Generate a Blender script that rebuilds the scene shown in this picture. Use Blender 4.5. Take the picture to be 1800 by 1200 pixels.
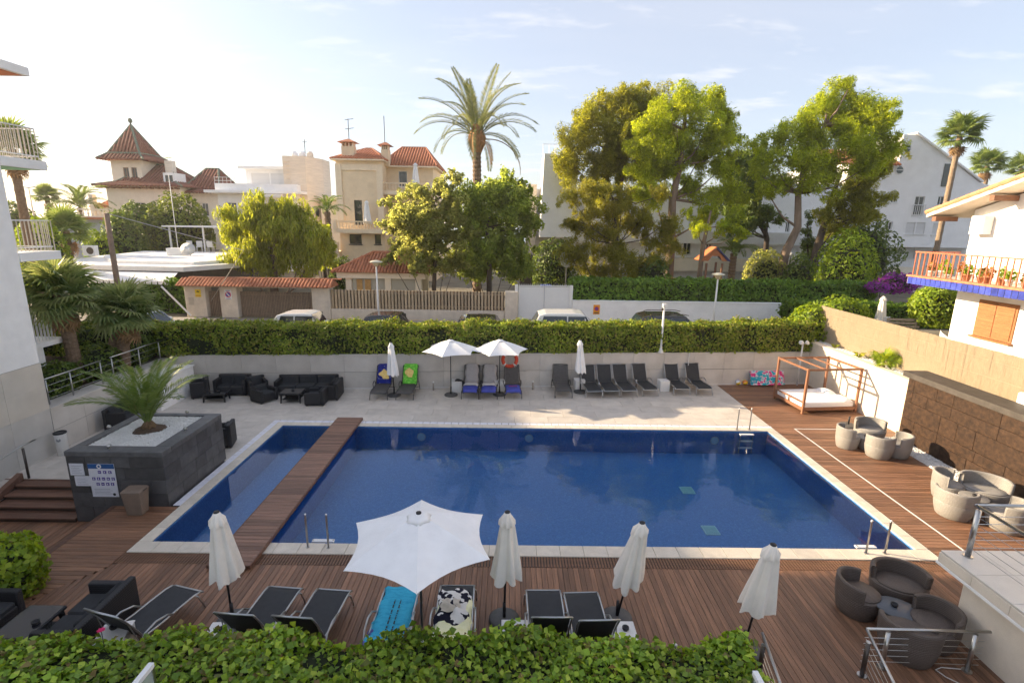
import bpy, math, random
import numpy as np
from mathutils import Vector, Matrix
for _o in list(bpy.data.objects): bpy.data.objects.remove(_o)
SC = bpy.context.scene
COL = SC.collection
RNG = np.random.default_rng(7)
random.seed(7)
R_ = math.radians

# ------------------------------------------------------------------ camera
F, CR = 899.47, np.array([0.99988312, -0.00360047, 0.01485895])
CD = np.array([0.01367925, -0.22339942, -0.97463099])
CW = np.array([0.00682861, 0.97472034, -0.22332406])
CAMZ = 6.8
cam = bpy.data.cameras.new('camera'); camo = bpy.data.objects.new('camera', cam); COL.objects.link(camo)
camo.matrix_world = Matrix(((CR[0], -CD[0], -CW[0], 0), (CR[1], -CD[1], -CW[1], 0), (CR[2], -CD[2], -CW[2], CAMZ), (0, 0, 0, 1)))
cam.sensor_width = 36; cam.lens = 36 * F / 1800; cam.clip_start = .1; cam.clip_end = 30000
SC.camera = camo

# ------------------------------------------------------------------ sky and sun
SUN_EL, SUN_AZ = R_(18), R_(-75)           # azimuth measured from +Y towards +X: the sun stands left, beyond the pool
sdir = Vector((math.sin(SUN_AZ) * math.cos(SUN_EL), math.cos(SUN_AZ) * math.cos(SUN_EL), math.sin(SUN_EL)))
wd = bpy.data.worlds.new('World'); SC.world = wd; wd.use_nodes = True
nt = wd.node_tree; nt.nodes.clear(); N = nt.nodes.new; L = nt.links.new
out = N('ShaderNodeOutputWorld'); bg = N('ShaderNodeBackground'); L(bg.outputs[0], out.inputs[0]); bg.inputs[1].default_value = .125
sky = N('ShaderNodeTexSky'); sky.sky_type = 'NISHITA'; sky.sun_disc = False
sky.sun_elevation = SUN_EL; sky.sun_rotation = SUN_AZ
sky.air_density = 1.0; sky.dust_density = 1.6; sky.ozone_density = 1.6; sky.altitude = 10
# thin high cloud, laid on a level sheet overhead
tc = N('ShaderNodeTexCoord'); sx = N('ShaderNodeSeparateXYZ'); L(tc.outputs['Generated'], sx.inputs[0])
zc = N('ShaderNodeMath'); zc.operation = 'MAXIMUM'; L(sx.outputs[2], zc.inputs[0]); zc.inputs[1].default_value = .02
za = N('ShaderNodeMath'); za.operation = 'ADD'; L(zc.outputs[0], za.inputs[0]); za.inputs[1].default_value = .12
dx = N('ShaderNodeMath'); dx.operation = 'DIVIDE'; L(sx.outputs[0], dx.inputs[0]); L(za.outputs[0], dx.inputs[1])
dy = N('ShaderNodeMath'); dy.operation = 'DIVIDE'; L(sx.outputs[1], dy.inputs[0]); L(za.outputs[0], dy.inputs[1])
cv = N('ShaderNodeCombineXYZ'); L(dx.outputs[0], cv.inputs[0]); L(dy.outputs[0], cv.inputs[1])
mp = N('ShaderNodeMapping'); L(cv.outputs[0], mp.inputs[0]); mp.inputs['Location'].default_value = (3.1, 1.7, 0); mp.inputs['Scale'].default_value = (1.3, 2.6, 1); mp.inputs['Rotation'].default_value = (0, 0, .12)
n1 = N('ShaderNodeTexNoise'); L(mp.outputs[0], n1.inputs[0]); n1.inputs['Scale'].default_value = 1.5; n1.inputs['Detail'].default_value = 8; n1.inputs['Roughness'].default_value = .6
cr = N('ShaderNodeValToRGB'); L(n1.outputs[0], cr.inputs[0]); cr.color_ramp.elements[0].position = .545; cr.color_ramp.elements[1].position = .72
mp2 = N('ShaderNodeMapping'); L(cv.outputs[0], mp2.inputs[0]); mp2.inputs['Scale'].default_value = (.35, 1.1, 1)
n2 = N('ShaderNodeTexNoise'); L(mp2.outputs[0], n2.inputs[0]); n2.inputs['Scale'].default_value = 1.3; n2.inputs['Detail'].default_value = 5
cr2 = N('ShaderNodeValToRGB'); L(n2.outputs[0], cr2.inputs[0]); cr2.color_ramp.elements[0].position = .42; cr2.color_ramp.elements[1].position = .75
cm = N('ShaderNodeMath'); cm.operation = 'MULTIPLY'; L(cr.outputs[0], cm.inputs[0]); cm.inputs[1].default_value = .58
cm2 = N('ShaderNodeMath'); cm2.operation = 'MULTIPLY'; L(cr2.outputs[0], cm2.inputs[0]); cm2.inputs[1].default_value = .16
ca = N('ShaderNodeMath'); ca.operation = 'ADD'; L(cm.outputs[0], ca.inputs[0]); L(cm2.outputs[0], ca.inputs[1]); ca.use_clamp = True
# summer haze whitens the whole sky evenly
hz = N('ShaderNodeMixRGB'); hz.inputs[0].default_value = .6; L(sky.outputs[0], hz.inputs[1]); hz.inputs[2].default_value = (2.12, 2.10, 2.32, 1)
mx = N('ShaderNodeMixRGB'); L(ca.outputs[0], mx.inputs[0]); L(hz.outputs[0], mx.inputs[1]); mx.inputs[2].default_value = (3.3, 3.25, 3.3, 1)
L(mx.outputs[0], bg.inputs[0])
sun = bpy.data.lights.new('sun', 'SUN'); suno = bpy.data.objects.new('sun', sun); COL.objects.link(suno)
sun.energy = 4.7; sun.angle = R_(.6); sun.color = (1, .79, .53)
suno.rotation_euler = sdir.to_track_quat('Z', 'Y').to_euler()
vs = SC.view_settings; vs.view_transform = 'Standard'; vs.look = 'None'; vs.exposure = 1.5; vs.gamma = 1; vs.use_curve_mapping = False
SC.render.engine = 'CYCLES'; SC.cycles.diffuse_bounces = 5; SC.cycles.max_bounces = 12; SC.cycles.use_adaptive_sampling = True; SC.cycles.adaptive_threshold = .03; SC.cycles.use_denoising = True

# ------------------------------------------------------------------ helpers
def at(u, v, Y):
    """world point at depth Y seen along a sight line (survey of the place from the photograph)"""
    d = (u - 900) / F * CR + (v - 600) / F * CD + CW
    t = Y / d[1]
    return Vector((t * d[0], Y, CAMZ + t * d[2]))
_mats = {}
def hexless(c): return (c[0], c[1], c[2], 1)
def mat(name, col, rough=.7, var=.15, scale=6, bump=.0, bscale=None, rnd=0., metal=0, spec=.4, stretch=None, col2=None, detail=4, emit=None, coat=0, dirt=0):
    if name in _mats: return _mats[name]
    m = bpy.data.materials.new(name); m.use_nodes = True; t = m.node_tree; b = t.nodes['Principled BSDF']; n = t.nodes.new; l = t.links.new
    b.inputs['Roughness'].default_value = rough; b.inputs['Metallic'].default_value = metal; b.inputs['Specular IOR Level'].default_value = spec
    b.inputs['Coat Weight'].default_value = coat
    co = n('ShaderNodeTexCoord'); oi = n('ShaderNodeObjectInfo')
    ad = n('ShaderNodeVectorMath'); ad.operation = 'MULTIPLY_ADD'; l(oi.outputs['Random'], ad.inputs[0]); ad.inputs[1].default_value = (37, 19, 53); l(co.outputs['Object'], ad.inputs[2])
    vec = ad.outputs[0]
    if stretch:
        mpn = n('ShaderNodeMapping'); l(vec, mpn.inputs[0]); mpn.inputs['Scale'].default_value = stretch; vec = mpn.outputs[0]
    no = n('ShaderNodeTexNoise'); l(vec, no.inputs[0]); no.inputs['Scale'].default_value = scale; no.inputs['Detail'].default_value = detail; no.inputs['Roughness'].default_value = .6
    a = tuple(max(0, c * (1 - var)) for c in col); c2 = col2 or tuple(min(1, c * (1 + var)) for c in col)
    rp = n('ShaderNodeValToRGB'); l(no.outputs[0], rp.inputs[0]); rp.color_ramp.elements[0].position = .3; rp.color_ramp.elements[1].position = .7
    rp.color_ramp.elements[0].color = hexless(a); rp.color_ramp.elements[1].color = hexless(c2)
    c = rp.outputs[0]
    if rnd:
        hs = n('ShaderNodeHueSaturation'); l(c, hs.inputs['Color'])
        mr = n('ShaderNodeMapRange'); l(oi.outputs['Random'], mr.inputs[0]); mr.inputs[3].default_value = 1 - rnd; mr.inputs[4].default_value = 1 + rnd
        l(mr.outputs[0], hs.inputs['Value']); c = hs.outputs[0]
    if dirt:
        nd = n('ShaderNodeTexNoise'); l(co.outputs['Object'], nd.inputs[0]); nd.inputs['Scale'].default_value = .7; nd.inputs['Detail'].default_value = 6
        rd = n('ShaderNodeMapRange'); l(nd.outputs[0], rd.inputs[0]); rd.inputs[1].default_value = .4; rd.inputs[2].default_value = .75; rd.inputs[3].default_value = 0; rd.inputs[4].default_value = dirt
        md = n('ShaderNodeMixRGB'); md.blend_type = 'MULTIPLY'; l(rd.outputs[0], md.inputs[0]); l(c, md.inputs[1]); md.inputs[2].default_value = (.55, .5, .44, 1); c = md.outputs[0]
    l(c, b.inputs['Base Color'])
    if bump:
        nb = n('ShaderNodeTexNoise'); l(vec, nb.inputs[0]); nb.inputs['Scale'].default_value = bscale or scale * 4; nb.inputs['Detail'].default_value = 4
        bm = n('ShaderNodeBump'); bm.inputs['Strength'].default_value = bump; bm.inputs['Distance'].default_value = .02; l(nb.outputs[0], bm.inputs['Height']); l(bm.outputs[0], b.inputs['Normal'])
    if emit: b.inputs['Emission Color'].default_value = hexless(col); b.inputs['Emission Strength'].default_value = emit
    _mats[name] = m; return m
def weave(name, col, sc=60, strength=.6, col2=None):
    """woven rattan: two crossed wave bands give strands"""
    if name in _mats: return _mats[name]
    m = mat(name, col, .55, .10, 40, spec=.35, col2=col2); t = m.node_tree; b = t.nodes['Principled BSDF']; n = t.nodes.new; l = t.links.new
    co = n('ShaderNodeTexCoord')
    w1 = n('ShaderNodeTexWave'); w1.bands_direction = 'Z'; l(co.outputs['Object'], w1.inputs[0]); w1.inputs['Scale'].default_value = sc / 9; w1.inputs['Distortion'].default_value = 1.2
    w2 = n('ShaderNodeTexWave'); w2.bands_direction = 'DIAGONAL'; l(co.outputs['Object'], w2.inputs[0]); w2.inputs['Scale'].default_value = sc / 5; w2.inputs['Distortion'].default_value = .4
    a = n('ShaderNodeMath'); a.operation = 'MULTIPLY'; l(w1.outputs[1], a.inputs[0]); l(w2.outputs[1], a.inputs[1])
    bm = n('ShaderNodeBump'); bm.inputs['Strength'].default_value = strength; bm.inputs['Distance'].default_value = .012; l(a.outputs[0], bm.inputs['Height']); l(bm.outputs[0], b.inputs['Normal'])
    src = b.inputs['Base Color'].links[0].from_socket; mm = n('ShaderNodeMapRange'); l(w1.outputs[1], mm.inputs[0]); mm.inputs[3].default_value = .72; mm.inputs[4].default_value = 1.12
    hv = n('ShaderNodeHueSaturation'); l(src, hv.inputs['Color']); l(mm.outputs[0], hv.inputs['Value']); l(hv.outputs[0], b.inputs['Base Color'])
    return m
def leafmat(name, cols, trans=.35, rough=.5):
    """leaves: a tone per leaf, some light through the blade"""
    if name in _mats: return _mats[name]
    m = bpy.data.materials.new(name); m.use_nodes = True; t = m.node_tree; n = t.nodes.new; l = t.links.new
    b = t.nodes['Principled BSDF']; b.inputs['Roughness'].default_value = rough; b.inputs['Specular IOR Level'].default_value = .3
    g = n('ShaderNodeNewGeometry'); rp = n('ShaderNodeValToRGB'); l(g.outputs['Random Per Island'], rp.inputs[0])
    e = rp.color_ramp.elements; e[0].color = hexless(cols[0]); e[1].color = hexless(cols[-1])
    for i, c in enumerate(cols[1:-1]): e.new((i + 1) / (len(cols) - 1)).color = hexless(c)
    co = n('ShaderNodeTexCoord'); no = n('ShaderNodeTexNoise'); l(co.outputs['Object'], no.inputs[0]); no.inputs['Scale'].default_value = .9
    hs = n('ShaderNodeHueSaturation'); l(rp.outputs[0], hs.inputs['Color']); mr = n('ShaderNodeMapRange'); l(no.outputs[0], mr.inputs[0]); mr.inputs[1].default_value = .3; mr.inputs[2].default_value = .7; mr.inputs[3].default_value = .75; mr.inputs[4].default_value = 1.25
    l(mr.outputs[0], hs.inputs['Value'])
    l(hs.outputs[0], b.inputs['Base Color'])
    tr = n('ShaderNodeBsdfTranslucent'); hs2 = n('ShaderNodeHueSaturation'); l(hs.outputs[0], hs2.inputs['Color']); hs2.inputs['Value'].default_value = 1.6; hs2.inputs['Hue'].default_value = .485; hs2.inputs['Saturation'].default_value = 1.1; l(hs2.outputs[0], tr.inputs[0])
    mxn = n('ShaderNodeMixShader'); mxn.inputs[0].default_value = trans; l(b.outputs[0], mxn.inputs[1]); l(tr.outputs[0], mxn.inputs[2])
    l(mxn.outputs[0], t.nodes['Material Output'].inputs[0])
    _mats[name] = m; return m
def glassmat(name, col=(.02, .03, .035), rough=.05, alpha=None):
    if name in _mats: return _mats[name]
    m = bpy.data.materials.new(name); m.use_nodes = True; t = m.node_tree; b = t.nodes['Principled BSDF']
    b.inputs['Base Color'].default_value = hexless(col); b.inputs['Roughness'].default_value = rough; b.inputs['Specular IOR Level'].default_value = .8
    if alpha is not None:
        n = t.nodes.new; l = t.links.new
        tr = n('ShaderNodeBsdfTransparent'); tr.inputs[0].default_value = (.93, .97, .95, 1); mxn = n('ShaderNodeMixShader'); mxn.inputs[0].default_value = alpha
        l(tr.outputs[0], mxn.inputs[1]); l(b.outputs[0], mxn.inputs[2]); l(mxn.outputs[0], t.nodes['Material Output'].inputs[0])
    _mats[name] = m; return m

class MB:
    def __init__(s): s.v = []; s.f = []
    def add(s, v, f):
        k = len(s.v); s.v += [tuple(p) for p in v]; s.f += [tuple(i + k for i in q) for q in f]; return s
    def box(s, x0, x1, y0, y1, z0, z1):
        return s.add([(x0, y0, z0), (x1, y0, z0), (x1, y1, z0), (x0, y1, z0), (x0, y0, z1), (x1, y0, z1), (x1, y1, z1), (x0, y1, z1)],
                     [(3, 2, 1, 0), (4, 5, 6, 7), (0, 1, 5, 4), (1, 2, 6, 5), (2, 3, 7, 6), (3, 0, 4, 7)])
    def cbox(s, x0, x1, y0, y1, z0, z1, c=.01):
        """box with chamfered upright and top edges"""
        def ring(d, z): return [(x0 + d + c, y0 + d, z), (x1 - d - c, y0 + d, z), (x1 - d, y0 + d + c, z), (x1 - d, y1 - d - c, z), (x1 - d - c, y1 - d, z), (x0 + d + c, y1 - d, z), (x0 + d, y1 - d - c, z), (x0 + d, y0 + d + c, z)]
        v = ring(0, z0) + ring(0, z1 - c) + ring(c * .9, z1); f = [tuple(range(7, -1, -1)), tuple(range(16, 24))]
        for k in (0, 8):
            for i in range(8): f.append((k + i, k + (i + 1) % 8, k + 8 + (i + 1) % 8, k + 8 + i))
        return s.add(v, f)
    def pbox(s, p, q, w, z0, z1):
        """upright slab from plan point p to q, thickness w"""
        p = Vector(p[:2]); q = Vector(q[:2]); d = (q - p).normalized(); n = Vector((-d.y, d.x)) * w / 2
        c = [p - n, q - n, q + n, p + n]
        return s.prism([(a.x, a.y) for a in c], z0, z1)
    def prism(s, poly, z0, z1, axis='z'):
        n = len(poly)
        def m(a, b, h): return (a, b, h) if axis == 'z' else ((a, h, b) if axis == 'y' else (h, a, b))
        v = [m(a, b, z0) for a, b in poly] + [m(a, b, z1) for a, b in poly]
        return s.add(v, [tuple(range(n - 1, -1, -1)), tuple(range(n, 2 * n))] + [(i, (i + 1) % n, n + (i + 1) % n, n + i) for i in range(n)])
    def quad(s, a, b, c, d): return s.add([a, b, c, d], [(0, 1, 2, 3)])
    def tube(s, pts, r, n=8, caps=True):
        pts = [Vector(p) for p in pts]; rs = r if isinstance(r, (list, tuple)) else [r] * len(pts); base = len(s.v); ref = None
        for i, p in enumerate(pts):
            t = (pts[min(i + 1, len(pts) - 1)] - pts[max(i - 1, 0)]).normalized()
            if ref is None: ref = Vector((0, 0, 1)) if abs(t.z) < .9 else Vector((1, 0, 0))
            a = t.cross(ref).normalized(); b = t.cross(a).normalized(); ref = -b if False else ref
            for k in range(n):
                th = 2 * math.pi * k / n; s.v.append(tuple(p + (a * math.cos(th) + b * math.sin(th)) * rs[i]))
        for i in range(len(pts) - 1):
            for k in range(n): s.f.append((base + i * n + k, base + i * n + (k + 1) % n, base + (i + 1) * n + (k + 1) % n, base + (i + 1) * n + k))
        if caps:
            s.f.append(tuple(base + k for k in range(n - 1, -1, -1))); e = base + (len(pts) - 1) * n; s.f.append(tuple(e + k for k in range(n)))
        return s
    def lathe(s, prof, n=20, c=(0, 0, 0), mod=None):
        base = len(s.v)
        for i, (r, z) in enumerate(prof):
            for k in range(n):
                th = 2 * math.pi * k / n; rr = r * (mod(i, th) if mod else 1); s.v.append((c[0] + rr * math.cos(th), c[1] + rr * math.sin(th), c[2] + z))
        for i in range(len(prof) - 1):
            for k in range(n): s.f.append((base + i * n + k, base + i * n + (k + 1) % n, base + (i + 1) * n + (k + 1) % n, base + (i + 1) * n + k))
        s.f.append(tuple(base + k for k in range(n - 1, -1, -1))); e = base + (len(prof) - 1) * n; s.f.append(tuple(e + k for k in range(n)))
        return s
    def grid(s, P):
        """P: rows of points"""
        b = len(s.v); m = len(P[0])
        for r in P: s.v += [tuple(p) for p in r]
        for i in range(len(P) - 1):
            for j in range(m - 1): s.f.append((b + i * m + j, b + i * m + j + 1, b + (i + 1) * m + j + 1, b + (i + 1) * m + j))
        return s
    def mesh(s, name, m, smooth=False):
        me = bpy.data.meshes.new(name); me.from_pydata(s.v, [], s.f); me.update()
        if m: me.materials.append(m)
        if smooth: me.polygons.foreach_set('use_smooth', [True] * len(me.polygons))
        return me
    def build(s, name, m, parent=None, smooth=False, bevel=0, world=False):
        if world and parent is not None:
            iv = parent.matrix_basis.inverted(); s.v = [tuple(iv @ Vector(p)) for p in s.v]
        o = link(name, s.mesh(name, m, smooth), parent)
        if bevel:
            bv = o.modifiers.new('bevel', 'BEVEL'); bv.width = bevel; bv.segments = 2; bv.limit_method = 'ANGLE'; bv.angle_limit = R_(40)
        return o
def smoothmod(o, lv=1):
    m = o.modifiers.new('sub', 'SUBSURF'); m.levels = lv; m.render_levels = lv; return o
def link(name, me, parent=None, loc=None, rot=None):
    o = bpy.data.objects.new(name, me); COL.objects.link(o)
    if parent is not None: o.parent = parent
    if loc is not None: o.location = loc
    if rot is not None: o.rotation_euler = rot
    return o
def tag(o, label=None, cat=None, group=None, kind=None):
    if label: o['label'] = label
    if cat: o['category'] = cat
    if group: o['group'] = group
    if kind: o['kind'] = kind
    return o
def thing(name, label, cat, loc=(0, 0, 0), rz=0, group=None):
    o = bpy.data.objects.new(name, None); COL.objects.link(o); o.empty_display_size = .2
    o.location = loc; o.rotation_euler = (0, 0, rz); o.matrix_basis = Matrix.Translation(Vector(loc)) @ Matrix.Rotation(rz, 4, 'Z')
    return tag(o, label, cat, group)
def dup(root, loc=None, rz=None, label=None, group=None, parent=None):
    kids = [c for c in COL.objects if c.parent == root] if not hasattr(dup, 'k') else dup.k.get(root.name, [])
    r = root.copy(); COL.objects.link(r)
    if parent is not None: r.parent = parent
    if loc is not None: r.location = loc
    if rz is not None: r.rotation_euler = (0, 0, rz)
    if label: r['label'] = label
    if group: r['group'] = group
    for ch in list(root.children): dup(ch, parent=r)
    return r
def fastmesh(name, V, Fq, m):
    """numpy mesh, all faces with the same corner count"""
    me = bpy.data.meshes.new(name); k = Fq.shape[1]
    me.vertices.add(len(V)); me.vertices.foreach_set('co', np.ascontiguousarray(V, dtype=np.float32).ravel())
    me.loops.add(Fq.size); me.loops.foreach_set('vertex_index', np.ascontiguousarray(Fq, dtype=np.int32).ravel())
    me.polygons.add(len(Fq)); me.polygons.foreach_set('loop_start', np.arange(0, Fq.size, k, dtype=np.int32))
    me.update(calc_edges=True)
    if m: me.materials.append(m)
    return me
def leaves(P, Nn, size, aspect=.5, jitter=.6, szvar=.5, fold=.18, droop=None):
    """diamond leaf blades at points P turned roughly along normals Nn -> (verts, quads)"""
    n = len(P); Nn = Nn + RNG.normal(0, jitter, (n, 3)); Nn /= np.linalg.norm(Nn, axis=1, keepdims=True) + 1e-9
    t = RNG.normal(0, 1, (n, 3))
    if droop is not None: t = t * .35 + np.array(droop)
    t -= Nn * np.sum(t * Nn, 1, keepdims=True); t /= np.linalg.norm(t, axis=1, keepdims=True) + 1e-9
    b = np.cross(Nn, t); s = (size * (1 + RNG.uniform(-szvar, szvar, n)))[:, None]
    V = np.empty((n, 4, 3)); V[:, 0] = P - t * s * .5; V[:, 2] = P + t * s * .5 - Nn * s * .1
    V[:, 1] = P - t * s * .08 + b * s * aspect * .5 + Nn * s * fold; V[:, 3] = P - t * s * .08 - b * s * aspect * .5 + Nn * s * fold
    return V.reshape(-1, 3), np.arange(n * 4).reshape(n, 4)
def leafobj(name, P, Nn, size, m, parent=None, kind=None, **k):
    V, Q = leaves(P, Nn, size, **k)
    if parent is not None: V = V - np.array(parent.location)
    o = link(name, fastmesh(name, V, Q, m), parent)
    if kind: o['kind'] = kind
    return o
def vnoise(P, sc, seed=0):
    """cheap smooth noise from a few sines"""
    r = np.random.default_rng(seed); s = np.zeros(len(P))
    for i in range(7):
        k = r.normal(0, sc * (1 + .5 * i), 3); s += np.sin(P @ k + r.uniform(0, 6.28)) / (1 + .35 * i)
    return s / 2.6
# ------------------------------------------------------------------ materials
M_wood = mat('deck_wood', (.225, .116, .066), .5, .35, 5, .25, 30, rnd=.3, stretch=(.35, 6, 6), spec=.45, dirt=.35)
M_wood2 = mat('step_wood', (.15, .078, .052), .55, .35, 5, .25, 30, rnd=.2, stretch=(.35, 6, 6), spec=.4)
M_bedwood = mat('bed_wood', (.24, .112, .062), .5, .25, 6, .1, 30, rnd=.12, stretch=(6, 6, .6))
M_tile = mat('terrace_stone', (.55, .505, .45), .55, .12, 2.2, .06, 40, rnd=.06, dirt=.35)
M_cope = mat('coping_stone', (.62, .56, .47), .6, .1, 4, .08, 60, rnd=.05, dirt=.25)
M_grate = mat('overflow_grate', (.70, .70, .76), .5, .06, 8)
M_panel = mat('wall_porcelain', (.56, .525, .48), .6, .1, 1.6, .05, 40, rnd=.05, dirt=.3)
M_beige = mat('beige_porcelain', (.60, .54, .46), .6, .08, 1.6, .04, 40, rnd=.05)
M_white = mat('white_render', (.85, .84, .82), .8, .05, 3, .12, 60, dirt=.12)
M_cream = mat('cream_render', (.72, .64, .53), .85, .07, 3, .15, 50, dirt=.2)
M_slate = mat('dark_slate', (.075, .074, .076), .5, .35, 3, .3, 12, rnd=.22, spec=.5, dirt=.3)
M_brown = mat('brown_slate', (.026, .013, .007), .55, .45, 9, .12, 24, rnd=.06, spec=.3, col2=(.062, .033, .018))
M_grout = mat('pale_grout', (.30, .24, .17), .9, .2, 8)
M_joint = mat('dark_joint', (.07, .065, .06), .9, .1, 8)
M_gravel = mat('white_pebble', (.80, .79, .76), .7, .1, 10, rnd=.1)
M_soil = mat('soil', (.075, .048, .03), .95, .4, 12, .6, 40)
M_steel = mat('brushed_steel', (.50, .49, .47), .28, .06, 20, metal=1)
M_dsteel = mat('dark_steel', (.10, .085, .075), .35, .1, 20, metal=.8)
M_black = mat('black_plastic', (.018, .018, .02), .45, .2, 20)
M_canvas = mat('cream_canvas', (.78, .73, .66), .85, .06, 3, .35, 9)
M_canvasw = mat('white_canvas', (.82, .82, .82), .85, .05, 3, .25, 7)
M_pole = mat('umbrella_pole', (.035, .035, .038), .4, .1, 20, metal=.5)
M_plastic = mat('white_plastic', (.72, .71, .69), .45, .04, 6)
M_ratt = weave('black_rattan', (.022, .022, .025), 70)
M_cush = mat('black_cushion', (.028, .030, .034), .85, .2, 9, .15, 60)
M_wick = weave('grey_wicker', (.29, .275, .255), 90, .5)
M_wickb = weave('brown_wicker', (.125, .10, .085), 90, .7)
M_gtop = mat('grey_table_top', (.085, .095, .11), .35, .1, 8)
M_sling = mat('black_sling', (.030, .032, .036), .7, .15, 10, .2, 200)
M_slingg = mat('grey_sling', (.085, .08, .078), .7, .15, 10, .2, 200)
M_alu = mat('silver_tube', (.42, .43, .44), .35, .05, 10, metal=.9)
M_grass = mat('ground_earth', (.16, .14, .10), .95, .3, .6, .3, 20)
M_asph = mat('asphalt', (.085, .082, .080), .9, .15, 8, .3, 60, dirt=.3)
M_pave = mat('pavement_stone', (.30, .27, .24), .85, .12, 4, .1, 50)
M_rtile = mat('terracotta_tile', (.43, .165, .085), .8, .25, 6, .15, 30, rnd=.18)
M_pane = glassmat('window_glass')
M_frame = mat('white_frame', (.72, .72, .71), .5, .03, 6)

def structure(name, mb, m, parent=None, **k):
    o = mb.build(name, m, parent, **k)
    if parent is None: o['kind'] = 'structure'
    return o
YW = lambda x: 20.95 + .078 * x              # foot of the back wall
# ------------------------------------------------------------------ ground, sea, street
g = MB(); O = 420; hole = [(-13.42, -30), (13.55, -30), (13.55, YW(13.55) + .15), (-13.42, YW(-13.42) + .15)]
outer = [(-O, -O), (O, -O), (O, 150), (-O, 150)]
g.add([(x, y, 1.04) for x, y in outer + hole], [(0, 1, 5, 4), (1, 2, 6, 5), (2, 3, 7, 6), (3, 0, 4, 7)])
structure('ground', g, M_grass)
M_sea = mat('sea_water', (.16, .26, .32), .25, .1, .02, .2, .5)
structure('sea', MB().quad((-5000, 149, .4), (5000, 149, .4), (5000, 6000, .4), (-5000, 6000, .4)), M_sea)
structure('street', MB().box(-80, 80, 23.0, 28.2, .9, 1.06), M_asph)
structure('pavement', MB().box(-80, 80, 28.2, 29.7, .9, 1.19), M_pave)
for k in range(9):                            # parking bay marks
    structure('bay_line', MB().box(-24 + k * 6, -23.88 + k * 6, 23.1, 25.1, 1.062, 1.066), M_plastic)
# ------------------------------------------------------------------ pool
PX0, PX1, PY0, PY1, PD = -7.66, 8.95, 9.85, 16.42, -.85
M_mos = bpy.data.materials.new('blue_mosaic'); M_mos.use_nodes = True
t = M_mos.node_tree; b = t.nodes['Principled BSDF']; n = t.nodes.new; l = t.links.new
co = n('ShaderNodeTexCoord'); br = n('ShaderNodeTexVoronoi'); br.distance = 'CHEBYCHEV'; br.inputs['Scale'].default_value = 28; br.inputs['Randomness'].default_value = 0; l(co.outputs['Object'], br.inputs[0])
wn = n('ShaderNodeTexWhiteNoise'); l(br.outputs['Position'], wn.inputs[0]); rp = n('ShaderNodeValToRGB'); l(wn.outputs[0], rp.inputs[0])
rp.color_ramp.elements[0].color = (.065, .205, .48, 1); rp.color_ramp.elements[1].color = (.125, .34, .66, 1); e = rp.color_ramp.elements.new(.93); e.color = (.092, .265, .57, 1); rp.color_ramp.elements[-1].color = (.12, .33, .58, 1)
l(rp.outputs[0], b.inputs['Base Color']); b.inputs['Roughness'].default_value = .3
pb = MB()
pb.quad((PX0, PY0, PD), (PX1, PY0, PD), (PX1, PY1, PD), (PX0, PY1, PD))
pb.quad((PX0, PY0, PD), (PX0, PY0, -.02), (PX1, PY0, -.02), (PX1, PY0, PD)); pb.quad((PX0, PY1, PD), (PX1, PY1, PD), (PX1, PY1, -.02), (PX0, PY1, -.02))
pb.quad((PX0, PY0, PD), (PX0, PY1, PD), (PX0, PY1, -.02), (PX0, PY0, -.02)); pb.quad((PX1, PY0, PD), (PX1, PY0, -.02), (PX1, PY1, -.02), (PX1, PY1, PD))
pool = structure('pool_basin', pb, M_mos)
pb = MB().box(-5.45, -5.2, PY0 + .002, PY1 - .002, PD + .003, -.16); pb.build('divider_wall', M_mos, pool)      # shallow end under the footbridge
M_wat = bpy.data.materials.new('pool_water'); M_wat.use_nodes = True; t = M_wat.node_tree; t.nodes.clear(); n = t.nodes.new; l = t.links.new
ou = n('ShaderNodeOutputMaterial'); tr = n('ShaderNodeBsdfTransparent'); tr.inputs[0].default_value = (.80, .92, .97, 1); gl = n('ShaderNodeBsdfGlossy'); gl.inputs['Roughness'].default_value = .012
fr = n('ShaderNodeFresnel'); fr.inputs[0].default_value = 1.4; mxn = n('ShaderNodeMixShader'); l(fr.outputs[0], mxn.inputs[0]); l(tr.outputs[0], mxn.inputs[1]); l(gl.outputs[0], mxn.inputs[2]); l(mxn.outputs[0], ou.inputs[0])
co = n('ShaderNodeTexCoord'); no = n('ShaderNodeTexNoise'); no.inputs['Scale'].default_value = 2.2; no.inputs['Detail'].default_value = 3; l(co.outputs['Object'], no.inputs[0])
bm = n('ShaderNodeBump'); bm.inputs['Strength'].default_value = .10; bm.inputs['Distance'].default_value = .04; l(no.outputs[0], bm.inputs['Height']); l(bm.outputs[0], gl.inputs['Normal']); l(bm.outputs[0], fr.inputs['Normal'])
structure('pool_water', MB().quad((PX0 + .001, PY0 + .001, -.05), (PX1 - .001, PY0 + .001, -.05), (PX1 - .001, PY1 - .001, -.05), (PX0 + .001, PY1 - .001, -.05)), M_wat)
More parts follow.
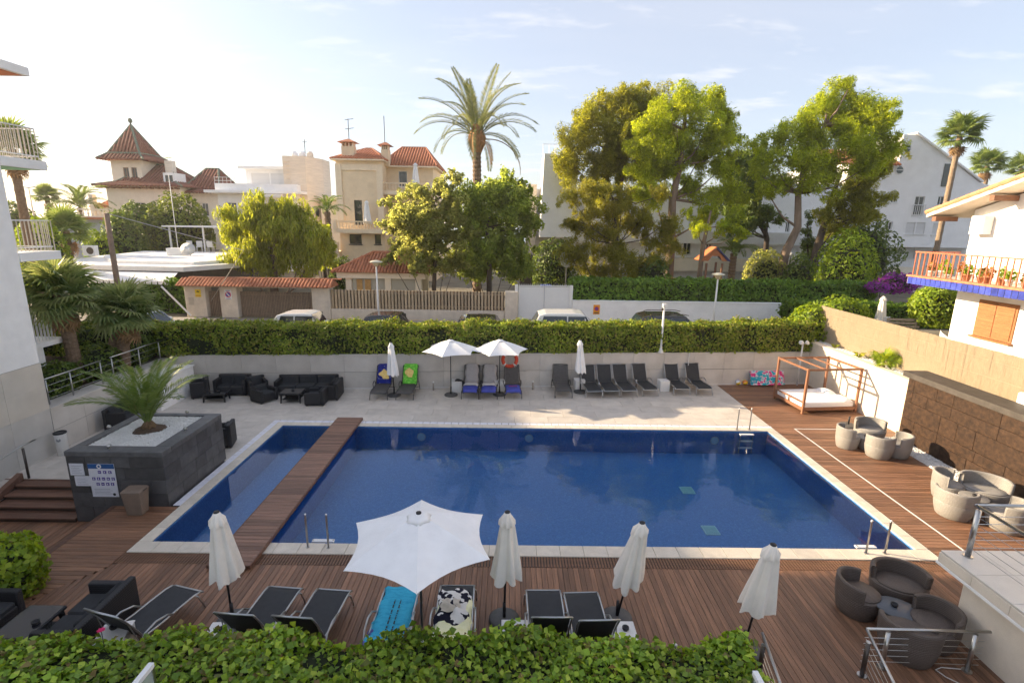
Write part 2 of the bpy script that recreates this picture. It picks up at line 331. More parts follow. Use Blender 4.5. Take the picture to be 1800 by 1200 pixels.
# coping stones, one by one
cope = structure('pool_coping', MB().box(PX0 - .28, PX1 + .3, PY0 - .37, PY0 - .001, -.2, -.012).box(PX0 - .28, PX1 + .3, PY1 + .001, PY1 + .27, -.2, -.012).box(PX0 - .28, PX0 - .001, PY0, PY1, -.2, -.0125).box(PX1 + .001, PX1 + .3, PY0, PY1, -.2, -.0125), M_joint)
def stones(p0, length, width, along, step, z0, z1, parent, m, name='coping_stone', gap=.006, c=.008):
    k = max(1, round(length / step)); w = length / k; me = MB().cbox(gap / 2, w - gap / 2, 0, width, 0, z1 - z0, c).mesh(name, m)
    for i in range(k):
        o = link(name, me, parent)
        if along == 'x': o.location = (p0[0] + i * w, p0[1], z0)
        else: o.location = (p0[0] + width, p0[1] + i * w, z0); o.rotation_euler = (0, 0, math.pi / 2)
stones((PX0 - .28, PY0 - .37), PX1 - PX0 + .58, .37, 'x', .5, -.011, .012, cope, M_cope)
stones((PX0 - .28, PY1), PX1 - PX0 + .58, .26, 'x', .5, -.011, .012, cope, M_cope)
stones((PX0 - .28, PY0 + .003), PY1 - PY0 - .006, .28, 'y', .5, -.011, .012, cope, M_cope)
stones((PX1, PY0 + .003), PY1 - PY0 - .006, .3, 'y', .5, -.011, .012, cope, M_cope)
stones((PX0 - .28, PY1 + .265), PX1 - PX0 + .6, .19, 'x', .25, -.011, .006, cope, M_grate, 'grate_bar', .012)
stones((PX0 - .475, 11.3), PY1 - 11.3 + .45, .19, 'y', .25, -.011, .006, cope, M_grate, 'grate_bar', .012)
# underwater fittings
for i, (u, v) in enumerate([(1208, 861), (1249, 931)]):
    d = (u - 900) / F * CR + (v - 600) / F * CD + CW; tt = (PD + .02 - CAMZ) / d[2]; x, y = tt * d[0], tt * d[1]
    r = thing('floor_drain', ['pale square drain cover on the pool floor, the one farther from the sun deck', 'pale square drain cover on the pool floor, the one nearer the sun deck'][i], 'drain', (x, y, PD), 0, 'drain covers on the pool floor')
    MB().cbox(-.19, .19, -.2, .2, .002, .03, .01).build('frame', mat('drain_frame', (.45, .72, .70), .5, .05), r)
    for k in range(6): MB().box(-.16, .16, -.17 + k * .058, -.135 + k * .058, .03, .04).build('bar', mat('drain_bar', (.33, .6, .6), .5, .05), r)
for i, x in enumerate([-2.95, .75, 7.15]):
    r = thing('pool_light', ['round underwater lamp in the far pool wall near the open parasols', 'round underwater lamp in the far pool wall at its middle', 'round underwater lamp in the far pool wall beside the ladder'][i], 'pool light', (x, PY1 - .005, -.36), 0, 'underwater lamps')
    q = MB().lathe([(.13, 0), (.13, .02), (.10, .035)], 20).build('lens', mat('lamp_lens', (.5, .66, .7), .25, .05), r); q.rotation_euler = (R_(90), 0, 0)
    q = MB().lathe([(.15, 0), (.15, .012)], 20).build('rim', M_steel, r); q.rotation_euler = (R_(90), 0, 0)
def ladder(x0, x1, y, yin, h, label):
    r = thing('pool_ladder', label, 'ladder', ((x0 + x1) / 2, y, .01), 0, 'steel ladders of the pool'); w = (x1 - x0) / 2; s = 1 if yin > y else -1
    for k in (-1, 1):
        MB().tube([(k * w, 0, 0), (k * w, 0, h - .03), (k * w, 0, h)], .021, 10).build('rail', M_steel, r, True)
        MB().tube([(k * w, 0, h), (k * w, 0, h + .012)], [.024, .018], 10).build('cap', M_frame, r)
        MB().tube([(k * w, s * .3, -.02), (k * w, s * .3, -.72)], .02, 8).build('lower_rail', M_steel, r, True)
        MB().tube([(k * w, 0, -.012), (k * w, 0, .012)], .045, 12).build('base_flange', M_steel, r)
    for z in (-.06, -.3, -.55): MB().cbox(-w - .02, w + .02, min(s * .25, s * .35), max(s * .25, s * .35), z, z + .03, .006).build('tread', M_frame, r)
ladder(-4.23, -3.79, 9.7, 10, .78, 'steel pool ladder beside the wooden footbridge')
ladder(7.76, 8.17, 9.7, 10, .78, 'steel pool ladder at the sun deck corner near the dark wicker seats')
ladder(7.92, 8.35, 16.5, 16, .78, 'steel pool ladder at the far corner by the tiled terrace')
# ------------------------------------------------------------------ stone terrace, tile by tile
ter = structure('pool_terrace', MB().prism([(-13.4, 12.5), (-10.5, 12.5), (-10.5, 13.8), (-8.15, 13.8), (-8.15, 16.85), (9.3, 16.87), (9.3, 22.2), (-13.4, 20.2)], -.3, -.016), M_joint)
tme = MB().cbox(.003, 1.197, .003, .597, 0, .02, .004).mesh('tile', M_tile); tmh = MB().cbox(.003, .597, .003, .597, 0, .02, .004).mesh('tile', M_tile)
def tiles(x0, x1, y0, y1, cond=lambda x, y: True):
    j = 0; y = y0
    while y < y1 - .3:
        x = x0; 
        if j % 2:
            if cond(x, y): link('tile', tmh, ter, (x, y, -.015))
            x += .6
        while x < x1 - .05:
            hf = x1 - x < .9
            if cond(x, y): link('tile', tmh if hf else tme, ter, (x, y, -.015 + random.uniform(0, .001)))
            x += .6 if hf else 1.2
        y += .6; j += 1
tiles(-8.15, 9.25, 16.89, 22.0, lambda x, y: y < YW(x) + .3)
tiles(-13.4, -8.2, 12.51, 20.3, lambda x, y: y < YW(x) + .2 and not (x > -11.4 and y < 13.3) )
# ------------------------------------------------------------------ wooden decks, plank by plank
_pl = {}
def plank(lx, w, m=M_wood, h=.022):
    k = (round(lx, 2), round(w, 3), m.name)
    if k not in _pl: _pl[k] = MB().cbox(0, lx, .003, w - .003, 0, h, .004).mesh('plank', m)
    return _pl[k]
def deck(name, x0, x1, y0, y1, along, w, z=0, cut=None, split=(2.0, 3.4)):
    base = structure(name, MB().box(x0, x1, y0, y1, z - .12, z - .024), M_joint)
    a0, a1, b0, b1 = (x0, x1, y0, y1) if along == 'x' else (y0, y1, x0, x1)
    k = int((b1 - b0) / w + .01); w = (b1 - b0) / k
    for i in range(k):
        s = a0; e1 = a1; b = b0 + i * w
        if cut: s, e1 = cut(b + w / 2, a0, a1)
        while e1 - s > .02:
            ln = random.choice([split[0], split[1], (split[0] + split[1]) / 2])
            if e1 - s - ln < .5: ln = e1 - s
            ln = min(ln, e1 - s); o = link('plank', plank(ln - .003, w), base)
            if along == 'x': o.location = (s, b, z - .022 + random.uniform(-.0012, .0012))
            else: o.location = (b + w, s, z - .022 + random.uniform(-.0012, .0012)); o.rotation_euler = (0, 0, math.pi / 2)
            s += ln
    return base
def mit(b, a0, a1):                          # the mitred corner between left strip and front deck
    return a0, a1
deck('front_deck', -9.45, 9.4, 4.6, 9.13, 'y', .107, split=(4.6, 4.6), cut=lambda b, a0, a1: (a0, min(a1, 8.05 + (b + 8.67) * 1.35) if b < -7.8 else a1))
deck('left_deck', -9.45, -7.96, 7.0, 11.25, 'x', .125, z=0.0, cut=lambda b, a0, a1: (a0, a1 if b > 9.48 else min(a1, -8.67 + (b - 8.05) / 1.35)))
deck('right_deck', 9.27, 13.42, 9.15, 22.25, 'x', .112, split=(4.15, 2.4))
for nm, x0, x1, y0, y1, ax in [('front_drain_strip', -7.94, 9.25, 9.135, 9.47, 'x')]:
    base = structure(nm, MB().box(x0, x1, y0, y1, -.12, -.03), M_joint); q = MB(); k = int((x1 - x0) / .062)
    for i in range(k): q.box(x0 + i * .062, x0 + i * .062 + .04, y0 + .004, y1 - .004, -.029, -.002)
    o = q.build('slats', M_wood, base); o['kind'] = 'stuff'
structure('subsoil', MB().box(-45, 30, -35, 21.2, -4, -1.6), M_soil)
deck('sunken_deck', -20, -9.57, 3, 11.7, 'y', .125, z=-.47, split=(4.1, 2.8))
structure('deck_edge_board', MB().box(-9.56, -9.452, 4.6, 11.25, -.47, .004), M_wood2)
# white line let into the deck
for nm, a in [('deck_line', (9.99, 10.03, 9.2, 16.68)), ('deck_line', (10.031, 12.75, 16.64, 16.68))]:
    structure(nm, MB().box(*a, .0015, .005), M_plastic)
# footbridge over the pool
br = thing('footbridge', 'narrow wooden plank footbridge across the left end of the pool', 'footbridge', (-5.52, 8.95, 0))
k = 64; ln = 8.0 / k; me = MB().cbox(-.42, .42, .004, ln - .004, 0, .03, .005)
me = me.mesh('plank', mat('bridge_wood', (.215, .12, .082), .55, .3, 5, .2, 30, rnd=.28, stretch=(.35, 6, 6), dirt=.3))
for i in range(k): link('plank', me, br, (0, i * ln, .075))
for s in (-1, 1): MB().box(s * .40 - .02, s * .40 + .02, .02, 7.98, .014, .074).build('beam', M_wood2, br); 
for s in (-1, 1): MB().box(s * .431 - .009, s * .431 + .009, 0, 8.0, .02, .106).build('edge_board', M_wood2, br)
# ------------------------------------------------------------------ steps down on the left
st = thing('deck_steps', 'dark wooden steps beside the slate planter going down to the sunken deck', 'steps', (-11.6, 11.25, -.47))
for i in range(4):
    z = .115 * (i + 1); y = i * .3125
    MB().cbox(-1.2 + .0, 1.08, y - .02, y + .36, z - .035, z, .006).build('tread', M_wood2, st)
    MB().box(-1.19, 1.07, y + .01, y + .03, 0 if i == 0 else z - .115, z - .036).build('riser', mat('riser_wood', (.05, .03, .02), .6, .3), st)
structure('step_edge', MB().box(-20, -10.51, 12.46, 12.51, -.6, .006), M_wood2)
MB().add([(-12.95, 11.0, -.47), (-12.8, 11.0, -.47), (-12.8, 12.46, .03), (-12.95, 12.46, .03), (-12.95, 11.0, -.3), (-12.8, 11.0, -.3), (-12.8, 12.46, .2), (-12.95, 12.46, .2)], [(3, 2, 1, 0), (4, 5, 6, 7), (0, 1, 5, 4), (1, 2, 6, 5), (2, 3, 7, 6), (3, 0, 4, 7)]).build('side_string', M_wood2, st, world=True)
structure('upper_landing', MB().box(-20, -13.4, 12.51, 14.2, -.3, -.002), M_tile)
structure('landing_side', MB().box(-20, -12.96, 9, 12.46, -.3, .0), M_tile)
# ------------------------------------------------------------------ back wall of large panels, hedge above
bw = thing('back_wall', 'long grey porcelain-clad wall behind the sun loungers under the hedge', 'wall', (0, 20.95, 0), math.atan(.078))
W0, W1, WH = -13.6, 13.6, 1.46
MB().box(W0, W1, .02, .5, -.2, WH - .03).build('core', M_joint, bw)
pm = MB().cbox(.003, 1.357, -.0, .03, 0, .70, .004).mesh('panel', M_panel)
for j in range(2):
    for i in range(20): link('panel', pm, bw, (W0 + i * 1.36, 0, .01 + j * .715))
MB().cbox(W0, W1, -.02, .52, WH - .028, WH + .01, .006).build('coping', M_panel, bw)
MB().box(W0, W1, -.045, -.012, .0, .03).build('skirting_light_strip', M_plastic, bw)
# ------------------------------------------------------------------ right wall, planting bed, brown stone wall
rw = thing('right_wall', 'cream rendered wall behind the canopy daybed', 'wall', (13.4, 19, 0))
MB().box(13.4, 13.62, 16.02, 22.1, -.1, 1.88).build('wall', M_cream, rw, world=True)
MB().cbox(13.37, 13.66, 16.02, 22.1, 1.882, 1.93, .01).build('coping', M_cream, rw, world=True)
structure('planting_bed', MB().box(13.63, 14.9, 4, 24, .9, 1.84), M_gravel)
bwl = thing('brown_stone_wall', 'dark brown slate wall with pale joints behind the light wicker seats', 'wall', (13.1, 12, 0))
MB().box(13.13, 13.6, 4.5, 16.0, -.1, 2.16).build('core', M_grout, bwl, world=True)
MB().cbox(12.93, 13.72, 4.5, 16.06, 2.165, 2.33, .01).build('cap', mat('cap_slate', (.06, .052, .045), .6, .3, 4, .3, 20), bwl, world=True)
_sz = {}
yy = 4.52
rows = [0, .46, .78, 1.34, 1.72, 2.155]
def slab(w, h, m, nm='slate_tile', g=.0035):
    k = (round(w, 2), round(h, 2), m.name)
    if k not in _sz: _sz[k] = MB().cbox(g, w - g, 0, h - 2 * g, 0, .03, .006).mesh(nm, m)
    return _sz[k]
def clad(x, y0, y1, rows, facing, parent, m, widths, depth=0):
    """tiles on an upright face x = const, facing -1 or +1"""
    for j in range(len(rows) - 1):
        y = y0
        while y < y1 - .01:
            w = random.choice(widths)
            if y1 - y - w < .25: w = y1 - y
            o = link('slate_tile', slab(w, rows[j + 1] - rows[j], m), parent)
            base = Vector(parent.location)
            M_ = Matrix(((0, 0, facing, x), (1 if facing > 0 else -1, 0, 0, y if facing > 0 else y + w), (0, 1, 0, rows[j] + .007), (0, 0, 0, 1)))
            o.matrix_local = Matrix.Translation(-base) @ M_ @ Matrix.Translation((0, 0, random.uniform(-.003, .002)))
            y += w
clad(13.128, 4.52, 15.98, rows, -1, bwl, M_brown, [.6, .9, 1.3, 1.5])
structure('pebble_strip', MB().box(12.48, 13.1, 4.5, 15.99, -.05, .02), M_gravel)
def pebbles(name, n, x0, x1, y0, y1, z, parent, s=.03, cond=None):
    P = np.stack([RNG.uniform(x0, x1, n), RNG.uniform(y0, y1, n), np.full(n, z)], 1)
    if cond is not None: P = P[cond(P)]
    n = len(P); base = np.array([(1, 0, 0), (-.5, .85, 0), (-.5, -.85, 0), (.15, 0, .8), (0, 0, -.7)]); S = RNG.uniform(.6, 1.3, (n, 1, 1)) * s
    th = RNG.uniform(0, 6.28, n); c, s_ = np.cos(th), np.sin(th); V = np.repeat(base[None], n, 0) * S
    X = V[:, :, 0] * c[:, None] - V[:, :, 1] * s_[:, None]; Yv = V[:, :, 0] * s_[:, None] + V[:, :, 1] * c[:, None]; V[:, :, 0] = X; V[:, :, 1] = Yv
    V += P[:, None, :]; f = np.array([(0, 1, 3), (1, 2, 3), (2, 0, 3), (1, 0, 4), (2, 1, 4), (0, 2, 4)])
    Q = (f[None] + (np.arange(n) * 5)[:, None, None]).reshape(-1, 3)
    V = V.reshape(-1, 3)
    if parent is not None: V = V - np.array(parent.location)
    o = link(name, fastmesh(name, V, Q, M_gravel), parent); o['kind'] = 'stuff'
    if parent is None: tag(o, 'white pebbles', 'pebbles')
    return o
o = pebbles('pebbles', 5000, 12.5, 13.08, 4.6, 15.95, .03, None); o['label'] = 'strip of white pebbles along the foot of the brown stone wall'
o = pebbles('pebbles', 2600, 13.7, 14.15, 9, 23, 1.85, None, .035); o['label'] = 'white pebbles in the planting bed under the reed fence'
# ------------------------------------------------------------------ slate planter
pl = thing('slate_planter', 'large raised dark slate planter at the left end of the pool', 'planter', (-9.35, 12.56, 0))
px0, px1, py0, py1, ph = -10.5, -8.2, 11.28, 13.84, 1.40
MB().box(px0 + .03, px1 - .03, py0 + .03, py1 - .03, -.5, 1.28).build('core', M_joint, pl, world=True)
for x0, x1, y0, y1 in [(px0, px1, py0, py0 + .34), (px0, px1, py1 - .16, py1), (px0, px0 + .2, py0 + .342, py1 - .162), (px1 - .36, px1, py0 + .342, py1 - .162)]:
    MB().cbox(x0 - .012, x1 + .012, y0 - .012 if y0 == py0 else y0, y1, ph - .12, ph, .01).build('rim_slab', mat('rim_slate', (.105, .105, .108), .55, .3, 4, .2, 15, rnd=.12, dirt=.3), pl, world=True)
prow = [-.46, -.05, .32, .66, .98, 1.275]
clad(px1 - .028, py0, py1, prow, 1, pl, M_slate, [.45, .6, .75])
clad(px0 + .028, py0, py1, prow, -1, pl, M_slate, [.45, .6, .75])
for j in range(len(prow) - 1):
    x = px0
    while x < px1 - .01:
        w = random.choice([.45, .6, .75]); w = px1 - x if px1 - x - w < .25 else w
        o = link('slate_tile', slab(w, prow[j + 1] - prow[j], M_slate), pl)
        o.matrix_local = Matrix.Translation(-Vector(pl.location)) @ Matrix(((1, 0, 0, x), (0, 0, -1, py0 + .028), (0, 1, 0, prow[j] + .007), (0, 0, 0, 1))) @ Matrix.Translation((0, 0, random.uniform(-.004, .003)))
        x += w
MB().box(px0 + .2, px1 - .36, py0 + .34, py1 - .16, 1.281, 1.33).build('gravel_bed', M_gravel, pl, world=True)
PC = np.array([-9.52, 12.78])
pebbles('pebbles', 5200, px0 + .2, px1 - .36, py0 + .34, py1 - .16, 1.345, pl, .024, cond=lambda P: ((P[:, 0] - PC[0]) / .38) ** 2 + ((P[:, 1] - PC[1]) / .36) ** 2 > RNG.uniform(.7, 1.25, len(P)))
MB().lathe([(.42, 0), (.36, .03), (.16, .07)], 18, (PC[0], PC[1], 1.331), lambda i, th: 1 + .12 * math.sin(3 * th + i)).build('soil_patch', M_soil, pl, True, world=True)
def spot(x, y, z, rz, label, group='small spotlights on the planter'):
    r = thing('spotlight', label, 'spotlight', (x, y, z), rz, group)
    MB().tube([(0, 0, 0), (0, 0, .05)], .012, 8).build('stem', M_steel, r); q = MB().lathe([(.03, 0), (.045, .03), (.045, .085), (.03, .09)], 14).build('lamp_head', M_steel, r, True); q.location = (0, -.04, .06); q.rotation_euler = (R_(-70), 0, 0)
spot(-9.55, 11.43, 1.4, 0, 'small steel spotlight on the near rim of the slate planter'); spot(-10.42, 12.6, 1.4, 1.6, 'small steel spotlight on the left rim of the slate planter')
spot(-8.42, 12.55, 1.4, -1.6, 'small steel spotlight on the pool-side rim of the slate planter'); spot(-9.1, 13.76, 1.4, 3.1, 'small steel spotlight on the far rim of the slate planter')
# ------------------------------------------------------------------ hotel wing on the left
hw = thing('hotel_wing', 'white hotel wing with balconies at the left edge', 'building', (-13.3, 10, 0))
MB().box(-40, -13.33, 2.5, 14.1, 2.76, 10.9).build('white_wall', M_white, hw, world=True)
MB().box(-40, -13.345, 2.5, 14.11, -.6, 2.758).build('plinth_core', M_joint, hw, world=True)
tm = MB().cbox(.003, 1.197, 0, .02, 0, .685, .002).mesh('wall_tile', M_panel); tb = MB().cbox(.003, 1.197, 0, .02, 0, .685, .002).mesh('wall_tile', M_beige)
for j in range(4):
    for i in range(10):
        o = link('wall_tile', tm if j < 2 else tb, hw); o.location = (-.045, 4.13 - 1.2 * i - 1.2, .0 + j * .688); o.rotation_euler = (0, 0, math.pi / 2)
        o.location.x = -.025
for nm, z0, z1, yy1, m2 in [('roof_slab', 10.56, 10.78, 15.42, (.55, .20, .10)), ('balcony_slab', 8.1, 8.34, 15.46, (.30, .52, .34)), ('balcony_slab', 5.6, 5.84, 15.4, (.55, .5, .4))]:
    s = MB().cbox(-22, -13.28, 14.1, yy1, z0, z1, .01).build(nm, M_white, hw, world=True)
    MB().box(-21.9, -13.4, 14.12, yy1 - .12, z0 - .012, z0 - .002).build('painted_soffit', mat('soffit_%d' % int(z0), m2, .8, .05), s)
    bpy.data.objects[s.children[0].name].location = (0, 0, 0)
    c = s.children[0]; c.data.transform(Matrix.Translation((13.3, -10, 0)))
    if nm == 'balcony_slab':
        zt = z1
        for pts in [[(-13.4, 14.15, zt + .86), (-13.4, yy1 - .1, zt + .86), (-20, yy1 - .1, zt + .86)], [(-13.4, 14.15, zt + .12), (-13.4, yy1 - .1, zt + .12), (-20, yy1 - .1, zt + .12)]]:
            q = MB()
            for a, b_ in zip(pts, pts[1:]): q.tube([a, b_], .018, 6)
            q.build('handrail', M_frame, hw, world=True)
        bal = MB().box(-.009, .009, -.009, .009, .0, .84).mesh('baluster', mat('cream_metal', (.55, .5, .43), .5, .05))
        for i in range(11): link('baluster', bal, hw, (-.1, 4.18 + i * .118, zt + .02))
        for i in range(26): link('baluster', bal, hw, (-.2 - i * .12, yy1 - 10.1, zt + .02))
# low rear block with a barred loggia, behind the palms
MB().box(-24, -15.1, 14.15, 16.2, 1.0, 2.7).build('rear_block', M_white, hw, world=True)
MB().cbox(-24, -15.0, 14.15, 17.0, 2.701, 2.86, .01).build('loggia_slab', M_white, hw, world=True)
MB().box(-24, -15.9, 14.15, 15.3, 2.87, 5.0).build('loggia_dark_box', mat('loggia_shade_paint', (.012, .012, .016), .6, .2), hw, world=True)  # solid box; the loggia's inner shade is put into its near-black colour
bal = MB().box(-.01, .01, -.01, .01, 0, .95).mesh('baluster', M_frame)
for i in range(22): link('baluster', bal, hw, (-1.85, 4.3 + i * .125, 2.87) if i < 20 else (-1.85 - (i - 19) * .12, 6.8, 2.87))
for i in range(26): link('baluster', bal, hw, (-1.95 - i * .12, 6.88, 2.87))
MB().tube([(-15.15, 14.2, 3.83), (-15.15, 16.88, 3.83), (-18, 16.88, 3.83)], .02, 6).build('handrail', M_frame, hw, world=True)
# ------------------------------------------------------------------ left retaining wall with steel railing
rt = thing('retaining_wall', 'grey clad retaining wall with steel railing below the fan palms', 'wall', (-13.37, 17, 0))
MB().box(-13.9, -13.39, 14.2, 20.1, -.2, 1.33).build('core', M_joint, rt, world=True)
MB().cbox(-13.95, -13.34, 14.17, 20.0, 1.331, 1.37, .006).build('coping', M_panel, rt, world=True)
for j in range(2):
    for i in range(5):
        o = link('panel', MB().cbox(.003, 1.157, 0, .025, 0, .65, .003).mesh('panel', M_panel) if i + j == 0 else bpy.data.objects[pn].data, rt, (-.015, -2.8 + i * 1.16, .01 + j * .66), (0, 0, math.pi / 2)); pn = o.name
structure('palm_bed', MB().box(-30, -13.9, 14.3, 22, .5, 1.28), M_soil)
ry = [14.45, 15.3, 16.5, 17.0, 18.3, 19.4]
rl = thing('steel_railing', 'steel cable railing running along the retaining wall under the palms', 'railing', (-13.6, 17, 1.37))
for y in ry: MB().tube([(-13.6, y, 1.37), (-13.6, y, 2.12)], .021, 8).build('post', M_steel, rl, True, world=True)
MB().tube([(-14.3, 14.3, 2.16), (-13.6, 14.45, 2.16), (-13.6, 16.55, 2.16)], .022, 8).build('handrail', M_steel, rl, True, world=True); MB().tube([(-13.6, 16.95, 2.16), (-13.6, 20.0, 2.16)], .022, 8).build('handrail', M_steel, rl, True, world=True)
for z in (1.55, 1.75, 1.95): MB().tube([(-13.6, 14.45, z), (-13.6, 19.9, z)], .005, 5).build('cable', M_steel, rl, world=True)
wl = thing('white_block', 'low white wall block in the far left corner of the terrace', 'wall', (-12.9, 18.6, 0))
MB().cbox(-13.34, -12.55, 17.6, 19.7, 0, 1.12, .015).build('block', M_white, wl, world=True); MB().cbox(-13.38, -12.51, 17.56, 19.74, 1.121, 1.16, .01).build('coping', M_white, wl, world=True)
# rail beside the steps
sr = thing('step_railing', 'steel handrail beside the dark wooden steps', 'railing', (-13.0, 12.4, 0))
MB().tube([(-12.75, 12.55, 0), (-12.75, 12.55, .86)], .03, 10).build('post', M_dsteel, sr, True, world=True)
MB().tube([(-12.75, 12.55, .86), (-12.75, 12.55, .93)], .012, 8).build('bracket', M_steel, sr, world=True)
MB().tube([(-12.72, 12.9, .95), (-12.75, 12.55, .94), (-12.95, 10.4, .45)], .021, 10).build('handrail', M_steel, sr, True, world=True)
# ------------------------------------------------------------------ sun loungers
def make_lounger(frame_m, sling_m, back_deg, group):
    """foot at local y=0, head towards +y"""
    r = thing('sun_lounger', 'x', 'sun lounger', (0, 0, 0), 0, group); w = .29; zs = .33; a = R_(back_deg); bl = .74
    def sag(rows, w2): return [[(x * w2, p[1], p[2] - .018 * (1 - (x) ** 2)) for x in (-1, -.5, 0, .5, 1)] for p in rows]
    foot = [(0, y, zs + z) for y, z in [(0, -.05), (.06, -.01), (.2, .012), (.5, .005), (.8, -.01), (1.05, .0), (1.12, .01)]]
    MB().grid(sag(foot, w)).build('seat_sling', sling_m, r, True)
    y0, z0 = 1.13, zs + .012; bk = [(0, y0 + math.cos(a) * bl * t_ , z0 + math.sin(a) * bl * t_ + .03 * math.sin(math.pi * t_)) for t_ in (0, .2, .4, .6, .8, 1)]
    MB().grid(sag(bk, w - .005)).build('backrest_sling', sling_m, r, True)
    tip = bk[-1]
    for s in (-1, 1):
        x = s * (w + .018)
        MB().tube([(x, p[1], p[2]) for p in foot], .017, 7).build('side_rail', frame_m, r, True)
        MB().tube([(x, p[1], p[2]) for p in bk], .016, 7).build('back_rail', frame_m, r, True)
        MB().tube([(x, .16, zs), (x + s * .03, .13, zs - .05), (x + s * .035, .07, .12), (x + s * .035, .03, 0)], .016, 7).build('leg', frame_m, r, True)
        MB().tube([(x + s * .01, .62, zs + .0), (x + s * .05, .74, zs + .10), (x + s * .06, .95, zs + .15), (x + s * .06, 1.15, zs + .10), (x + s * .055, 1.33, .14), (x + s * .05, 1.44, 0)], .017, 7).build('arm_leg', frame_m, r, True)
        MB().tube([(x + s * .05, 1.22, .28), (x, bk[3][1], bk[3][2])], .009, 6).build('back_strut', frame_m, r)
    MB().tube([(-w - .018, 0, zs - .05), (w + .018, 0, zs - .05)], .016, 7).build('foot_bar', frame_m, r)
    MB().tube([(-w - .018, tip[1], tip[2]), (0, tip[1] + .015, tip[2] + .01), (w + .018, tip[1], tip[2])], .017, 7).build('head_bar', frame_m, r, True)
    MB().tube([(-w - .06, 1.36, .11), (w + .06, 1.36, .11)], .011, 6).build('cross_bar', frame_m, r)
    return r
GB = 'sun loungers along the back wall'; GF = 'sun loungers on the front deck'
lgB = make_lounger(M_alu, M_sling, 62, GB); lgD = make_lounger(mat('dark_tube', (.07, .07, .075), .4, .1, 10, metal=.6), M_slingg, 62, GB); lgF = make_lounger(M_alu, M_sling, 24, GF); lgG = make_lounger(M_alu, M_sling, 62, GF)
used = set()
def lounger(proto, x, y, rz, label, group):
    if proto.name not in used: used.add(proto.name); o = proto; o.location = (x, y, .012); o.rotation_euler = (0, 0, rz); o['label'] = label
    else: o = dup(proto, (x, y, .012), rz, label, group)
    return o
backL = []
for k, (pr_, x, y, lab) in enumerate([
    (lgD, -5.05, 19.25, 'dark sun lounger under the blue and yellow towel by the back wall'), (lgD, -4.05, 19.3, 'dark sun lounger under the green towel by the back wall'),
    (lgD, -1.5, 19.5, 'left of the two sun loungers with pale grey pads between the open parasols'), (lgD, -.76, 19.5, 'right of the two sun loungers with pale grey pads between the open parasols'),
    (lgD, .22, 19.6, 'dark sun lounger with a folded blue towel right of the open parasols'), (lgD, 2.25, 19.8, 'dark framed lounger just left of the closed parasol at the back wall'),
    (lgB, 3.5, 19.85, 'first silver framed black lounger right of the closed parasol at the back wall'), (lgB, 4.2, 19.92, 'second silver framed black lounger right of the closed parasol at the back wall'),
    (lgB, 4.95, 20.0, 'third silver framed black lounger right of the closed parasol at the back wall'), (lgB, 5.85, 20.15, 'black lounger just left of the white cube table at the back wall'),
    (lgB, 7.2, 20.3, 'black lounger just right of the white cube table at the back wall'), (lgB, 8.15, 20.35, 'black lounger closest to the wooden deck at the back wall')]):
    backL.append(lounger(pr_, x, y - .25, random.uniform(-.06, .06) + (.12 if pr_ is lgB else 0), lab, GB))
frontL = []
for x, y, rz, lab in [(-5.72, 8.05, 3.14 - .26, 'black front lounger beside the black rattan sofa'), (-3.98, 8.1, 3.14 - .08, 'left one of the two black front loungers beside the leftmost closed parasol'), (-3.08, 8.05, 3.14 - .08, 'right one of the two black front loungers beside the leftmost closed parasol'),
                      (-1.86, 8.1, 3.14 - .01, 'front lounger under the turquoise towel'), (-.87, 8.2, 3.14 + .02, 'front lounger under the yellow towel'),
                      (.69, 8.1, 3.14 + .02, 'left one of the two black front loungers between two closed parasols'), (1.36, 8.05, 3.14 + .05, 'right one of the two black front loungers between two closed parasols')]:
    frontL.append(lounger(lgF if 'towel' in lab else lgG, x, y, rz, lab, GF))
# ------------------------------------------------------------------ towels and pads
def towelmat(name, base, fig, sc, thr, third=None, stretch=(1, 1, 1)):
    m = bpy.data.materials.new(name); m.use_nodes = True; t = m.node_tree; b = t.nodes['Principled BSDF']; n = t.nodes.new; l = t.links.new
    b.inputs['Roughness'].default_value = .95; b.inputs['Specular IOR Level'].default_value = .1
    co = n('ShaderNodeTexCoord'); mp_ = n('ShaderNodeMapping'); mp_.inputs['Scale'].default_value = stretch; l(co.outputs['Object'], mp_.inputs[0])
    no = n('ShaderNodeTexNoise'); no.inputs['Scale'].default_value = sc; no.inputs['Detail'].default_value = 2; l(mp_.outputs[0], no.inputs[0])
    rp = n('ShaderNodeValToRGB'); rp.color_ramp.interpolation = 'CONSTANT' if thr > 0 else 'LINEAR'; l(no.outputs[0], rp.inputs[0]); e = rp.color_ramp.elements
    e[0].color = hexless(base); e[1].color = hexless(fig); e[1].position = abs(thr)
    if third: q = e.new(min(.99, abs(thr) + .07)); q.color = hexless(third)
    l(rp.outputs[0], b.inputs['Base Color'])
    return m
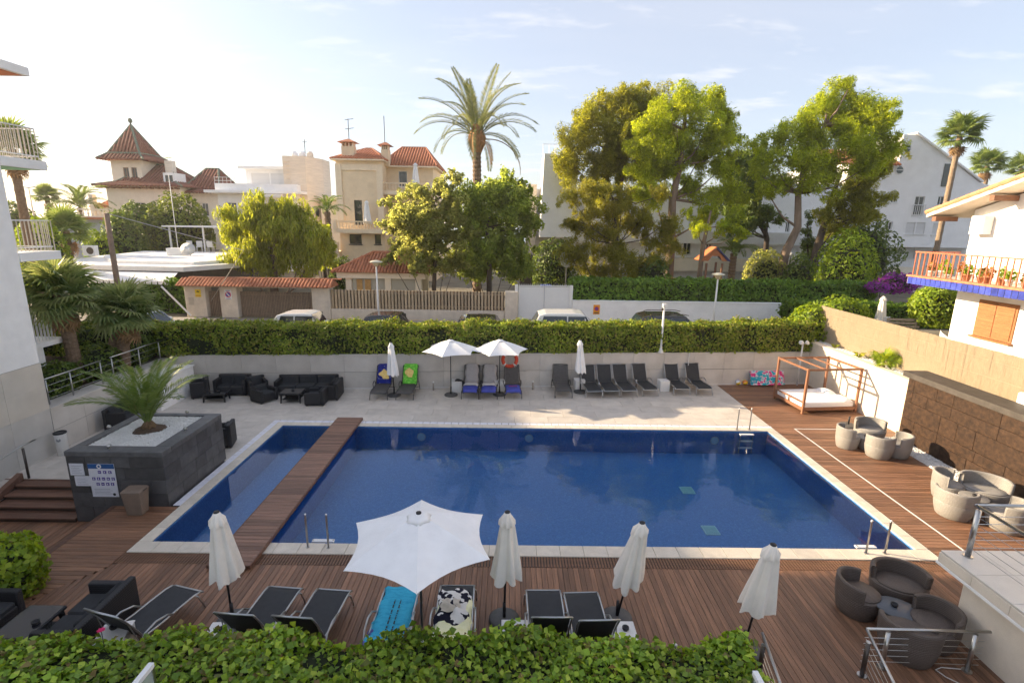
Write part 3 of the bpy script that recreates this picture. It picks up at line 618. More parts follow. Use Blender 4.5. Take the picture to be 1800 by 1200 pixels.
def strip(name, prof, w, m, parent=None, loc=None, rz=0, wob=.012, lift=.012, seed=0, nx=9):
    """cloth laid along a profile of (y,z), with small folds"""
    r = np.random.default_rng(seed); ph = r.uniform(0, 6, 4); rows = []
    pr2 = []
    for (a, b_) in zip(prof, prof[1:]):
        for k in range(5): pr2.append((a[0] + (b_[0] - a[0]) * k / 5, a[1] + (b_[1] - a[1]) * k / 5))
    pr2.append(prof[-1])
    for i, (y, z) in enumerate(pr2):
        row = []
        for j in range(nx):
            s = -1 + 2 * j / (nx - 1); x = s * w + .018 * math.sin(i * .55 + ph[0] + s); f = math.sin(i * 1.1 + s * 2.3 + ph[1]) * math.sin(s * 4 + ph[2] + i * .3)
            dz = -.05 * max(0, abs(s) - .86) / .14; row.append((x, y, z + lift + abs(wob * f) + dz))
        rows.append(row)
    q = MB().grid(rows).build(name, m, parent, True); so = q.modifiers.new('thick', 'SOLIDIFY'); so.thickness = .008; so.offset = 1
    if loc is not None: q.location = loc; q.rotation_euler = (0, 0, rz)
    return q
def prof_of(deg, t0, t1, bl=.74):
    """lounger profile from along-length t0..t1 (metres from the foot)"""
    a = R_(deg); P = []
    for s in np.linspace(t0, t1, 9):
        if s < 1.13: P.append((s, .345))
        else: P.append((1.13 + math.cos(a) * (s - 1.13), .345 + math.sin(a) * (s - 1.13) + .03 * math.sin(math.pi * min(1, (s - 1.13) / bl))))
    return P
def lay(proto_o, name, label, cat, deg, t0, t1, w, m, seed, group=None, **k):
    q = strip(name, prof_of(deg, t0, t1), w, m, None, proto_o.location, proto_o.rotation_euler[2], seed=seed, **k); tag(q, label, cat, group); return q
def figure(parent, m, pts, deg, name='printed_figure'):
    """flat print: a patch of colour following the backrest"""
    a = R_(deg); d = Vector((0, math.cos(a), math.sin(a))); nrm = Vector((0, -math.sin(a), math.cos(a))); o = Vector((0, 1.13, .345))
    V = [o + Vector((x, 0, 0)) + d * s + nrm * (.066 + .01 * math.sin(s * 8)) for x, s in pts]; c = sum(V, Vector()) / len(V); V.append(c + nrm * .004); k = len(pts)
    MB().add(V, [(i, (i + 1) % k, k) for i in range(k)]).build(name, m, parent)
def blob(cx, cy, r, seed, n=22, ax=1.0):
    q = np.random.default_rng(seed); a = q.uniform(0, 6, 3); return [(cx + r * ax * math.cos(t_) * (1 + .22 * math.sin(3 * t_ + a[0]) + .12 * math.sin(5 * t_ + a[1])), cy + r * math.sin(t_) * (1 + .22 * math.sin(2 * t_ + a[2]) + .12 * math.sin(5 * t_ + a[0]))) for t_ in np.linspace(0, 2 * math.pi, n, endpoint=False)]
Tblue = towelmat('towel_navy', (.02, .03, .22), (.75, .78, .85), 28, .68); Tgreen = towelmat('towel_green', (.13, .52, .05), (.3, .68, .12), 14, .58)
Tye = mat('towel_yellow_print', (.85, .55, .12), .95, .2, 18, col2=(.9, .72, .3))
q = lay(backL[0], 'beach_towel', 'navy beach towel with a large yellow figure over a lounger back', 'towel', 62, 1.05, 1.93, .30, Tblue, 3); figure(q, Tye, blob(.03, .36, .20, 5), 62)
q = lay(backL[1], 'beach_towel', 'bright green beach towel with a yellow figure over a lounger back', 'towel', 62, 1.0, 1.93, .31, Tgreen, 4); figure(q, Tye, blob(-.02, .42, .18, 9), 62)
Mpad = mat('grey_pad', (.40, .38, .38), .9, .08, 6, .1, 60); Tsb = mat('blue_towel', (.065, .085, .42), .95, .15, 14, .2, 60); Twh = mat('white_towel', (.68, .67, .68), .95, .06, 10, .2, 60)
for i in (2, 3):
    s = ['left', 'right'][i - 2]
    lay(backL[i], 'lounger_pad', 'pale grey pad on the %s padded lounger between the open parasols' % s, 'pad', 62, .45, 1.9, .27, Mpad, i, lift=.03, wob=.006)
    q = strip('folded_towel', [(.02, .24), (.03, .34), (.5, .385)], .285, Tsb, None, backL[i].location, backL[i].rotation_euler[2], seed=i + 9, lift=.025); tag(q, 'folded blue towel at the foot of the %s padded lounger' % s, 'towel', 'folded blue towels')
    q = strip('folded_towel', [(.51, .40), (.74, .41)], .28, Twh, None, backL[i].location, backL[i].rotation_euler[2], seed=i + 19, lift=.035); tag(q, 'folded white towel in the middle of the %s padded lounger' % s, 'towel', 'folded white towels')
q = strip('folded_towel', [(.0, .22), (.02, .34), (.6, .37)], .30, Tsb, None, backL[4].location, backL[4].rotation_euler[2], seed=31, lift=.03); tag(q, 'blue towel with a red emblem on the dark lounger right of the open parasols', 'towel')
Mred = mat('red_emblem', (.6, .03, .06), .9, .1)
for k in range(5): MB().prism(blob(-.14 + k * .07, .33 + .01 * (k % 2), .032, k, 8), .435, .44).build('emblem', Mred, q)
Ttq = towelmat('towel_turquoise', (.02, .23, .42), (.06, .42, .62), 9, -.55, None, (1, 3, 1)); Tpu = mat('towel_violet', (.10, .11, .36), .95, .3, 8, .2, 60)
q = lay(frontL[3], 'beach_towel', 'turquoise beach towel with a violet border on a front lounger', 'towel', 24, .06, 1.72, .31, Ttq, 12, wob=.03)
for x in (-.07, .03):
    for k in range(24): MB().box(x, x + .022, .42 + k * .03, .428 + k * .03 + .01 * (k % 3), .395, .402).build('printed_mark', M_black, q) if k % 4 != 3 else None
lay(frontL[3], 'beach_towel', 'violet cloth under the turquoise towel at the head of a front lounger', 'towel', 24, 1.0, 1.82, .33, Tpu, 14, wob=.02, lift=.004)
Tyel = towelmat('towel_yellow', (.72, .68, .22), (.85, .84, .55), 7, -.5)
lay(frontL[4], 'beach_towel', 'yellow beach towel with pale swirls on a front lounger', 'towel', 24, .35, 1.8, .31, Tyel, 22, wob=.02)
Tbw = towelmat('shirt_black_white', (.02, .02, .035), (.75, .73, .70), 7, .52)
def heap(name, label, x, y, z, w, d, h, m, seed, cat='clothes'):
    r = np.random.default_rng(seed); ph = r.uniform(0, 6, 6); rows = []
    for i in range(17):
        row = []
        for j in range(17):
            u_, v_ = -1 + i / 8, -1 + j / 8; e_ = max(0, 1 - (abs(u_) ** 3 + abs(v_) ** 3) ** .6); f = .5 + .5 * math.sin(4 * u_ + 3 * v_ + ph[0] + math.sin(5 * v_ + ph[1])); 
            row.append((u_ * w * (1 + .12 * math.sin(5 * v_ + ph[2])), v_ * d * (1 + .12 * math.sin(4 * u_ + ph[3])), h * e_ ** .5 * (.35 + .65 * f)))
        rows.append(row)
    q = MB().grid(rows).build(name, m, None, True); q.location = (x, y, z); tag(q, label, cat); return q
heap('crumpled_shirt', 'crumpled black and white cloth heaped on the yellow towel', frontL[4].location.x - .02, frontL[4].location.y - .62, .37, .27, .42, .13, Tbw, 2)
heap('crumpled_towel', 'small cream cloth on the heap over the yellow towel', frontL[4].location.x - .06, frontL[4].location.y - .68, .45, .16, .15, .10, mat('cream_cloth', (.62, .55, .46), .95, .15, 12), 6)
# ------------------------------------------------------------------ parasols
def base_disc(r, rad=.27):
    MB().lathe([(rad, 0), (rad, .03), (rad * .86, .055), (.05, .075)], 26).build('base', mat('base_concrete', (.085, .082, .08), .6, .2, 10), r, True)
    MB().tube([(0, 0, .06), (0, 0, .36)], .03, 10).build('base_socket', M_pole, r, True)
def closed_parasol(x, y, h, label, m, lean=(0, 0), seed=0, zb=.93, rad=.2, z0=.012, base=True, group='closed parasols'):
    r = thing('closed_parasol', label, 'parasol', (x, y, z0), 0, group); q_ = np.random.default_rng(seed)
    if base: base_disc(r)
    Mx = Matrix.Shear('XY', 4, (lean[0] / h, lean[1] / h))
    def sh(o): o.data.transform(Mx); return o
    sh(MB().tube([(0, 0, .05), (0, 0, h - .02)], .019, 8).build('pole', M_pole, r, True))
    n = 48; ph = q_.uniform(0, 6, 4); L_ = h - zb
    prof = [(rad * 1.14, zb), (rad * 1.1, zb + .06), (rad * .97, zb + .25 * L_), (rad * .82, zb + .45 * L_), (rad * .70, zb + .62 * L_), (rad * .58, zb + .78 * L_), (rad * .42, zb + .9 * L_), (.04, h - .03)]
    mod = lambda i, th: (1 + (.24 - .02 * i) * math.sin(6 * th + ph[0] + .2 * i + .5 * math.sin(2 * th + ph[3])) + .10 * math.sin(3 * th + ph[1] + .1 * i) + .05 * math.sin(13 * th + ph[2]))
    o = MB().lathe(prof, n, mod=mod); 
    for k in range(n):                          # hem hangs unevenly
        v = o.v[k]; dz = -.09 * abs(math.sin(3.5 * 2 * math.pi * k / n + ph[2])) - .07 * max(0, math.sin(2 * math.pi * k / n + ph[3])); o.v[k] = (v[0], v[1], v[2] + dz)
    o.f.pop(-2); sh(o.build('folded_canopy', m, r, True))
    pv = [(rad * .64, h - .2), (rad * .60, h - .14), (rad * .36, h - .06), (.045, h - .005)]
    o = MB().lathe(pv, n, mod=lambda i, th: 1 + (.16 if i < 2 else .05) * math.sin(8 * th + ph[1])); 
    for k in range(n): v = o.v[k]; o.v[k] = (v[0], v[1], v[2] - .035 * abs(math.sin(4 * 2 * math.pi * k / n + ph[1] / 2)))
    o.f.pop(-2); sh(o.build('valance', m, r, True))
    sh(MB().lathe([(.045, h - .012), (.048, h + .01), (.03, h + .022)], 12).build('finial', M_black, r, True))
    return r
def open_parasol(x, y, rim, apex, R, rot, label, m, n=6, z0=.012, group='open parasols'):
    r = thing('open_parasol', label, 'parasol', (x, y, z0), 0, group); base_disc(r)
    MB().tube([(0, 0, .05), (0, 0, apex)], .019, 8).build('pole', M_pole, r, True)
    Nn = 8
    for k in range(n):                          # one panel between two ribs each
        a0 = rot + 2 * math.pi * k / n; a1 = rot + 2 * math.pi * (k + 1) / n; rows = []
        for i in range(Nn + 1):
            s = .07 + .93 * i / Nn; row = []
            for j in range(7):
                t_ = j / 6; A = Vector((math.cos(a0), math.sin(a0))); B = Vector((math.cos(a1), math.sin(a1))); p = (A * (1 - t_) + B * t_) * R * s
                sc = 1 - .10 * 4 * t_ * (1 - t_) * s ** 3; p *= sc
                z = apex + (rim - apex) * (s ** 1.25) - .035 * s * (1 - s) * 4 * t_ * (1 - t_) * 4 * .5
                row.append((p.x, p.y, z))
            rows.append(row)
        MB().grid(rows).build('canopy_panel', m, r, True)
        e_ = MB().tube([(math.cos(a0) * .03, math.sin(a0) * .03, apex - .05), (math.cos(a0) * R * .5, math.sin(a0) * R * .5, apex + (rim - apex) * .5 ** 1.25 - .02), (math.cos(a0) * R, math.sin(a0) * R, rim - .006)], .008, 5).build('rib', M_frame, r)
        MB().tube([(math.cos(a0) * .025, math.sin(a0) * .025, rim - .12), (math.cos(a0) * R * .52, math.sin(a0) * R * .52, apex + (rim - apex) * .5 ** 1.25 - .03)], .007, 5).build('strut', M_frame, r)
    MB().lathe([(.19, apex - .055), (.13, apex - .01), (.05, apex + .03)], 24, mod=lambda i, th: 1 + (.12 if i == 0 else .04) * math.cos(n * (th - rot))).build('vent_cap', m, r, True)
    MB().lathe([(.04, apex + .022), (.042, apex + .05), (.025, apex + .06)], 12).build('finial', M_black, r, True)
closed_parasol(-4.72, 7.6, 2.1, 'closed cream parasol in front of the footbridge, leftmost on the front deck', M_canvas, (-.05, 0), 1)
closed_parasol(-.01, 7.69, 2.12, 'closed cream parasol on the front deck right of the big open white one', M_canvas, (.03, -.02), 2)
closed_parasol(1.99, 7.75, 2.1, 'leaning closed cream parasol beside the last pair of front loungers', M_canvas, (.22, -.32), 3)
closed_parasol(3.95, 7.1, 2.1, 'closed cream parasol standing alone at the right end of the front hedge', M_canvas, (.12, -.22), 4)
open_parasol(-1.31, 6.9, 2.1, 2.52, 1.17, R_(38), 'big open white parasol over the front loungers', M_canvasw)
open_parasol(-2.3, 19.75, 1.88, 2.28, 1.14, R_(20), 'left one of the two open white parasols at the back wall', M_canvasw)
open_parasol(-.34, 19.9, 1.88, 2.28, 1.14, R_(10), 'right one of the two open white parasols at the back wall', M_canvasw)
closed_parasol(-4.57, 19.62, 2.18, 'closed white parasol between the two towel-covered loungers at the back wall', M_canvasw, (-.06, 0), 5, .95, .17)
closed_parasol(3.02, 20.35, 2.22, 'closed white parasol at the left end of the silver lounger row', M_canvasw, (-.1, 0), 6, .95, .17)
r = thing('parasol_base', 'empty round parasol base on the deck near the canopy daybed', 'parasol base', (12.1, 17.0, .002)); base_disc(r, .3)
# ------------------------------------------------------------------ cube tables and ashtrays
cube = thing('cube_table', 'x', 'side table', (0, 0, 0), 0, 'white cube tables')
MB().cbox(-.21, .21, -.21, .21, .0, .43, .02).build('body', M_plastic, cube); MB().cbox(-.215, .215, -.215, .215, .431, .45, .008).build('top', M_plastic, cube)
cubes = [(-4.49, 6.88, .1, 'white cube table behind the leftmost front closed parasol'), (-6.15, 6.85, .25, 'white cube table beside the black rattan sofa'), (.16, 6.98, 0, 'white cube table left of the last pair of front loungers'), (1.9, 6.97, 0, 'white cube table right of the last pair of front loungers'), (-1.22, 6.72, 0, 'white cube table under the big open parasol'),
         (6.6, 20.75, .1, 'white cube table between two black loungers at the back wall'), (-2.12, 20.3, .1, 'white cube table behind the left open parasol'), (-.35, 20.4, .1, 'white cube table behind the right open parasol'), (3.02, 20.72, .1, 'white cube table behind the closed parasol of the silver lounger row')]
for i, (x, y, a, lab) in enumerate(cubes):
    if i == 0: cube.location = (x, y, .012); cube.rotation_euler[2] = a; cube['label'] = lab
    else: dup(cube, (x, y, .012), a, lab)
def ashtray(x, y, z, label, s=1, m=M_black):
    o = MB().lathe([(.045 * s, 0), (.055 * s, .02), (.055 * s, .05), (.042 * s, .05), (.035 * s, .015)], 16).build('ashtray', m, None, True); o.location = (x, y, z); tag(o, label, 'ashtray', 'black ashtrays'); return o
for x, y, lab in [(-4.47, 6.9, 'black ashtray on the cube table behind the leftmost front parasol'), (-6.2, 6.92, 'black ashtray on the cube table beside the black rattan sofa'), (.14, 6.9, 'black ashtray on the cube table left of the last pair of front loungers'), (1.95, 7.0, 'black ashtray on the cube table right of the last pair of front loungers')]:
    ashtray(x, y, .463, lab)
bg_ = heap('dark_bag', 'small dark bag lying on the cube table behind the left open parasol', -2.05, 20.28, .463, .15, .1, .08, M_black, 12, 'bag')
# ------------------------------------------------------------------ black rattan sofas
def sofa(name, label, x, y, rz, w, d=.72, h=.66, sh=.30, arms=(1, 1), group=None, z=.012, back=True, cush=None):
    r = thing(name, label, 'sofa' if w > .9 else 'armchair', (x, y, z), rz, group)     # faces local -y
    aw = .12; l0 = -w / 2 + (aw + .003 if arms[0] else 0); l1 = w / 2 - (aw + .003 if arms[1] else 0)
    MB().cbox(l0, l1, -d / 2, d / 2 - (.123 if back else 0), .05, sh, .015).build('seat_base', M_ratt, r)
    if back: MB().cbox(-w / 2, w / 2, d / 2 - .12, d / 2, .04, h, .02).build('backrest', M_ratt, r)
    for s, on in ((-1, arms[0]), (1, arms[1])):
        if on: MB().cbox(s * (w / 2 - aw / 2) - aw / 2, s * (w / 2 - aw / 2) + aw / 2, -d / 2 - .01, d / 2 - .123, .04, h * .86 if back else sh + .2, .02).build('armrest', M_ratt, r)
    k = max(1, round((l1 - l0) / .62)); cw = (l1 - l0) / k
    for i in range(k):
        MB().cbox(l0 + i * cw + .008, l0 + (i + 1) * cw - .008, -d / 2 + .01, d / 2 - (.13 if back else .01), sh + .001, sh + .09, .03).build('seat_cushion', M_cush, r)
        if back: o = MB().cbox(-cw / 2 + .01, cw / 2 - .01, 0, .1, 0, h - sh - .1, .03).build('back_cushion', M_cush, r); o.location = (l0 + (i + .5) * cw, d / 2 - .245, sh + .095); o.rotation_euler = (R_(-8), 0, 0)
    for sx_ in (-1, 1):
        for sy_ in (-1, 1): MB().box(sx_ * (w / 2 - .05) - .025, sx_ * (w / 2 - .05) + .025, sy_ * (d / 2 - .06) - .025, sy_ * (d / 2 - .06) + .025, 0, .042).build('foot', M_black, r)
    return r
def rattan_table(label, x, y, rz, w, d, h=.34, z=.012, glass=True):
    r = thing('coffee_table', label, 'table', (x, y, z), rz, 'black rattan coffee tables')
    MB().cbox(-w / 2, w / 2, -d / 2, d / 2, h - .05, h, .01).build('top_frame', M_ratt, r)
    if glass: MB().cbox(-w / 2 + .02, w / 2 - .02, -d / 2 + .02, d / 2 - .02, h + .001, h + .008, .003).build('glass_top', glassmat('smoked_glass', (.02, .02, .024), .12), r)
    for s in (-1, 1):
        for s2 in (-1, 1): MB().add([(s * (w / 2 - .04) + a, s2 * (d / 2 - .04) + b_, 0) for a, b_ in ((-.02, -.02), (.02, -.02), (.02, .02), (-.02, .02))] + [(s * (w / 2 - .07) + a, s2 * (d / 2 - .07) + b_, h - .051) for a, b_ in ((-.035, -.035), (.035, -.035), (.035, .035), (-.035, .035))], [(3, 2, 1, 0), (4, 5, 6, 7), (0, 1, 5, 4), (1, 2, 6, 5), (2, 3, 7, 6), (3, 0, 4, 7)]).build('leg', M_ratt, r)
    MB().cbox(-w / 2 + .08, w / 2 - .08, -d / 2 + .08, d / 2 - .08, .12, .15, .005).build('lower_shelf', M_ratt, r)
    return r
GA = 'black rattan seats at the back wall'
sofa('rattan_armchair', 'black rattan armchair next to the white corner block', -12.1, 19.25, R_(-62), .68, .62, .74, group=GA)
sofa('rattan_sofa', 'black rattan two-seat sofa between two armchairs at the back wall', -11.0, 19.62, R_(4), 1.25, .64, .74, group=GA)
sofa('rattan_armchair', 'black rattan armchair between the two-seat sofa and the corner sofa', -9.95, 19.45, R_(40), .68, .62, .74, group=GA)
rattan_table('black rattan coffee table in front of the two-seat sofa', -11.2, 18.75, R_(6), .85, .52); ashtray(-11.1, 18.75, .36, 'black ashtray on the coffee table in front of the two-seat sofa')
sofa('corner_sofa', 'long black rattan corner sofa against the back wall', -8.12, 19.83, R_(4), 2.35, .74, .68, group=GA)
sofa('corner_sofa', 'black rattan end section of the corner sofa closest to the navy towel', -6.98, 19.36, R_(94 + 180), .95, .72, .68, arms=(0, 1), group=GA)
sofa('rattan_armchair', 'black rattan armchair left of the square table by the corner sofa', -9.42, 18.85, R_(60), .74, .7, .58, group=GA)
sofa('rattan_armchair', 'black rattan armchair right of the square table by the corner sofa', -7.3, 18.66, R_(-86), .78, .72, .58, group=GA)
rattan_table('square black rattan coffee table by the corner sofa', -8.3, 18.82, R_(3), .8, .62, .4); ashtray(-8.3, 18.87, .42, 'black ashtray on the square table by the corner sofa')
sofa('rattan_loveseat', 'black two-seat sofa against the grey wall behind the slate planter', -12.85, 16.3, R_(98), 1.35, .66, .74, group='black seats behind the planter')
heap('bag', 'red and brown bag lying on the black sofa behind the slate planter', -12.85, 16.75, .42, .2, .18, .2, towelmat('bag_print', (.16, .1, .06), (.45, .06, .07), 9, .55), 4, 'bag')
heap('bag', 'dark bag on the floor beside the black sofa behind the slate planter', -12.8, 17.3, .012, .16, .16, .42, towelmat('bag_dark', (.02, .02, .025), (.3, .16, .1), 9, .62), 8, 'bag')
sofa('rattan_armchair', 'black rattan armchair just behind the slate planter', -8.75, 14.75, R_(-75), .62, .6, .74, group='black seats behind the planter')
# black set at the near left corner
sofa('rattan_sofa', 'long black rattan sofa at the near left corner with its back to the loungers', -6.92, 7.3, R_(-90), 1.25, .78, .64, group='black seats at the near left corner')
sofa('rattan_sofa', 'black rattan sofa cut off by the left edge at the near corner', -8.75, 7.05, R_(90), 1.3, .8, .64, group='black seats at the near left corner')
rattan_table('black rattan coffee table between the two near left sofas', -7.72, 7.1, 0, .62, .75, .40); ashtray(-7.55, 7.05, .42, 'black ashtray on the coffee table at the near left corner')
sofa('rattan_armchair', 'black armchair on the sunken deck at the left edge below the steps', -11.75, 9.85, R_(75), .8, .78, .7, z=-.468, group='black seats at the near left corner')
# ------------------------------------------------------------------ round wicker seats
def tub(name, label, x, y, rz, m, sx=1., group=None, z=.002, R=.37, h=.72, sh=.40):
    """tub seat: shell wraps the back, open towards local -y"""
    r = thing(name, label, 'loveseat' if sx > 1.2 else 'armchair', (x, y, z), rz, group); n = 48; T = .065
    half = R_(97)
    def top(th):                                # th = 0 at the back (+y)
        a = abs(th); return h - .03 * (a / half) ** 2
    def pos(rad, th, zz): return (math.sin(th) * rad * sx + (0 if sx == 1 else math.sin(th) * 0), math.cos(th) * rad, zz)
    prof = lambda q: R * (.84 + .16 * min(1, q / .32) + (.03 if q > .5 else 0))
    o = MB(); th = [-half + 2 * half * i / n for i in range(n + 1)]
    zs = [sh + .002, sh + .12, sh + .24, 1]
    outer_ = []; 
    rows = []
    for i, a in enumerate(th):
        ht = top(a); lv = [sh + .001, sh + (ht - sh) * .4, sh + (ht - sh) * .8, ht - .012]
        ro = [pos(prof(q), a, q) for q in lv]; ri = [pos(prof(q) - T, a, q) for q in reversed(lv)]
        rows.append(ro + [pos(prof(ht) - T * .5, a, ht)] + ri)
    o.grid(rows)
    m0 = len(rows[0])
    for e_ in (0, (len(rows) - 1) * m0): o.f += [(e_, e_ + 1, e_ + 7, e_ + 8), (e_ + 1, e_ + 2, e_ + 6, e_ + 7), (e_ + 2, e_ + 3, e_ + 5, e_ + 6), (e_ + 3, e_ + 4, e_ + 5)]
    o.build('backrest_shell', m, r, True)
    q = MB(); pr2 = [(R * .80, 0), (R * .84, .02), (R * .93, .16), (R * .995, .30), (R, sh - .02), (R * .985, sh), (R * .5, sh + .012), (.02, sh + .014)]
    q.lathe(pr2, 40); q.v = [(v[0] * sx, v[1], v[2]) for v in q.v]; q.build('seat_drum', m, r, True)
    sr_ = MB().lathe([(R * .84, sh + .003), (R * .82, sh + .022), (R * .4, sh + .03), (.02, sh + .03)], 36); sr_.v = [(v[0] * sx * .99, v[1] - .03, v[2]) for v in sr_.v]; sr_.build('seat_pad', m, r, True)
    return r
def tub_table(label, x, y, m, mt, sx=1., rz=0, z=.002, R=.30):
    r = thing('wicker_table', label, 'table', (x, y, z), rz, 'round wicker tables'); q = MB().lathe([(R * .62, 0), (R * .66, .05), (R * .92, .33), (R * .95, .36)], 32); q.v = [(a * sx, b_, c) for a, b_, c in q.v]; q.build('drum', m, r, True)
    q = MB().lathe([(R * .95, .361), (R, .37), (R, .395), (R * .96, .402), (.02, .402)], 36); q.v = [(a * sx, b_, c) for a, b_, c in q.v]; q.build('top', mt, r, True); return r
G1 = 'light wicker seats near the daybed'; G2 = 'light wicker seats near the pebble strip'; G3 = 'brown wicker seats on the front deck'
tub('wicker_armchair', 'light grey wicker armchair closest to the pool near the daybed', 10.87, 15.2, R_(85), M_wick, group=G1, R=.34)
tub('wicker_loveseat', 'light grey wicker loveseat nearest the cream wall behind its table', 11.95, 15.75, R_(-8), M_wick, 1.3, group=G1, R=.36)
tub('wicker_armchair', 'light grey wicker armchair seen from behind, front one of the set near the daybed', 11.42, 14.55, R_(165), M_wick, group=G1, R=.38)
tub('wicker_armchair', 'light grey wicker armchair beside the pebble strip near the daybed', 12.05, 14.6, R_(-115), M_wick, group=G1, R=.35)
tub_table('round light wicker table in the set near the daybed', 11.42, 15.12, M_wick, M_wick); ashtray(11.38, 15.12, .406, 'black ashtray on the wicker table near the daybed', .8)
tub('wicker_armchair', 'light grey wicker armchair facing the camera right of the pool beside the pebbles', 11.5, 12.12, R_(40), M_wick, group=G2, R=.35)
tub('wicker_armchair', 'light grey wicker armchair seen from behind, closest to the white deck line', 10.97, 11.28, R_(140), M_wick, group=G2, R=.42)
tub('wicker_loveseat', 'light grey wicker loveseat between the pebbles and the steel rail', 12.2, 11.85, R_(-35), M_wick, 1.4, group=G2)
tub('wicker_armchair', 'light grey wicker armchair behind the steel rail at the right edge', 11.75, 10.72, R_(-140), M_wick, group=G2, R=.42)
tub_table('round light wicker table in the set beside the pebbles', 11.58, 11.45, M_wick, M_wick); ashtray(11.6, 11.47, .406, 'black ashtray on the wicker table beside the pebbles', .8)
tub('wicker_armchair', 'brown wicker armchair left of the oval table on the front deck', 6.42, 8.02, R_(62), M_wickb, group=G3, R=.365, h=.68)
tub('wicker_loveseat', 'brown wicker loveseat behind the oval table on the front deck', 7.35, 8.28, R_(-22), M_wickb, 1.3, group=G3, R=.36, h=.68)
tub('wicker_armchair', 'brown wicker armchair seen from behind at the steel stair rail', 6.6, 7.05, R_(150), M_wickb, 1.12, group=G3, R=.38, h=.68)
tub('wicker_armchair', 'brown wicker armchair beside the white terrace wall', 7.22, 7.3, R_(-75), M_wickb, group=G3, R=.365, h=.68)
tub_table('oval dark table among the brown wicker seats', 6.84, 7.62, M_wickb, M_gtop, 1.2, R_(-25), R=.29); ashtray(6.8, 7.66, .406, 'black ashtray on the oval dark table')
# ------------------------------------------------------------------ canopy daybed
db = thing('canopy_daybed', 'wooden four-post canopy daybed with white mattress by the cream wall', 'daybed', (11.1, 18.15, .002), R_(6)); bw_, bd_, bh = 2.15, 1.75, 1.76
for x in (0, bw_):
    for y in (0, bd_): MB().cbox(x - .04, x + .04, y - .04, y + .04, 0, bh, .006).build('post', M_bedwood, db)
for y in (0, bd_):
    MB().box(.042, bw_ - .042, y - .03, y + .03, bh - .09, bh - .015).build('top_rail', M_bedwood, db); MB().box(.042, bw_ - .042, y - .025, y + .025, .12, .24).build('bed_rail', M_bedwood, db)
for x in (0, bw_):
    MB().box(x - .03, x + .03, .042, bd_ - .042, bh - .09, bh - .015).build('top_rail', M_bedwood, db); MB().box(x - .025, x + .025, .042, bd_ - .042, .12, .24).build('bed_rail', M_bedwood, db)
for x in (.72, 1.43): MB().box(x - .025, x + .025, .032, bd_ - .032, bh - .08, bh - .03).build('roof_slat', M_bedwood, db)
MB().box(-.02, .02, .042, bd_ - .042, .40, .45).build('side_rail', M_bedwood, db); MB().box(-.02, .02, bd_ / 2 - .02, bd_ / 2 + .02, .241, .399).build('stile', M_bedwood, db)
mt = mat('bed_linen', (.80, .80, .82), .9, .03, 5, .5, 9)
MB().cbox(.05, bw_ - .05, .05, bd_ - .05, .2, .41, .04).build('mattress', mt, db)
for i, y in enumerate((.42, 1.28)):
    rows = []
    for a in range(9):
        rows.append([(bw_ - .5 + .42 * (a / 8), y - .36 + .72 * j / 10, .412 + .11 * (max(0, (1 - abs(a / 4 - 1) ** 3) * (1 - abs(j / 5 - 1) ** 3))) ** .6) for j in range(11)])
    o = MB().grid(rows).build('pillow', mt, db, True)
# ------------------------------------------------------------------ bins, notice boards, toys, life ring, small lights
b_ = thing('ashtray_bin', 'white cylindrical ashtray bin at the grey wall corner on the left', 'bin', (-13.05, 14.0, 0)); MB().lathe([(.11, 0), (.13, .01), (.15, .62), (.16, .66)], 24).build('body', M_plastic, b_, True); MB().lathe([(.162, .661), (.162, .70), (.14, .71), (.13, .69)], 24).build('black_rim', M_black, b_, True)
q = MB().lathe([(.055, 0), (.055, .004)], 16).build('emblem', mat('grey_print', (.3, .3, .32), .6), b_); q.location = (.045, -.135, .5); q.rotation_euler = (R_(86), 0, R_(18))
b_ = thing('laundry_bin', 'brown lidded plastic bin in front of the slate planter', 'bin', (-8.72, 10.95, .002), R_(4)); mb_ = mat('taupe_plastic', (.20, .15, .115), .5, .1, 8)
MB().add([(-.17, -.13, 0), (.17, -.13, 0), (.17, .13, 0), (-.17, .13, 0), (-.22, -.17, .58), (.22, -.17, .58), (.22, .17, .58), (-.22, .17, .58)], [(3, 2, 1, 0), (4, 5, 6, 7), (0, 1, 5, 4), (1, 2, 6, 5), (2, 3, 7, 6), (3, 0, 4, 7)]).build('body', mb_, b_, bevel=.02)
MB().cbox(-.23, .23, -.18, .18, .581, .64, .03).build('lid', mb_, b_); MB().box(.231, .234, -.07, .07, .595, .62).build('handle_slot', M_black, b_)
Mpaper = mat('notice_paper', (.62, .63, .68), .6, .04, 4); Mblue = mat('notice_blue', (.02, .085, .25), .5, .1); Mind = mat('icon_violet', (.07, .04, .26), .5, .15, 30); Mtx = mat('print_grey', (.32, .33, .38), .7, .1)
def board(label, x, z, w, h):
    r = thing('notice_board', label, 'notice', (x, 11.262, z)); MB().box(0, w, -.014, 0, 0, h).build('sheet', Mpaper, r); return r
n_ = board('large white and blue pool rules notice on the slate planter', -9.98, .24, .62, .86)
MB().box(0, .62, -.018, -.0145, .74, .86).build('blue_header', Mblue, n_)
o = MB().lathe([(.055, 0), (.055, .004)], 20).build('round_logo', M_plastic, n_); o.location = (.27, -.019, .80); o.rotation_euler = (R_(90), 0, 0)
o = MB().lathe([(.028, 0), (.028, .003)], 14).build('round_mark', Mblue, n_); o.location = (.27, -.0235, .80); o.rotation_euler = (R_(90), 0, 0)
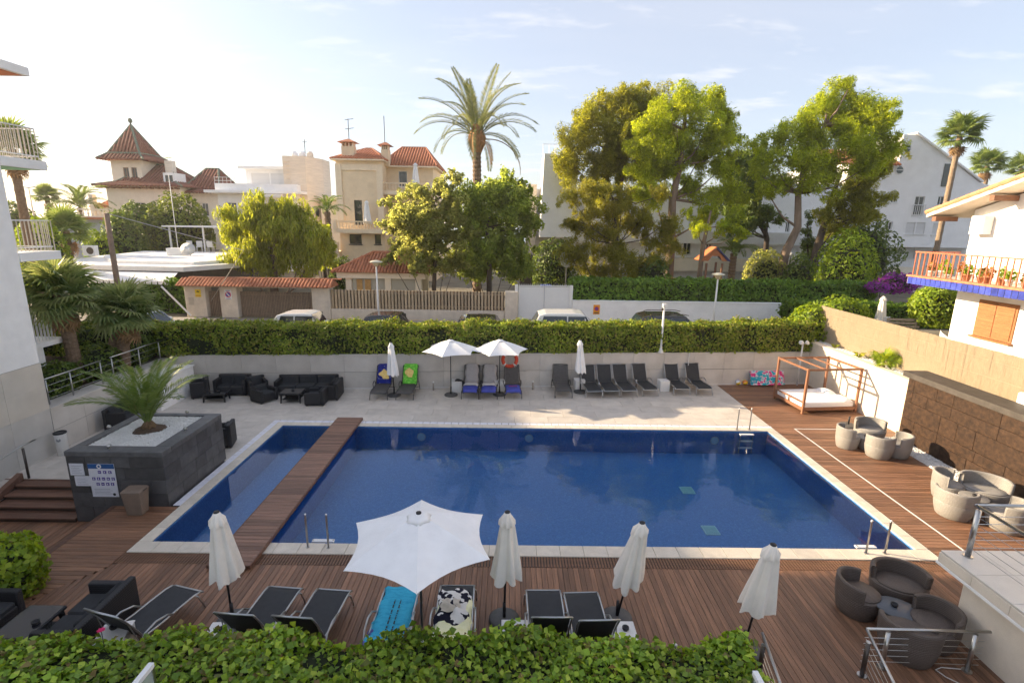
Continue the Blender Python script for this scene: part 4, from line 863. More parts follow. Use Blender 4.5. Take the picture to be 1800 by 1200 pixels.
def icon(x, z, k):
    MB().cbox(x, x + .075, -.0185, -.0145, z, z + .075, .001).build('icon', Mind, n_)
    q = MB()
    if k % 3 == 0: q.box(x + .015, x + .06, -.0215, -.019, z + .03, z + .042)
    if k % 3 == 1: q.prism([(x + .02, z + .015), (x + .058, z + .03), (x + .03, z + .06)], -.0215, -.019, 'y')
    if k % 3 == 2: q.box(x + .03, x + .046, -.0215, -.019, z + .012, z + .062)
    q.build('pictogram', M_plastic, n_)
for k in range(3): icon(.22 + k * .125, .61, k)
for k in range(5): icon(.06 + k * .115, .44, k + 1)
for k in range(4): icon(.14 + k * .115, .30, k + 2)
for k in range(4): MB().box(.07, .50 - .06 * (k % 2), -.0165, -.0145, .08 + k * .04, .09 + k * .04).build('text_line', Mtx, n_)
o = MB().lathe([(.035, 0), (.035, .003)], 16).build('round_stamp', M_black, n_); o.location = (.53, -.0175, .07); o.rotation_euler = (R_(90), 0, 0)
n_ = board('upper small white notice sheet left of the pool rules', -10.42, .80, .33, .30)
for k in range(5): MB().box(.05, .28 - .04 * (k % 2), -.0165, -.0145, .05 + k * .045, .06 + k * .045).build('text_line', Mtx, n_)
n_ = board('lower small pale violet notice sheet left of the pool rules', -10.34, .52, .355, .26)
for k in range(4): MB().box(.05, .30 - .05 * (k % 2), -.0165, -.0145, .05 + k * .045, .058 + k * .045).build('text_line', Mtx, n_)
lr = thing('life_ring', 'red life ring hanging on the back wall behind the open parasol', 'life ring', (.06, 20.86, 1.25))
q = MB(); P_ = []
for i in range(33):
    a = 2 * math.pi * i / 32; P_.append([(math.cos(a) * (.29 + .07 * math.cos(c)), -.07 + .055 * math.sin(c), math.sin(a) * (.29 + .07 * math.cos(c))) for c in np.linspace(0, 2 * math.pi, 13)])
q.grid(P_).build('ring', mat('ring_red', (.62, .07, .03), .5, .1), lr, True)
for k in range(4):
    a0 = math.pi / 4 + k * math.pi / 2; P_ = []
    for i in range(5):
        a = a0 - .12 + .06 * i; P_.append([(math.cos(a) * (.29 + .074 * math.cos(c)), -.07 + .059 * math.sin(c), math.sin(a) * (.29 + .074 * math.cos(c))) for c in np.linspace(0, 2 * math.pi, 13)])
    MB().grid(P_).build('white_band', M_plastic, lr, True)
MB().tube([(math.cos(a) * .39, -.07, math.sin(a) * .39) for a in np.linspace(0, 2 * math.pi, 25)], .008, 5).build('grab_rope', M_canvas, lr)
def ball(x, y, cols, label, rad=.115):
    r = thing('beach_ball', label, 'ball', (x, y, rad + .002)); n = 6
    for k in range(n):
        rows = []
        for i in range(9):
            ph_ = -math.pi / 2 + math.pi * i / 8; rows.append([(rad * math.cos(ph_) * math.cos(a), rad * math.cos(ph_) * math.sin(a), rad * math.sin(ph_)) for a in np.linspace(k * 2 * math.pi / n, (k + 1) * 2 * math.pi / n, 6)])
        o = MB().grid(rows).build('gore', cols[k % len(cols)], r, True); 
    r.rotation_euler = (.6, .9, 0)
c_ = lambda nm, c: mat(nm, c, .35, .05)
ball(10.2, 22.0 - .35, [c_('ball_red', (.6, .05, .04)), M_plastic, c_('ball_blue', (.04, .12, .5)), M_plastic, c_('ball_yellow', (.8, .55, .05)), M_plastic], 'multicoloured beach ball at the corner of the wooden deck')
ball(10.52, 22.0 - .32, [c_('ball_yellow', 0), c_('ball_orange', (.75, .25, .04))], 'yellow and orange beach ball next to the printed air mattress')
am = thing('air_mattress', 'printed turquoise and pink air mattress leaning on the back wall', 'air mattress', (11.45, 21.55, .03), math.atan(.078)); Mam = towelmat('mattress_print', (.05, .42, .55), (.7, .75, .78), 6, .48, (.75, .08, .28))
for k in range(7):
    P_ = []
    for i in range(9):
        a = 2 * math.pi * i / 8; P_.append([(-.78 + 1.56 * j / 8, .075 * math.cos(a) * (1 if 0 < j < 8 else .6) + .03 * k, .06 + .085 * k + .055 * math.sin(a) * (1 if 0 < j < 8 else .6)) for j in range(9)])
    MB().grid(P_).build('air_tube', Mam, am, True)
def bollard(x, y, label, h=.32, z=.012):
    r = thing('bollard_light', label, 'lamp', (x, y, z), 0, 'small bollard lights'); MB().tube([(0, 0, 0), (0, 0, h)], .035, 12).build('body', mat('beige_metal', (.36, .32, .27), .5, .05, metal=.3), r, True); MB().tube([(0, 0, h), (0, 0, h + .05), (0, 0, h + .07)], [.03, .034, .01], 12).build('head', M_frame, r, True)
bollard(-3.1, 20.35, 'small bollard light at the back wall left of the open parasols'); bollard(1.05, 20.6, 'small bollard light at the back wall right of the blue towel lounger'); bollard(5.5, 20.95, 'small bollard light at the back wall behind the silver loungers'); bollard(2.62, 6.6, 'small bollard light just behind the front hedge', .5); bollard(12.95, 16.35, 'tiny bollard light at the foot of the cream wall', .1)
# lamp post on the back wall, floodlight in the corner, drain pipe
lp = thing('wall_lamp_post', 'white lamp post standing on the back wall in the hedge', 'lamp post', (6.6, 21.5, 1.47)); MB().lathe([(.14, 0), (.12, .03), (.05, .2), (.045, .3), (.045, 2.0)], 14).build('column', M_frame, lp, True); MB().cbox(-.075, .075, -.075, .075, 2.0, 2.14, .01).build('cap', M_frame, lp)
o = MB().lathe([(.05, 0), (.06, .05), (.05, .1)], 12).build('camera_head', M_dsteel, lp, True); o.location = (-.1, -.05, 1.9); o.rotation_euler = (R_(80), 0, 0)
lp = thing('floodlight_post', 'short white post with twin floodlights at the corner of the deck', 'lamp post', (12.85, 21.7, 0)); MB().tube([(0, 0, 0), (0, 0, 1.95)], .035, 10).build('column', M_frame, lp, True)
for s in (-1, 1): o = MB().lathe([(.03, 0), (.1, .07), (.1, .1)], 14).build('lamp_head', M_frame, lp, True); o.location = (s * .11, -.03, 1.93); o.rotation_euler = (R_(50), s * .5, 0)
MB().tube([(-.12, 0, 1.92), (.12, 0, 1.92)], .02, 8).build('cross_arm', M_frame, lp)
o = MB().tube([(7.86, YW(7.86) - .045, .6), (7.86, YW(7.86) - .045, 1.46)], .018, 8).build('drain_pipe', M_frame, None, True); tag(o, 'thin white pipe on the back wall behind the last loungers', 'pipe')
# ------------------------------------------------------------------ raised terrace at the right, rails
tr_ = thing('raised_terrace', 'white tiled raised terrace corner at the lower right', 'terrace', (7.6, 7.9, 0)); Mwt = mat('white_floor_tile', (.62, .59, .54), .4, .05, 3, rnd=.04)
MB().box(7.76, 14, 2, 7.5, 0, 1.13).build('wall', M_cream, tr_, world=True); MB().cbox(7.55, 14, 2, 7.88, 1.131, 1.18, .01).build('slab_lip', M_white, tr_, world=True); MB().box(7.59, 14, 2, 7.84, 1.181, 1.365).build('slab', M_cream, tr_, world=True)
k_ = MB().cbox(.003, .647, .003, .647, 0, .02, .003).mesh('floor_tile', Mwt)
for i in range(9):
    for j in range(9): link('floor_tile', k_, tr_, (-.02 + i * .65, -.05 - (j + 1) * .65, 1.366))
f_ = MB().cbox(.003, .647, 0, .02, 0, .17, .003).mesh('edge_tile', M_cream)
for i in range(9): link('edge_tile', f_, tr_, (-.03, -.06 - i * .65 - .65 , 1.19), (0, 0, math.pi / 2)); 
for i in range(9): link('edge_tile', f_, tr_, (-.01 + i * .65, -.065, 1.19))
r_ = thing('terrace_railing', 'steel post and cable railing on the white raised terrace', 'railing', (7.9, 7.68, 1.385))
for x, y in [(7.9, 7.68), (7.9, 5.7), (10.2, 7.68), (12.4, 7.68)]:
    MB().tube([(x, y, 1.386), (x, y, 2.26)], .042, 14).build('post', M_steel, r_, True, world=True); MB().tube([(x, y, 1.386), (x, y, 1.405)], .075, 14).build('base_plate', M_steel, r_, world=True); MB().tube([(x, y, 2.26), (x, y, 2.3)], .012, 6).build('bracket', M_steel, r_, world=True)
MB().tube([(13.4, 7.72, 2.325), (7.87, 7.72, 2.325)], .026, 10).build('handrail', M_steel, r_, True, world=True); MB().tube([(7.87, 7.70, 2.33), (7.87, 4, 2.33)], .026, 10).build('handrail', M_steel, r_, True, world=True)
for z in (1.55, 1.7, 1.85, 2.0, 2.14): MB().tube([(7.9, 4, z), (7.9, 7.68, z), (13.4, 7.68, z)], .006, 5).build('cable', M_steel, r_, world=True)
r_ = thing('stair_railing', 'steel railing with cables guarding the stairwell in front of the brown wicker seats', 'railing', (6.3, 6.75, 0))
for x, y, z0, z1, m_ in [(6.02, 6.78, 0, .66, M_steel), (7.34, 6.72, 0, .68, M_steel), (5.6, 6.62, -.1, .62, M_dsteel)]:
    MB().tube([(x, y, z0), (x, y, z1)], .034, 12).build('post', m_, r_, True, world=True); MB().tube([(x, y, z1), (x, y, z1 + .012)], [.036, .03], 12).build('post_cap', M_steel, r_, world=True); MB().tube([(x, y, .0), (x, y, .02)], .07, 12).build('base_plate', M_steel, r_, world=True)
MB().tube([(5.68, 6.8, .7), (7.58, 6.74, .72)], .024, 10).build('handrail', M_steel, r_, True, world=True); MB().tube([(5.68, 6.8, .7), (5.72, 5.6, .05), (5.73, 5.0, -.3)], .024, 10).build('handrail', M_steel, r_, True, world=True)
for k in range(5): z = .12 + k * .11; MB().tube([(5.66, 6.78, z), (7.5, 6.72, z)], .005, 5).build('cable', M_steel, r_, world=True); MB().tube([(5.66, 6.75, z), (5.7, 5.4, z - .72)], .005, 5).build('cable', M_steel, r_, world=True)
r_ = thing('stair_handrail', 'single steel handrail descending beside the right end of the front hedge', 'railing', (4.1, 6.8, 0))
MB().tube([(4.08, 6.86, .56), (4.12, 5.6, -.12), (4.13, 5.0, -.45)], .024, 10).build('handrail', M_steel, r_, True, world=True); MB().tube([(4.05, 6.72, -.1), (4.05, 6.72, .44)], .036, 12).build('post', M_dsteel, r_, True, world=True); MB().tube([(4.05, 6.72, .44), (4.05, 6.72, .46)], .038, 12).build('post_cap', M_steel, r_, world=True)
for k in range(4): z = .05 + k * .1; MB().tube([(4.06, 6.72, z), (4.12, 5.2, z - .8)], .005, 5).build('cable', M_steel, r_, world=True)
hs_ = thing('garden_hose', 'coiled pale hose on the deck inside the stair railing', 'hose', (6.95, 6.25, 0)); MB().tube([(.22 * math.cos(a) * (1 + .03 * math.sin(3 * a)), .15 * math.sin(a), .03 + .004 * a) for a in np.linspace(0, 18.8, 70)], .014, 6).build('coil', M_plastic, hs_, True); MB().tube([(.1, .16, .03), (-.05, .35, .015), (-.1, .48, .015), (.02, .52, .02), (.3, .48, .03)], .008, 6).build('hose_end', M_plastic, hs_, True)
Mgl = glassmat('frosted_glass', (.55, .62, .60), .3, .45)
for i, (x, y, z, lab) in enumerate([(-3.48, 4.2, 2.53, 'glass balustrade panel with a white cap rising from the front hedge at the lower left'), (2.5, 4.2, 2.5, 'glass balustrade panel with a white cap at the right end of the front hedge')]):
    r = thing('glass_screen', lab, 'balustrade', (x, y, z - 1.1), 0, 'glass balustrade panels'); MB().box(-.012, .012, -1.5, 0, 0, 1.06).build('glass', Mgl, r); MB().cbox(-.028, .028, -1.5, .03, 1.061, 1.11, .005).build('cap', M_frame, r); MB().box(-.02, .02, .001, .03, -1.4, 1.06).build('post', M_steel, r)
for k in range(2): pass
# ------------------------------------------------------------------ planting
Lh = leafmat('hedge_leaf', [(0.099, 0.156, 0.025), (0.176, 0.247, 0.033), (0.242, 0.325, 0.037), (0.352, 0.403, 0.056), (0.297, 0.247, 0.075)], .3)
Lfr = leafmat('ivy_leaf', [(0.240, 0.156, 0.060), (0.102, 0.180, 0.022), (0.144, 0.240, 0.026), (0.192, 0.312, 0.034), (0.228, 0.348, 0.036), (0.288, 0.420, 0.046), (0.348, 0.456, 0.054), (0.444, 0.540, 0.072)], .3, .4)
Lbr = leafmat('bright_leaf', [(0.126, 0.208, 0.022), (0.225, 0.322, 0.030), (0.342, 0.426, 0.045)], .4)
Lpn = leafmat('pine_needle', [(0.173, 0.227, 0.029), (0.316, 0.387, 0.039), (0.479, 0.534, 0.066)], .68)
Lpo = leafmat('olive_pine_needle', [(.16, .19, .028), (.27, .285, .04), (.39, .385, .058)], .68)
Lpe = leafmat('pepper_leaf', [(0.196, 0.237, 0.034), (0.319, 0.370, 0.052), (0.443, 0.456, 0.081)], .6)
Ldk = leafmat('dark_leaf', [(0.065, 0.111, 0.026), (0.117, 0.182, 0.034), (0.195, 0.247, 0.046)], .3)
Lol = leafmat('dusty_leaf', [(0.201, 0.235, 0.071), (0.319, 0.346, 0.101), (0.451, 0.457, 0.144)], .68)
Lpm = leafmat('palm_leaf', [(0.090, 0.150, 0.033), (0.143, 0.210, 0.045), (0.195, 0.240, 0.068)], .35, .45)
Lpg = leafmat('date_palm_leaf', [(.115, .145, .06), (.17, .195, .08), (.24, .245, .11)], .4, .45)
Lfan = leafmat('fan_palm_leaf', [(.12, .18, .06), (.18, .25, .08), (.26, .29, .11)], .35, .4)
Ldead = leafmat('dry_leaf', [(0.220, 0.130, 0.060), (0.300, 0.190, 0.090)], .2)
Lbou = leafmat('bougainvillea', [(0.288, 0.036, 0.336), (0.408, 0.060, 0.432), (0.060, 0.108, 0.024)], .4)
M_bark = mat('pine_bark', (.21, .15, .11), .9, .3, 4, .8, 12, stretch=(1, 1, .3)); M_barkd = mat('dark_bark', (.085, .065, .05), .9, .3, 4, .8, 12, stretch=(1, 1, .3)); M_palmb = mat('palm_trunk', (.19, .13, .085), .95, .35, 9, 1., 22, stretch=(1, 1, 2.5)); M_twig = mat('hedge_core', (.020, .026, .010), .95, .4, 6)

def surf_box(L_, w, z0, z1, n, rough=.07, seed=1, bottom=False):
    """points on front, back, top and ends of an upright slab 0..L x 0..w x z0..z1"""
    h = z1 - z0; A = np.array([L_ * h, L_ * h, L_ * w, w * h, w * h]); k = RNG.choice(5, n, p=A / A.sum()); a = RNG.uniform(0, 1, n); b = RNG.uniform(0, 1, n); P = np.zeros((n, 3)); Nn = np.zeros((n, 3))
    for i in range(5):
        s = k == i
        if i == 0: P[s] = np.stack([a[s] * L_, 0 * a[s], z0 + b[s] * h], 1); Nn[s] = (0, -1, 0)
        if i == 1: P[s] = np.stack([a[s] * L_, 0 * a[s] + w, z0 + b[s] * h], 1); Nn[s] = (0, 1, 0)
        if i == 2: P[s] = np.stack([a[s] * L_, b[s] * w, 0 * a[s] + z1], 1); Nn[s] = (0, 0, 1)
        if i == 3: P[s] = np.stack([0 * a[s], a[s] * w, z0 + b[s] * h], 1); Nn[s] = (-1, 0, 0)
        if i == 4: P[s] = np.stack([0 * a[s] + L_, a[s] * w, z0 + b[s] * h], 1); Nn[s] = (1, 0, 0)
    d = vnoise(P, 1.6, seed) * rough + RNG.normal(0, rough * .45, n) - rough * .3
    d = d - RNG.uniform(0, .12, n) * (RNG.uniform(0, 1, n) < .4)
    return P + Nn * d[:, None], Nn
def hedge(name, label, p, q, w, z0, z1, size, dens, m, seed=1, rough=.07, topfn=None, cat='hedge', aspect=.65, jit=.55):
    """leafy slab from plan point p to q; its near face on the right-hand side line p-q"""
    p = np.array(p, float); q = np.array(q, float); L_ = np.linalg.norm(q - p); ang = math.atan2(q[1] - p[1], q[0] - p[0])
    r = thing(name, label, cat, (p[0], p[1], z0), ang)
    P, Nn = surf_box(L_, w, 0, z1 - z0, int(dens * (2 * L_ * (z1 - z0) + L_ * w + 2 * w * (z1 - z0))), rough, seed)
    if topfn is not None: P[:, 2] *= topfn(P[:, 0])
    V, Q = leaves(P, Nn, size, aspect=aspect, jitter=jit); o = link('foliage', fastmesh('foliage', V, Q, m), r); o['kind'] = 'stuff'
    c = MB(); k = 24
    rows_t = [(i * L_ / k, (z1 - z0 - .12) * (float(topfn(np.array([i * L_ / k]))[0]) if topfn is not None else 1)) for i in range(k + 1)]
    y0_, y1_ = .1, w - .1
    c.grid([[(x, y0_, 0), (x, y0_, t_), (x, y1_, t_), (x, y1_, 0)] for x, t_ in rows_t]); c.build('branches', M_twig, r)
    return r
hedge('back_hedge', 'long clipped green hedge on top of the back wall', (-18.5, YW(-18.5) + .0), (13.5, YW(13.5) + .0), 1.0, 1.47, 2.68, .105, 640, Lh, 3, .13, topfn=lambda x: 1 + .03 * np.sin(x * 1.1) + .025 * np.sin(x * 3.7 + 1) + .02 * np.sin(x * 7.9) + .06 * np.clip((x - 27) / 5, 0, 1))
hedge('front_hedge', 'leafy ivy hedge across the bottom edge in front of the deck', (-11.5, 4.75), (3.4, 4.75), 1.45, -.4, 1.05, .088, 900, Lfr, 5, .12, topfn=lambda x: 1 + .05 * np.sin(x * 1.7 + 1) + .04 * np.sin(x * 3.9) + .06 * np.exp(-((x - 10.4) / 1.2) ** 2) - .04 * np.clip((6 - x) / 3, 0, 1), aspect=.85, jit=.45)
# ivy twigs and a flower on the front hedge
o = thing('hedge_flower', 'pink flower on top of the front hedge at the left', 'flower', (-5.6, 6.05, 1.2)); Lpk = mat('petal_pink', (.55, .02, .12), .6, .15)
for k in range(7): a = k * .9; MB().add([(0, 0, 0), (.03 * math.cos(a) - .02 * math.sin(a), .03 * math.sin(a) + .02 * math.cos(a), .03), (.06 * math.cos(a), .06 * math.sin(a), .035), (.03 * math.cos(a) + .02 * math.sin(a), .03 * math.sin(a) - .02 * math.cos(a), .03)], [(0, 1, 2, 3)]).build('petal', Lpk, o)
MB().tube([(0, 0, -.25), (0, 0, 0)], .005, 5).build('stem', M_twig, o)
def ellip(n, c, r, fill=.45, flat=1):
    d = RNG.normal(0, 1, (n, 3)); d /= np.linalg.norm(d, axis=1, keepdims=True); rad = fill + (1 - fill) * RNG.uniform(0, 1, (n, 1)) ** .5
    return np.array(c) + d * rad * np.array(r), d
def bush(name, label, c, r, n, size, m, seed=0, cat='shrub', core=.72, rough=.18, **k):
    t_ = thing(name, label, cat, (c[0], c[1], c[2] - r[2])); d = RNG.normal(0, 1, (n, 3)); d /= np.linalg.norm(d, axis=1, keepdims=True)
    rad = 1 + rough * vnoise(d * 3, 1.2, seed) - RNG.uniform(0, .25, n) * (RNG.uniform(0, 1, n) < .5); P = np.array(c) + d * rad[:, None] * np.array(r); P = P[P[:, 2] > c[2] - r[2] + .01]; d = d[:len(P)]
    leafobj('foliage', P, (P - np.array(c)) / np.array(r), size, m, t_, 'stuff', **k)
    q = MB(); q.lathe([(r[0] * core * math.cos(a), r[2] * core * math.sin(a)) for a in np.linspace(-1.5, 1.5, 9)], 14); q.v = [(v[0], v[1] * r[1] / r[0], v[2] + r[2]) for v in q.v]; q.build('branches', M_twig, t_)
    return t_
bush('round_bush', 'round bright ivy bush at the left edge above the rattan seats', (-9.3, 8.2, .5), (.74, .6, .68), 2600, .10, Lbr, 4, aspect=.85)
for i, (x, y, z, rx, ry, rz_) in enumerate([(-14.35, 15.6, 1.75, .55, .8, .6), (-14.5, 17.6, 1.8, .6, .9, .65), (-14.4, 19.2, 1.85, .55, .8, .65), (-15.6, 18.8, 2.1, .8, .8, .9)]):
    bush('undergrowth', ['dark shrub behind the railing next to the hotel wing', 'dark shrub at the foot of the fan palms', 'dark shrub between the fan palms and the hedge', 'taller dark shrub behind the fan palm trunks'][i], (x, y, z), (rx, ry, rz_), 1500, .13, Ldk, i + 3, aspect=.45)
# ------------------------------------------------------------------ palms
def frond_mesh(name, L_, e0, e1, ll, m, nl=46, w=.028, v=.55, seed=0):
    """pinnate palm leaf along +x; elevation falls from e0 to e1 along its length"""
    r = np.random.default_rng(seed); P = [Vector((0, 0, 0))]; n = 14
    for i in range(n): e_ = e0 + (e1 - e0) * (i / (n - 1)) ** 1.15; P.append(P[-1] + Vector((math.cos(e_), 0, math.sin(e_))) * L_ / n)
    q = MB().tube(P, [.022 * L_ / 2.5 * (1 - .85 * i / n) + .003 for i in range(n + 1)], 5)
    def pt(s): f = s * n; i = min(int(f), n - 1); return P[i].lerp(P[i + 1], f - i), (P[i + 1] - P[i]).normalized()
    for k in range(nl):
        s = .16 + .84 * k / (nl - 1); p, t_ = pt(min(s, .999)); up = Vector((-t_.z, 0, t_.x)); le = ll * (math.sin(math.pi * (.12 + .80 * s)) ** .7) * r.uniform(.85, 1.1)
        for sd in (-1, 1):
            side = Vector((0, sd, 0)); d = (side * 1.0 + t_ * (.75 + .5 * s) + up * v * r.uniform(.7, 1.2)).normalized(); wv = d.cross(up).normalized() * w * L_ / 2.5
            mid = p + d * le * .5; tip = p + d * le + Vector((0, 0, -.16 * le)); b_ = len(q.v)
            q.v += [tuple(p), tuple(mid + wv), tuple(tip), tuple(mid - wv)]; q.f.append((b_, b_ + 1, b_ + 2, b_ + 3))
    return q.mesh(name, m)
def palm_crown(r, z, specs, fm, name='frond', seed=0, base_r=.05):
    q = np.random.default_rng(seed)
    for me, count, off in specs:
        for k in range(count):
            a = off + 2 * math.pi * (k + q.uniform(-.25, .25)) / count; o = link(name, me[int(q.integers(len(me)))], r, (base_r * math.cos(a), base_r * math.sin(a), z + q.uniform(-.05, .05)), (q.uniform(-.25, .25), q.uniform(-.14, .14), a)); s = q.uniform(.88, 1.08); o.scale = (s, s, s)
def ringed_trunk(r, pts, r0, r1, m, name='trunk', n=12, rings=40, amp=.10):
    P = []; R2 = []; pts = [Vector(p) for p in pts]
    for i in range(rings + 1):
        f = i / rings * (len(pts) - 1); k = min(int(f), len(pts) - 2); P.append(pts[k].lerp(pts[k + 1], f - k)); R2.append((r0 + (r1 - r0) * i / rings) * (1 + amp * (1 if i % 2 else -1)))
    return MB().tube(P, R2, n).build(name, m, r)
# young date palm in the planter
pp = thing('young_date_palm', 'young feathery date palm growing in the slate planter', 'palm', (PC[0], PC[1], 1.36))
MB().lathe([(.10, 0), (.16, .05), (.15, .12), (.09, .2), (.04, .27)], 14, mod=lambda i, th: 1 + .18 * math.sin(7 * th + i * 1.5)).build('trunk', mat('young_trunk', (.13, .08, .04), .9, .4, 14, .8, 30), pp)
fA = [frond_mesh('frond', 1.75, R_(86), R_(48), .40, Lpm, 34, .024, .3, i) for i in range(2)]; fB = [frond_mesh('frond', 1.9, R_(74), R_(22), .40, Lpm, 36, .024, .3, i) for i in range(2)]; fC = [frond_mesh('frond', 1.85, R_(58), R_(-8), .38, Lpm, 34, .024, .3, i + 5) for i in range(2)]
palm_crown(pp, .16, [(fA, 5, .4), (fB, 7, 0), (fC, 4, .9)], Lpm, seed=3)
# tall date palm behind the street
tp = at(838, 330, 40); TB = thing('date_palm', 'tall date palm with grey-green fronds above the roofs', 'palm', (tp.x, 40, 1.0))
ringed_trunk(TB, [(0, 0, 0), (.05, 0, 6), (0, 0, 11.3)], -.0 + .34, .31, M_palmb, rings=70, amp=.07)
o = MB().lathe([(.36, 10.9), (.55, 11.5), (.6, 12.0), (.42, 12.5), (.2, 12.9)], 16, mod=lambda i, th: 1 + .15 * math.sin(9 * th + i)).build('leaf_bases', mat('leaf_base', (.30, .16, .07), .9, .4, 12, .9, 20, stretch=(1, 1, .3)), TB)
f1 = [frond_mesh('frond', 5.0, R_(86), R_(52), .75, Lpg, 56, .016, .5, i) for i in range(2)]; f2 = [frond_mesh('frond', 5.2, R_(66), R_(2), .75, Lpg, 56, .016, .5, i + 3) for i in range(3)]; f3 = [frond_mesh('frond', 4.9, R_(40), R_(-40), .72, Lpg, 52, .016, .5, i + 6) for i in range(3)]; f4 = [frond_mesh('frond', 4.2, R_(12), R_(-68), .62, Lpg, 46, .016, .4, i + 9) for i in range(2)]
palm_crown(TB, 12.1, [(f1, 5, .3), (f2, 8, 0), (f3, 9, .25), (f4, 6, .5)], Lpg, seed=8, base_r=.3)
fd = frond_mesh('dry_frond', 4.4, R_(5), R_(-88), .45, Ldead, 36, .02, .2, 2); link('dry_frond', fd, TB, (.3, 0, 11.8), (0, 0, -.25)); link('dry_frond', fd, TB, (.2, -.2, 11.6), (0, 0, -1.1)).scale = (.7, .7, .7)
# fan palms
def fan_mesh(name, pet, rad, m, n=20, span=250, seed=0, droop=.35, w=.06):
    r = np.random.default_rng(seed); q = MB().tube([(0, 0, 0), (pet * .5, 0, .02), (pet, 0, 0)], [.014, .011, .008], 5); c = Vector((pet, 0, 0))
    for k in range(n):
        a = R_(-span / 2 + span * k / (n - 1)); d = Vector((math.cos(a), math.sin(a), .12 * math.cos(a * 1.3))); s = Vector((-math.sin(a), math.cos(a), 0)); le = rad * r.uniform(.88, 1.06) * (1 - .18 * abs(a) / R_(span / 2)); ww = w * rad; dr = droop * r.uniform(.6, 1.3)
        p0, p1, p2 = c + d * .03, c + d * le * .55 + Vector((0, 0, -.02 * rad)), c + d * le + Vector((0, 0, -dr * rad * .6)); f = Vector((0, 0, .03 * rad)); b_ = len(q.v)
        q.v += [tuple(p0), tuple(p1 + s * ww), tuple(p1 + f), tuple(p1 - s * ww), tuple(p2)]; q.f += [(b_, b_ + 1, b_ + 2), (b_, b_ + 2, b_ + 3), (b_ + 1, b_ + 4, b_ + 2), (b_ + 2, b_ + 4, b_ + 3)]
    return q.mesh(name, m)
def fan_palm(name, label, x, y, z, h, lean, rt_, n, pet, rad, seed, green=Lfan, dead=6, cat='palm', low=-.9, amp=.05, barkm=None):
    q = np.random.default_rng(seed); r = thing(name, label, cat, (x, y, z)); tip = Vector((lean[0], lean[1], h))
    ringed_trunk(r, [(0, 0, 0), (lean[0] * .4, lean[1] * .4, h * .5), tip], rt_ * 1.05, rt_ * .95, barkm or M_palmb, rings=36, amp=amp)
    mg = [fan_mesh('fan_leaf', pet * f_, rad, green, 20, 250, i, .25 + .15 * i) for i, f_ in enumerate((.8, 1., 1.15))]; md = [fan_mesh('dry_fan_leaf', pet * .8, rad * .8, Ldead, 14, 200, 7, .8)]
    for k in range(n):
        t_ = (k + .5) / n; el = R_(80) + (low - R_(80)) * t_ ** .9; a = k * 2.39996 + q.uniform(-.2, .2); o = link('fan_leaf', mg[int(q.integers(3))], r, tip + Vector((0, 0, q.uniform(-.1, .12)))); o.rotation_euler = (q.uniform(-.4, .4), -el, a); s = q.uniform(.85, 1.1); o.scale = (s, s, s)
    for k in range(dead): o = link('dry_fan_leaf', md[0], r, tip + Vector((0, 0, -.2 - .25 * q.uniform()))); o.rotation_euler = (q.uniform(-.3, .3), R_(60 + 22 * q.uniform()), k * 2.4 + .5)
    return r
fan_palm('fan_palm', 'fan palm nearest the white hotel wing above the railing', -14.75, 16.9, 1.28, 3.05, (-.12, 0), .2, 46, .62, .78, 1)
fan_palm('fan_palm', 'twin-trunk fan palm nearest the hedge above the railing', -14.15, 18.2, 1.28, 2.3, (.25, .1), .2, 44, .58, .74, 2)
_fp = bpy.data.objects['fan_palm.001']; ringed_trunk(_fp, [(-.38, -.1, 0), (-.25, 0, 1.0), (.1, .1, 2.2)], .17, .15, M_palmb, rings=26)
for i, (u, v, ub, Y_, sc, lab) in enumerate([(1690, 228, 1645, 46, 1.0, 'tall slender fan palm in front of the white apartment gable'), (1737, 283, 1722, 62, .95, 'second fan palm rising behind the roof of the balcony house'), (1797, 290, 1795, 66, .9, 'fan palm cut by the right edge above the roof')]):
    p = at(u, v, Y_); pb_ = at(ub, 440, Y_); fan_palm('tall_fan_palm', lab, pb_.x, Y_, 1.0, p.z - 1.0 - .4, (p.x - pb_.x, 0), .22, 34, 1.0, 1.1, 11 + i, Lpm, 5, low=-.5, barkm=mat('slender_trunk', (.26, .19, .13), .9, .25, 5, .5, 20)).__setitem__('group', 'tall fan palms at the right')
for u, v, Y_, lab, s in [(82, 345, 62, 'small far fan palm left of the turret villa', .8), (115, 405, 40, 'short fan palm in the garden behind the hotel wing', 1.0), (20, 262, 34, 'fan palm seen through the top balcony rails', 1.0)]:
    p = at(u, v, Y_); fan_palm('garden_fan_palm', lab, p.x, Y_, 1.0, p.z - 1.0, (0, 0), .25, 30, 1.0 * s, 1.15 * s, 21, Lpm, 4, low=-.6)
for u, v, Y_, L2, lab in [(140, 365, 60, 3.6, 'far date palm with arching fronds beside the turret villa'), (1290, 445, 42, 2.4, 'bushy date palm behind the playground tower'), (275, 300, 72, 2.6, 'date palm showing above the turret villa roof'), (575, 372, 46, 2.0, 'dark palm left of the yellow villa')]:
    p = at(u, v, Y_); r = thing('garden_date_palm', lab, 'palm', (p.x, Y_, 1.0)); hh = p.z - 1.0; ringed_trunk(r, [(0, 0, 0), (0, 0, hh)], .3, .26, M_palmb, rings=30)
    fa = [frond_mesh('frond', L2, R_(75), R_(-5), .22 * L2, Lpm, 34, .03, .5, 1)]; fb = [frond_mesh('frond', L2, R_(40), R_(-50), .22 * L2, Lpm, 34, .03, .5, 2)]; palm_crown(r, hh, [(fa, 9, 0), (fb, 11, .3)], Lpm, seed=5)
fan_palm('bed_fan_palm', 'small fan palm in the pebble bed below the reed fence', 13.85, 18.15, 1.84, .1, (0, 0), .06, 9, .3, .42, 31, Lbr, 0, low=.3)
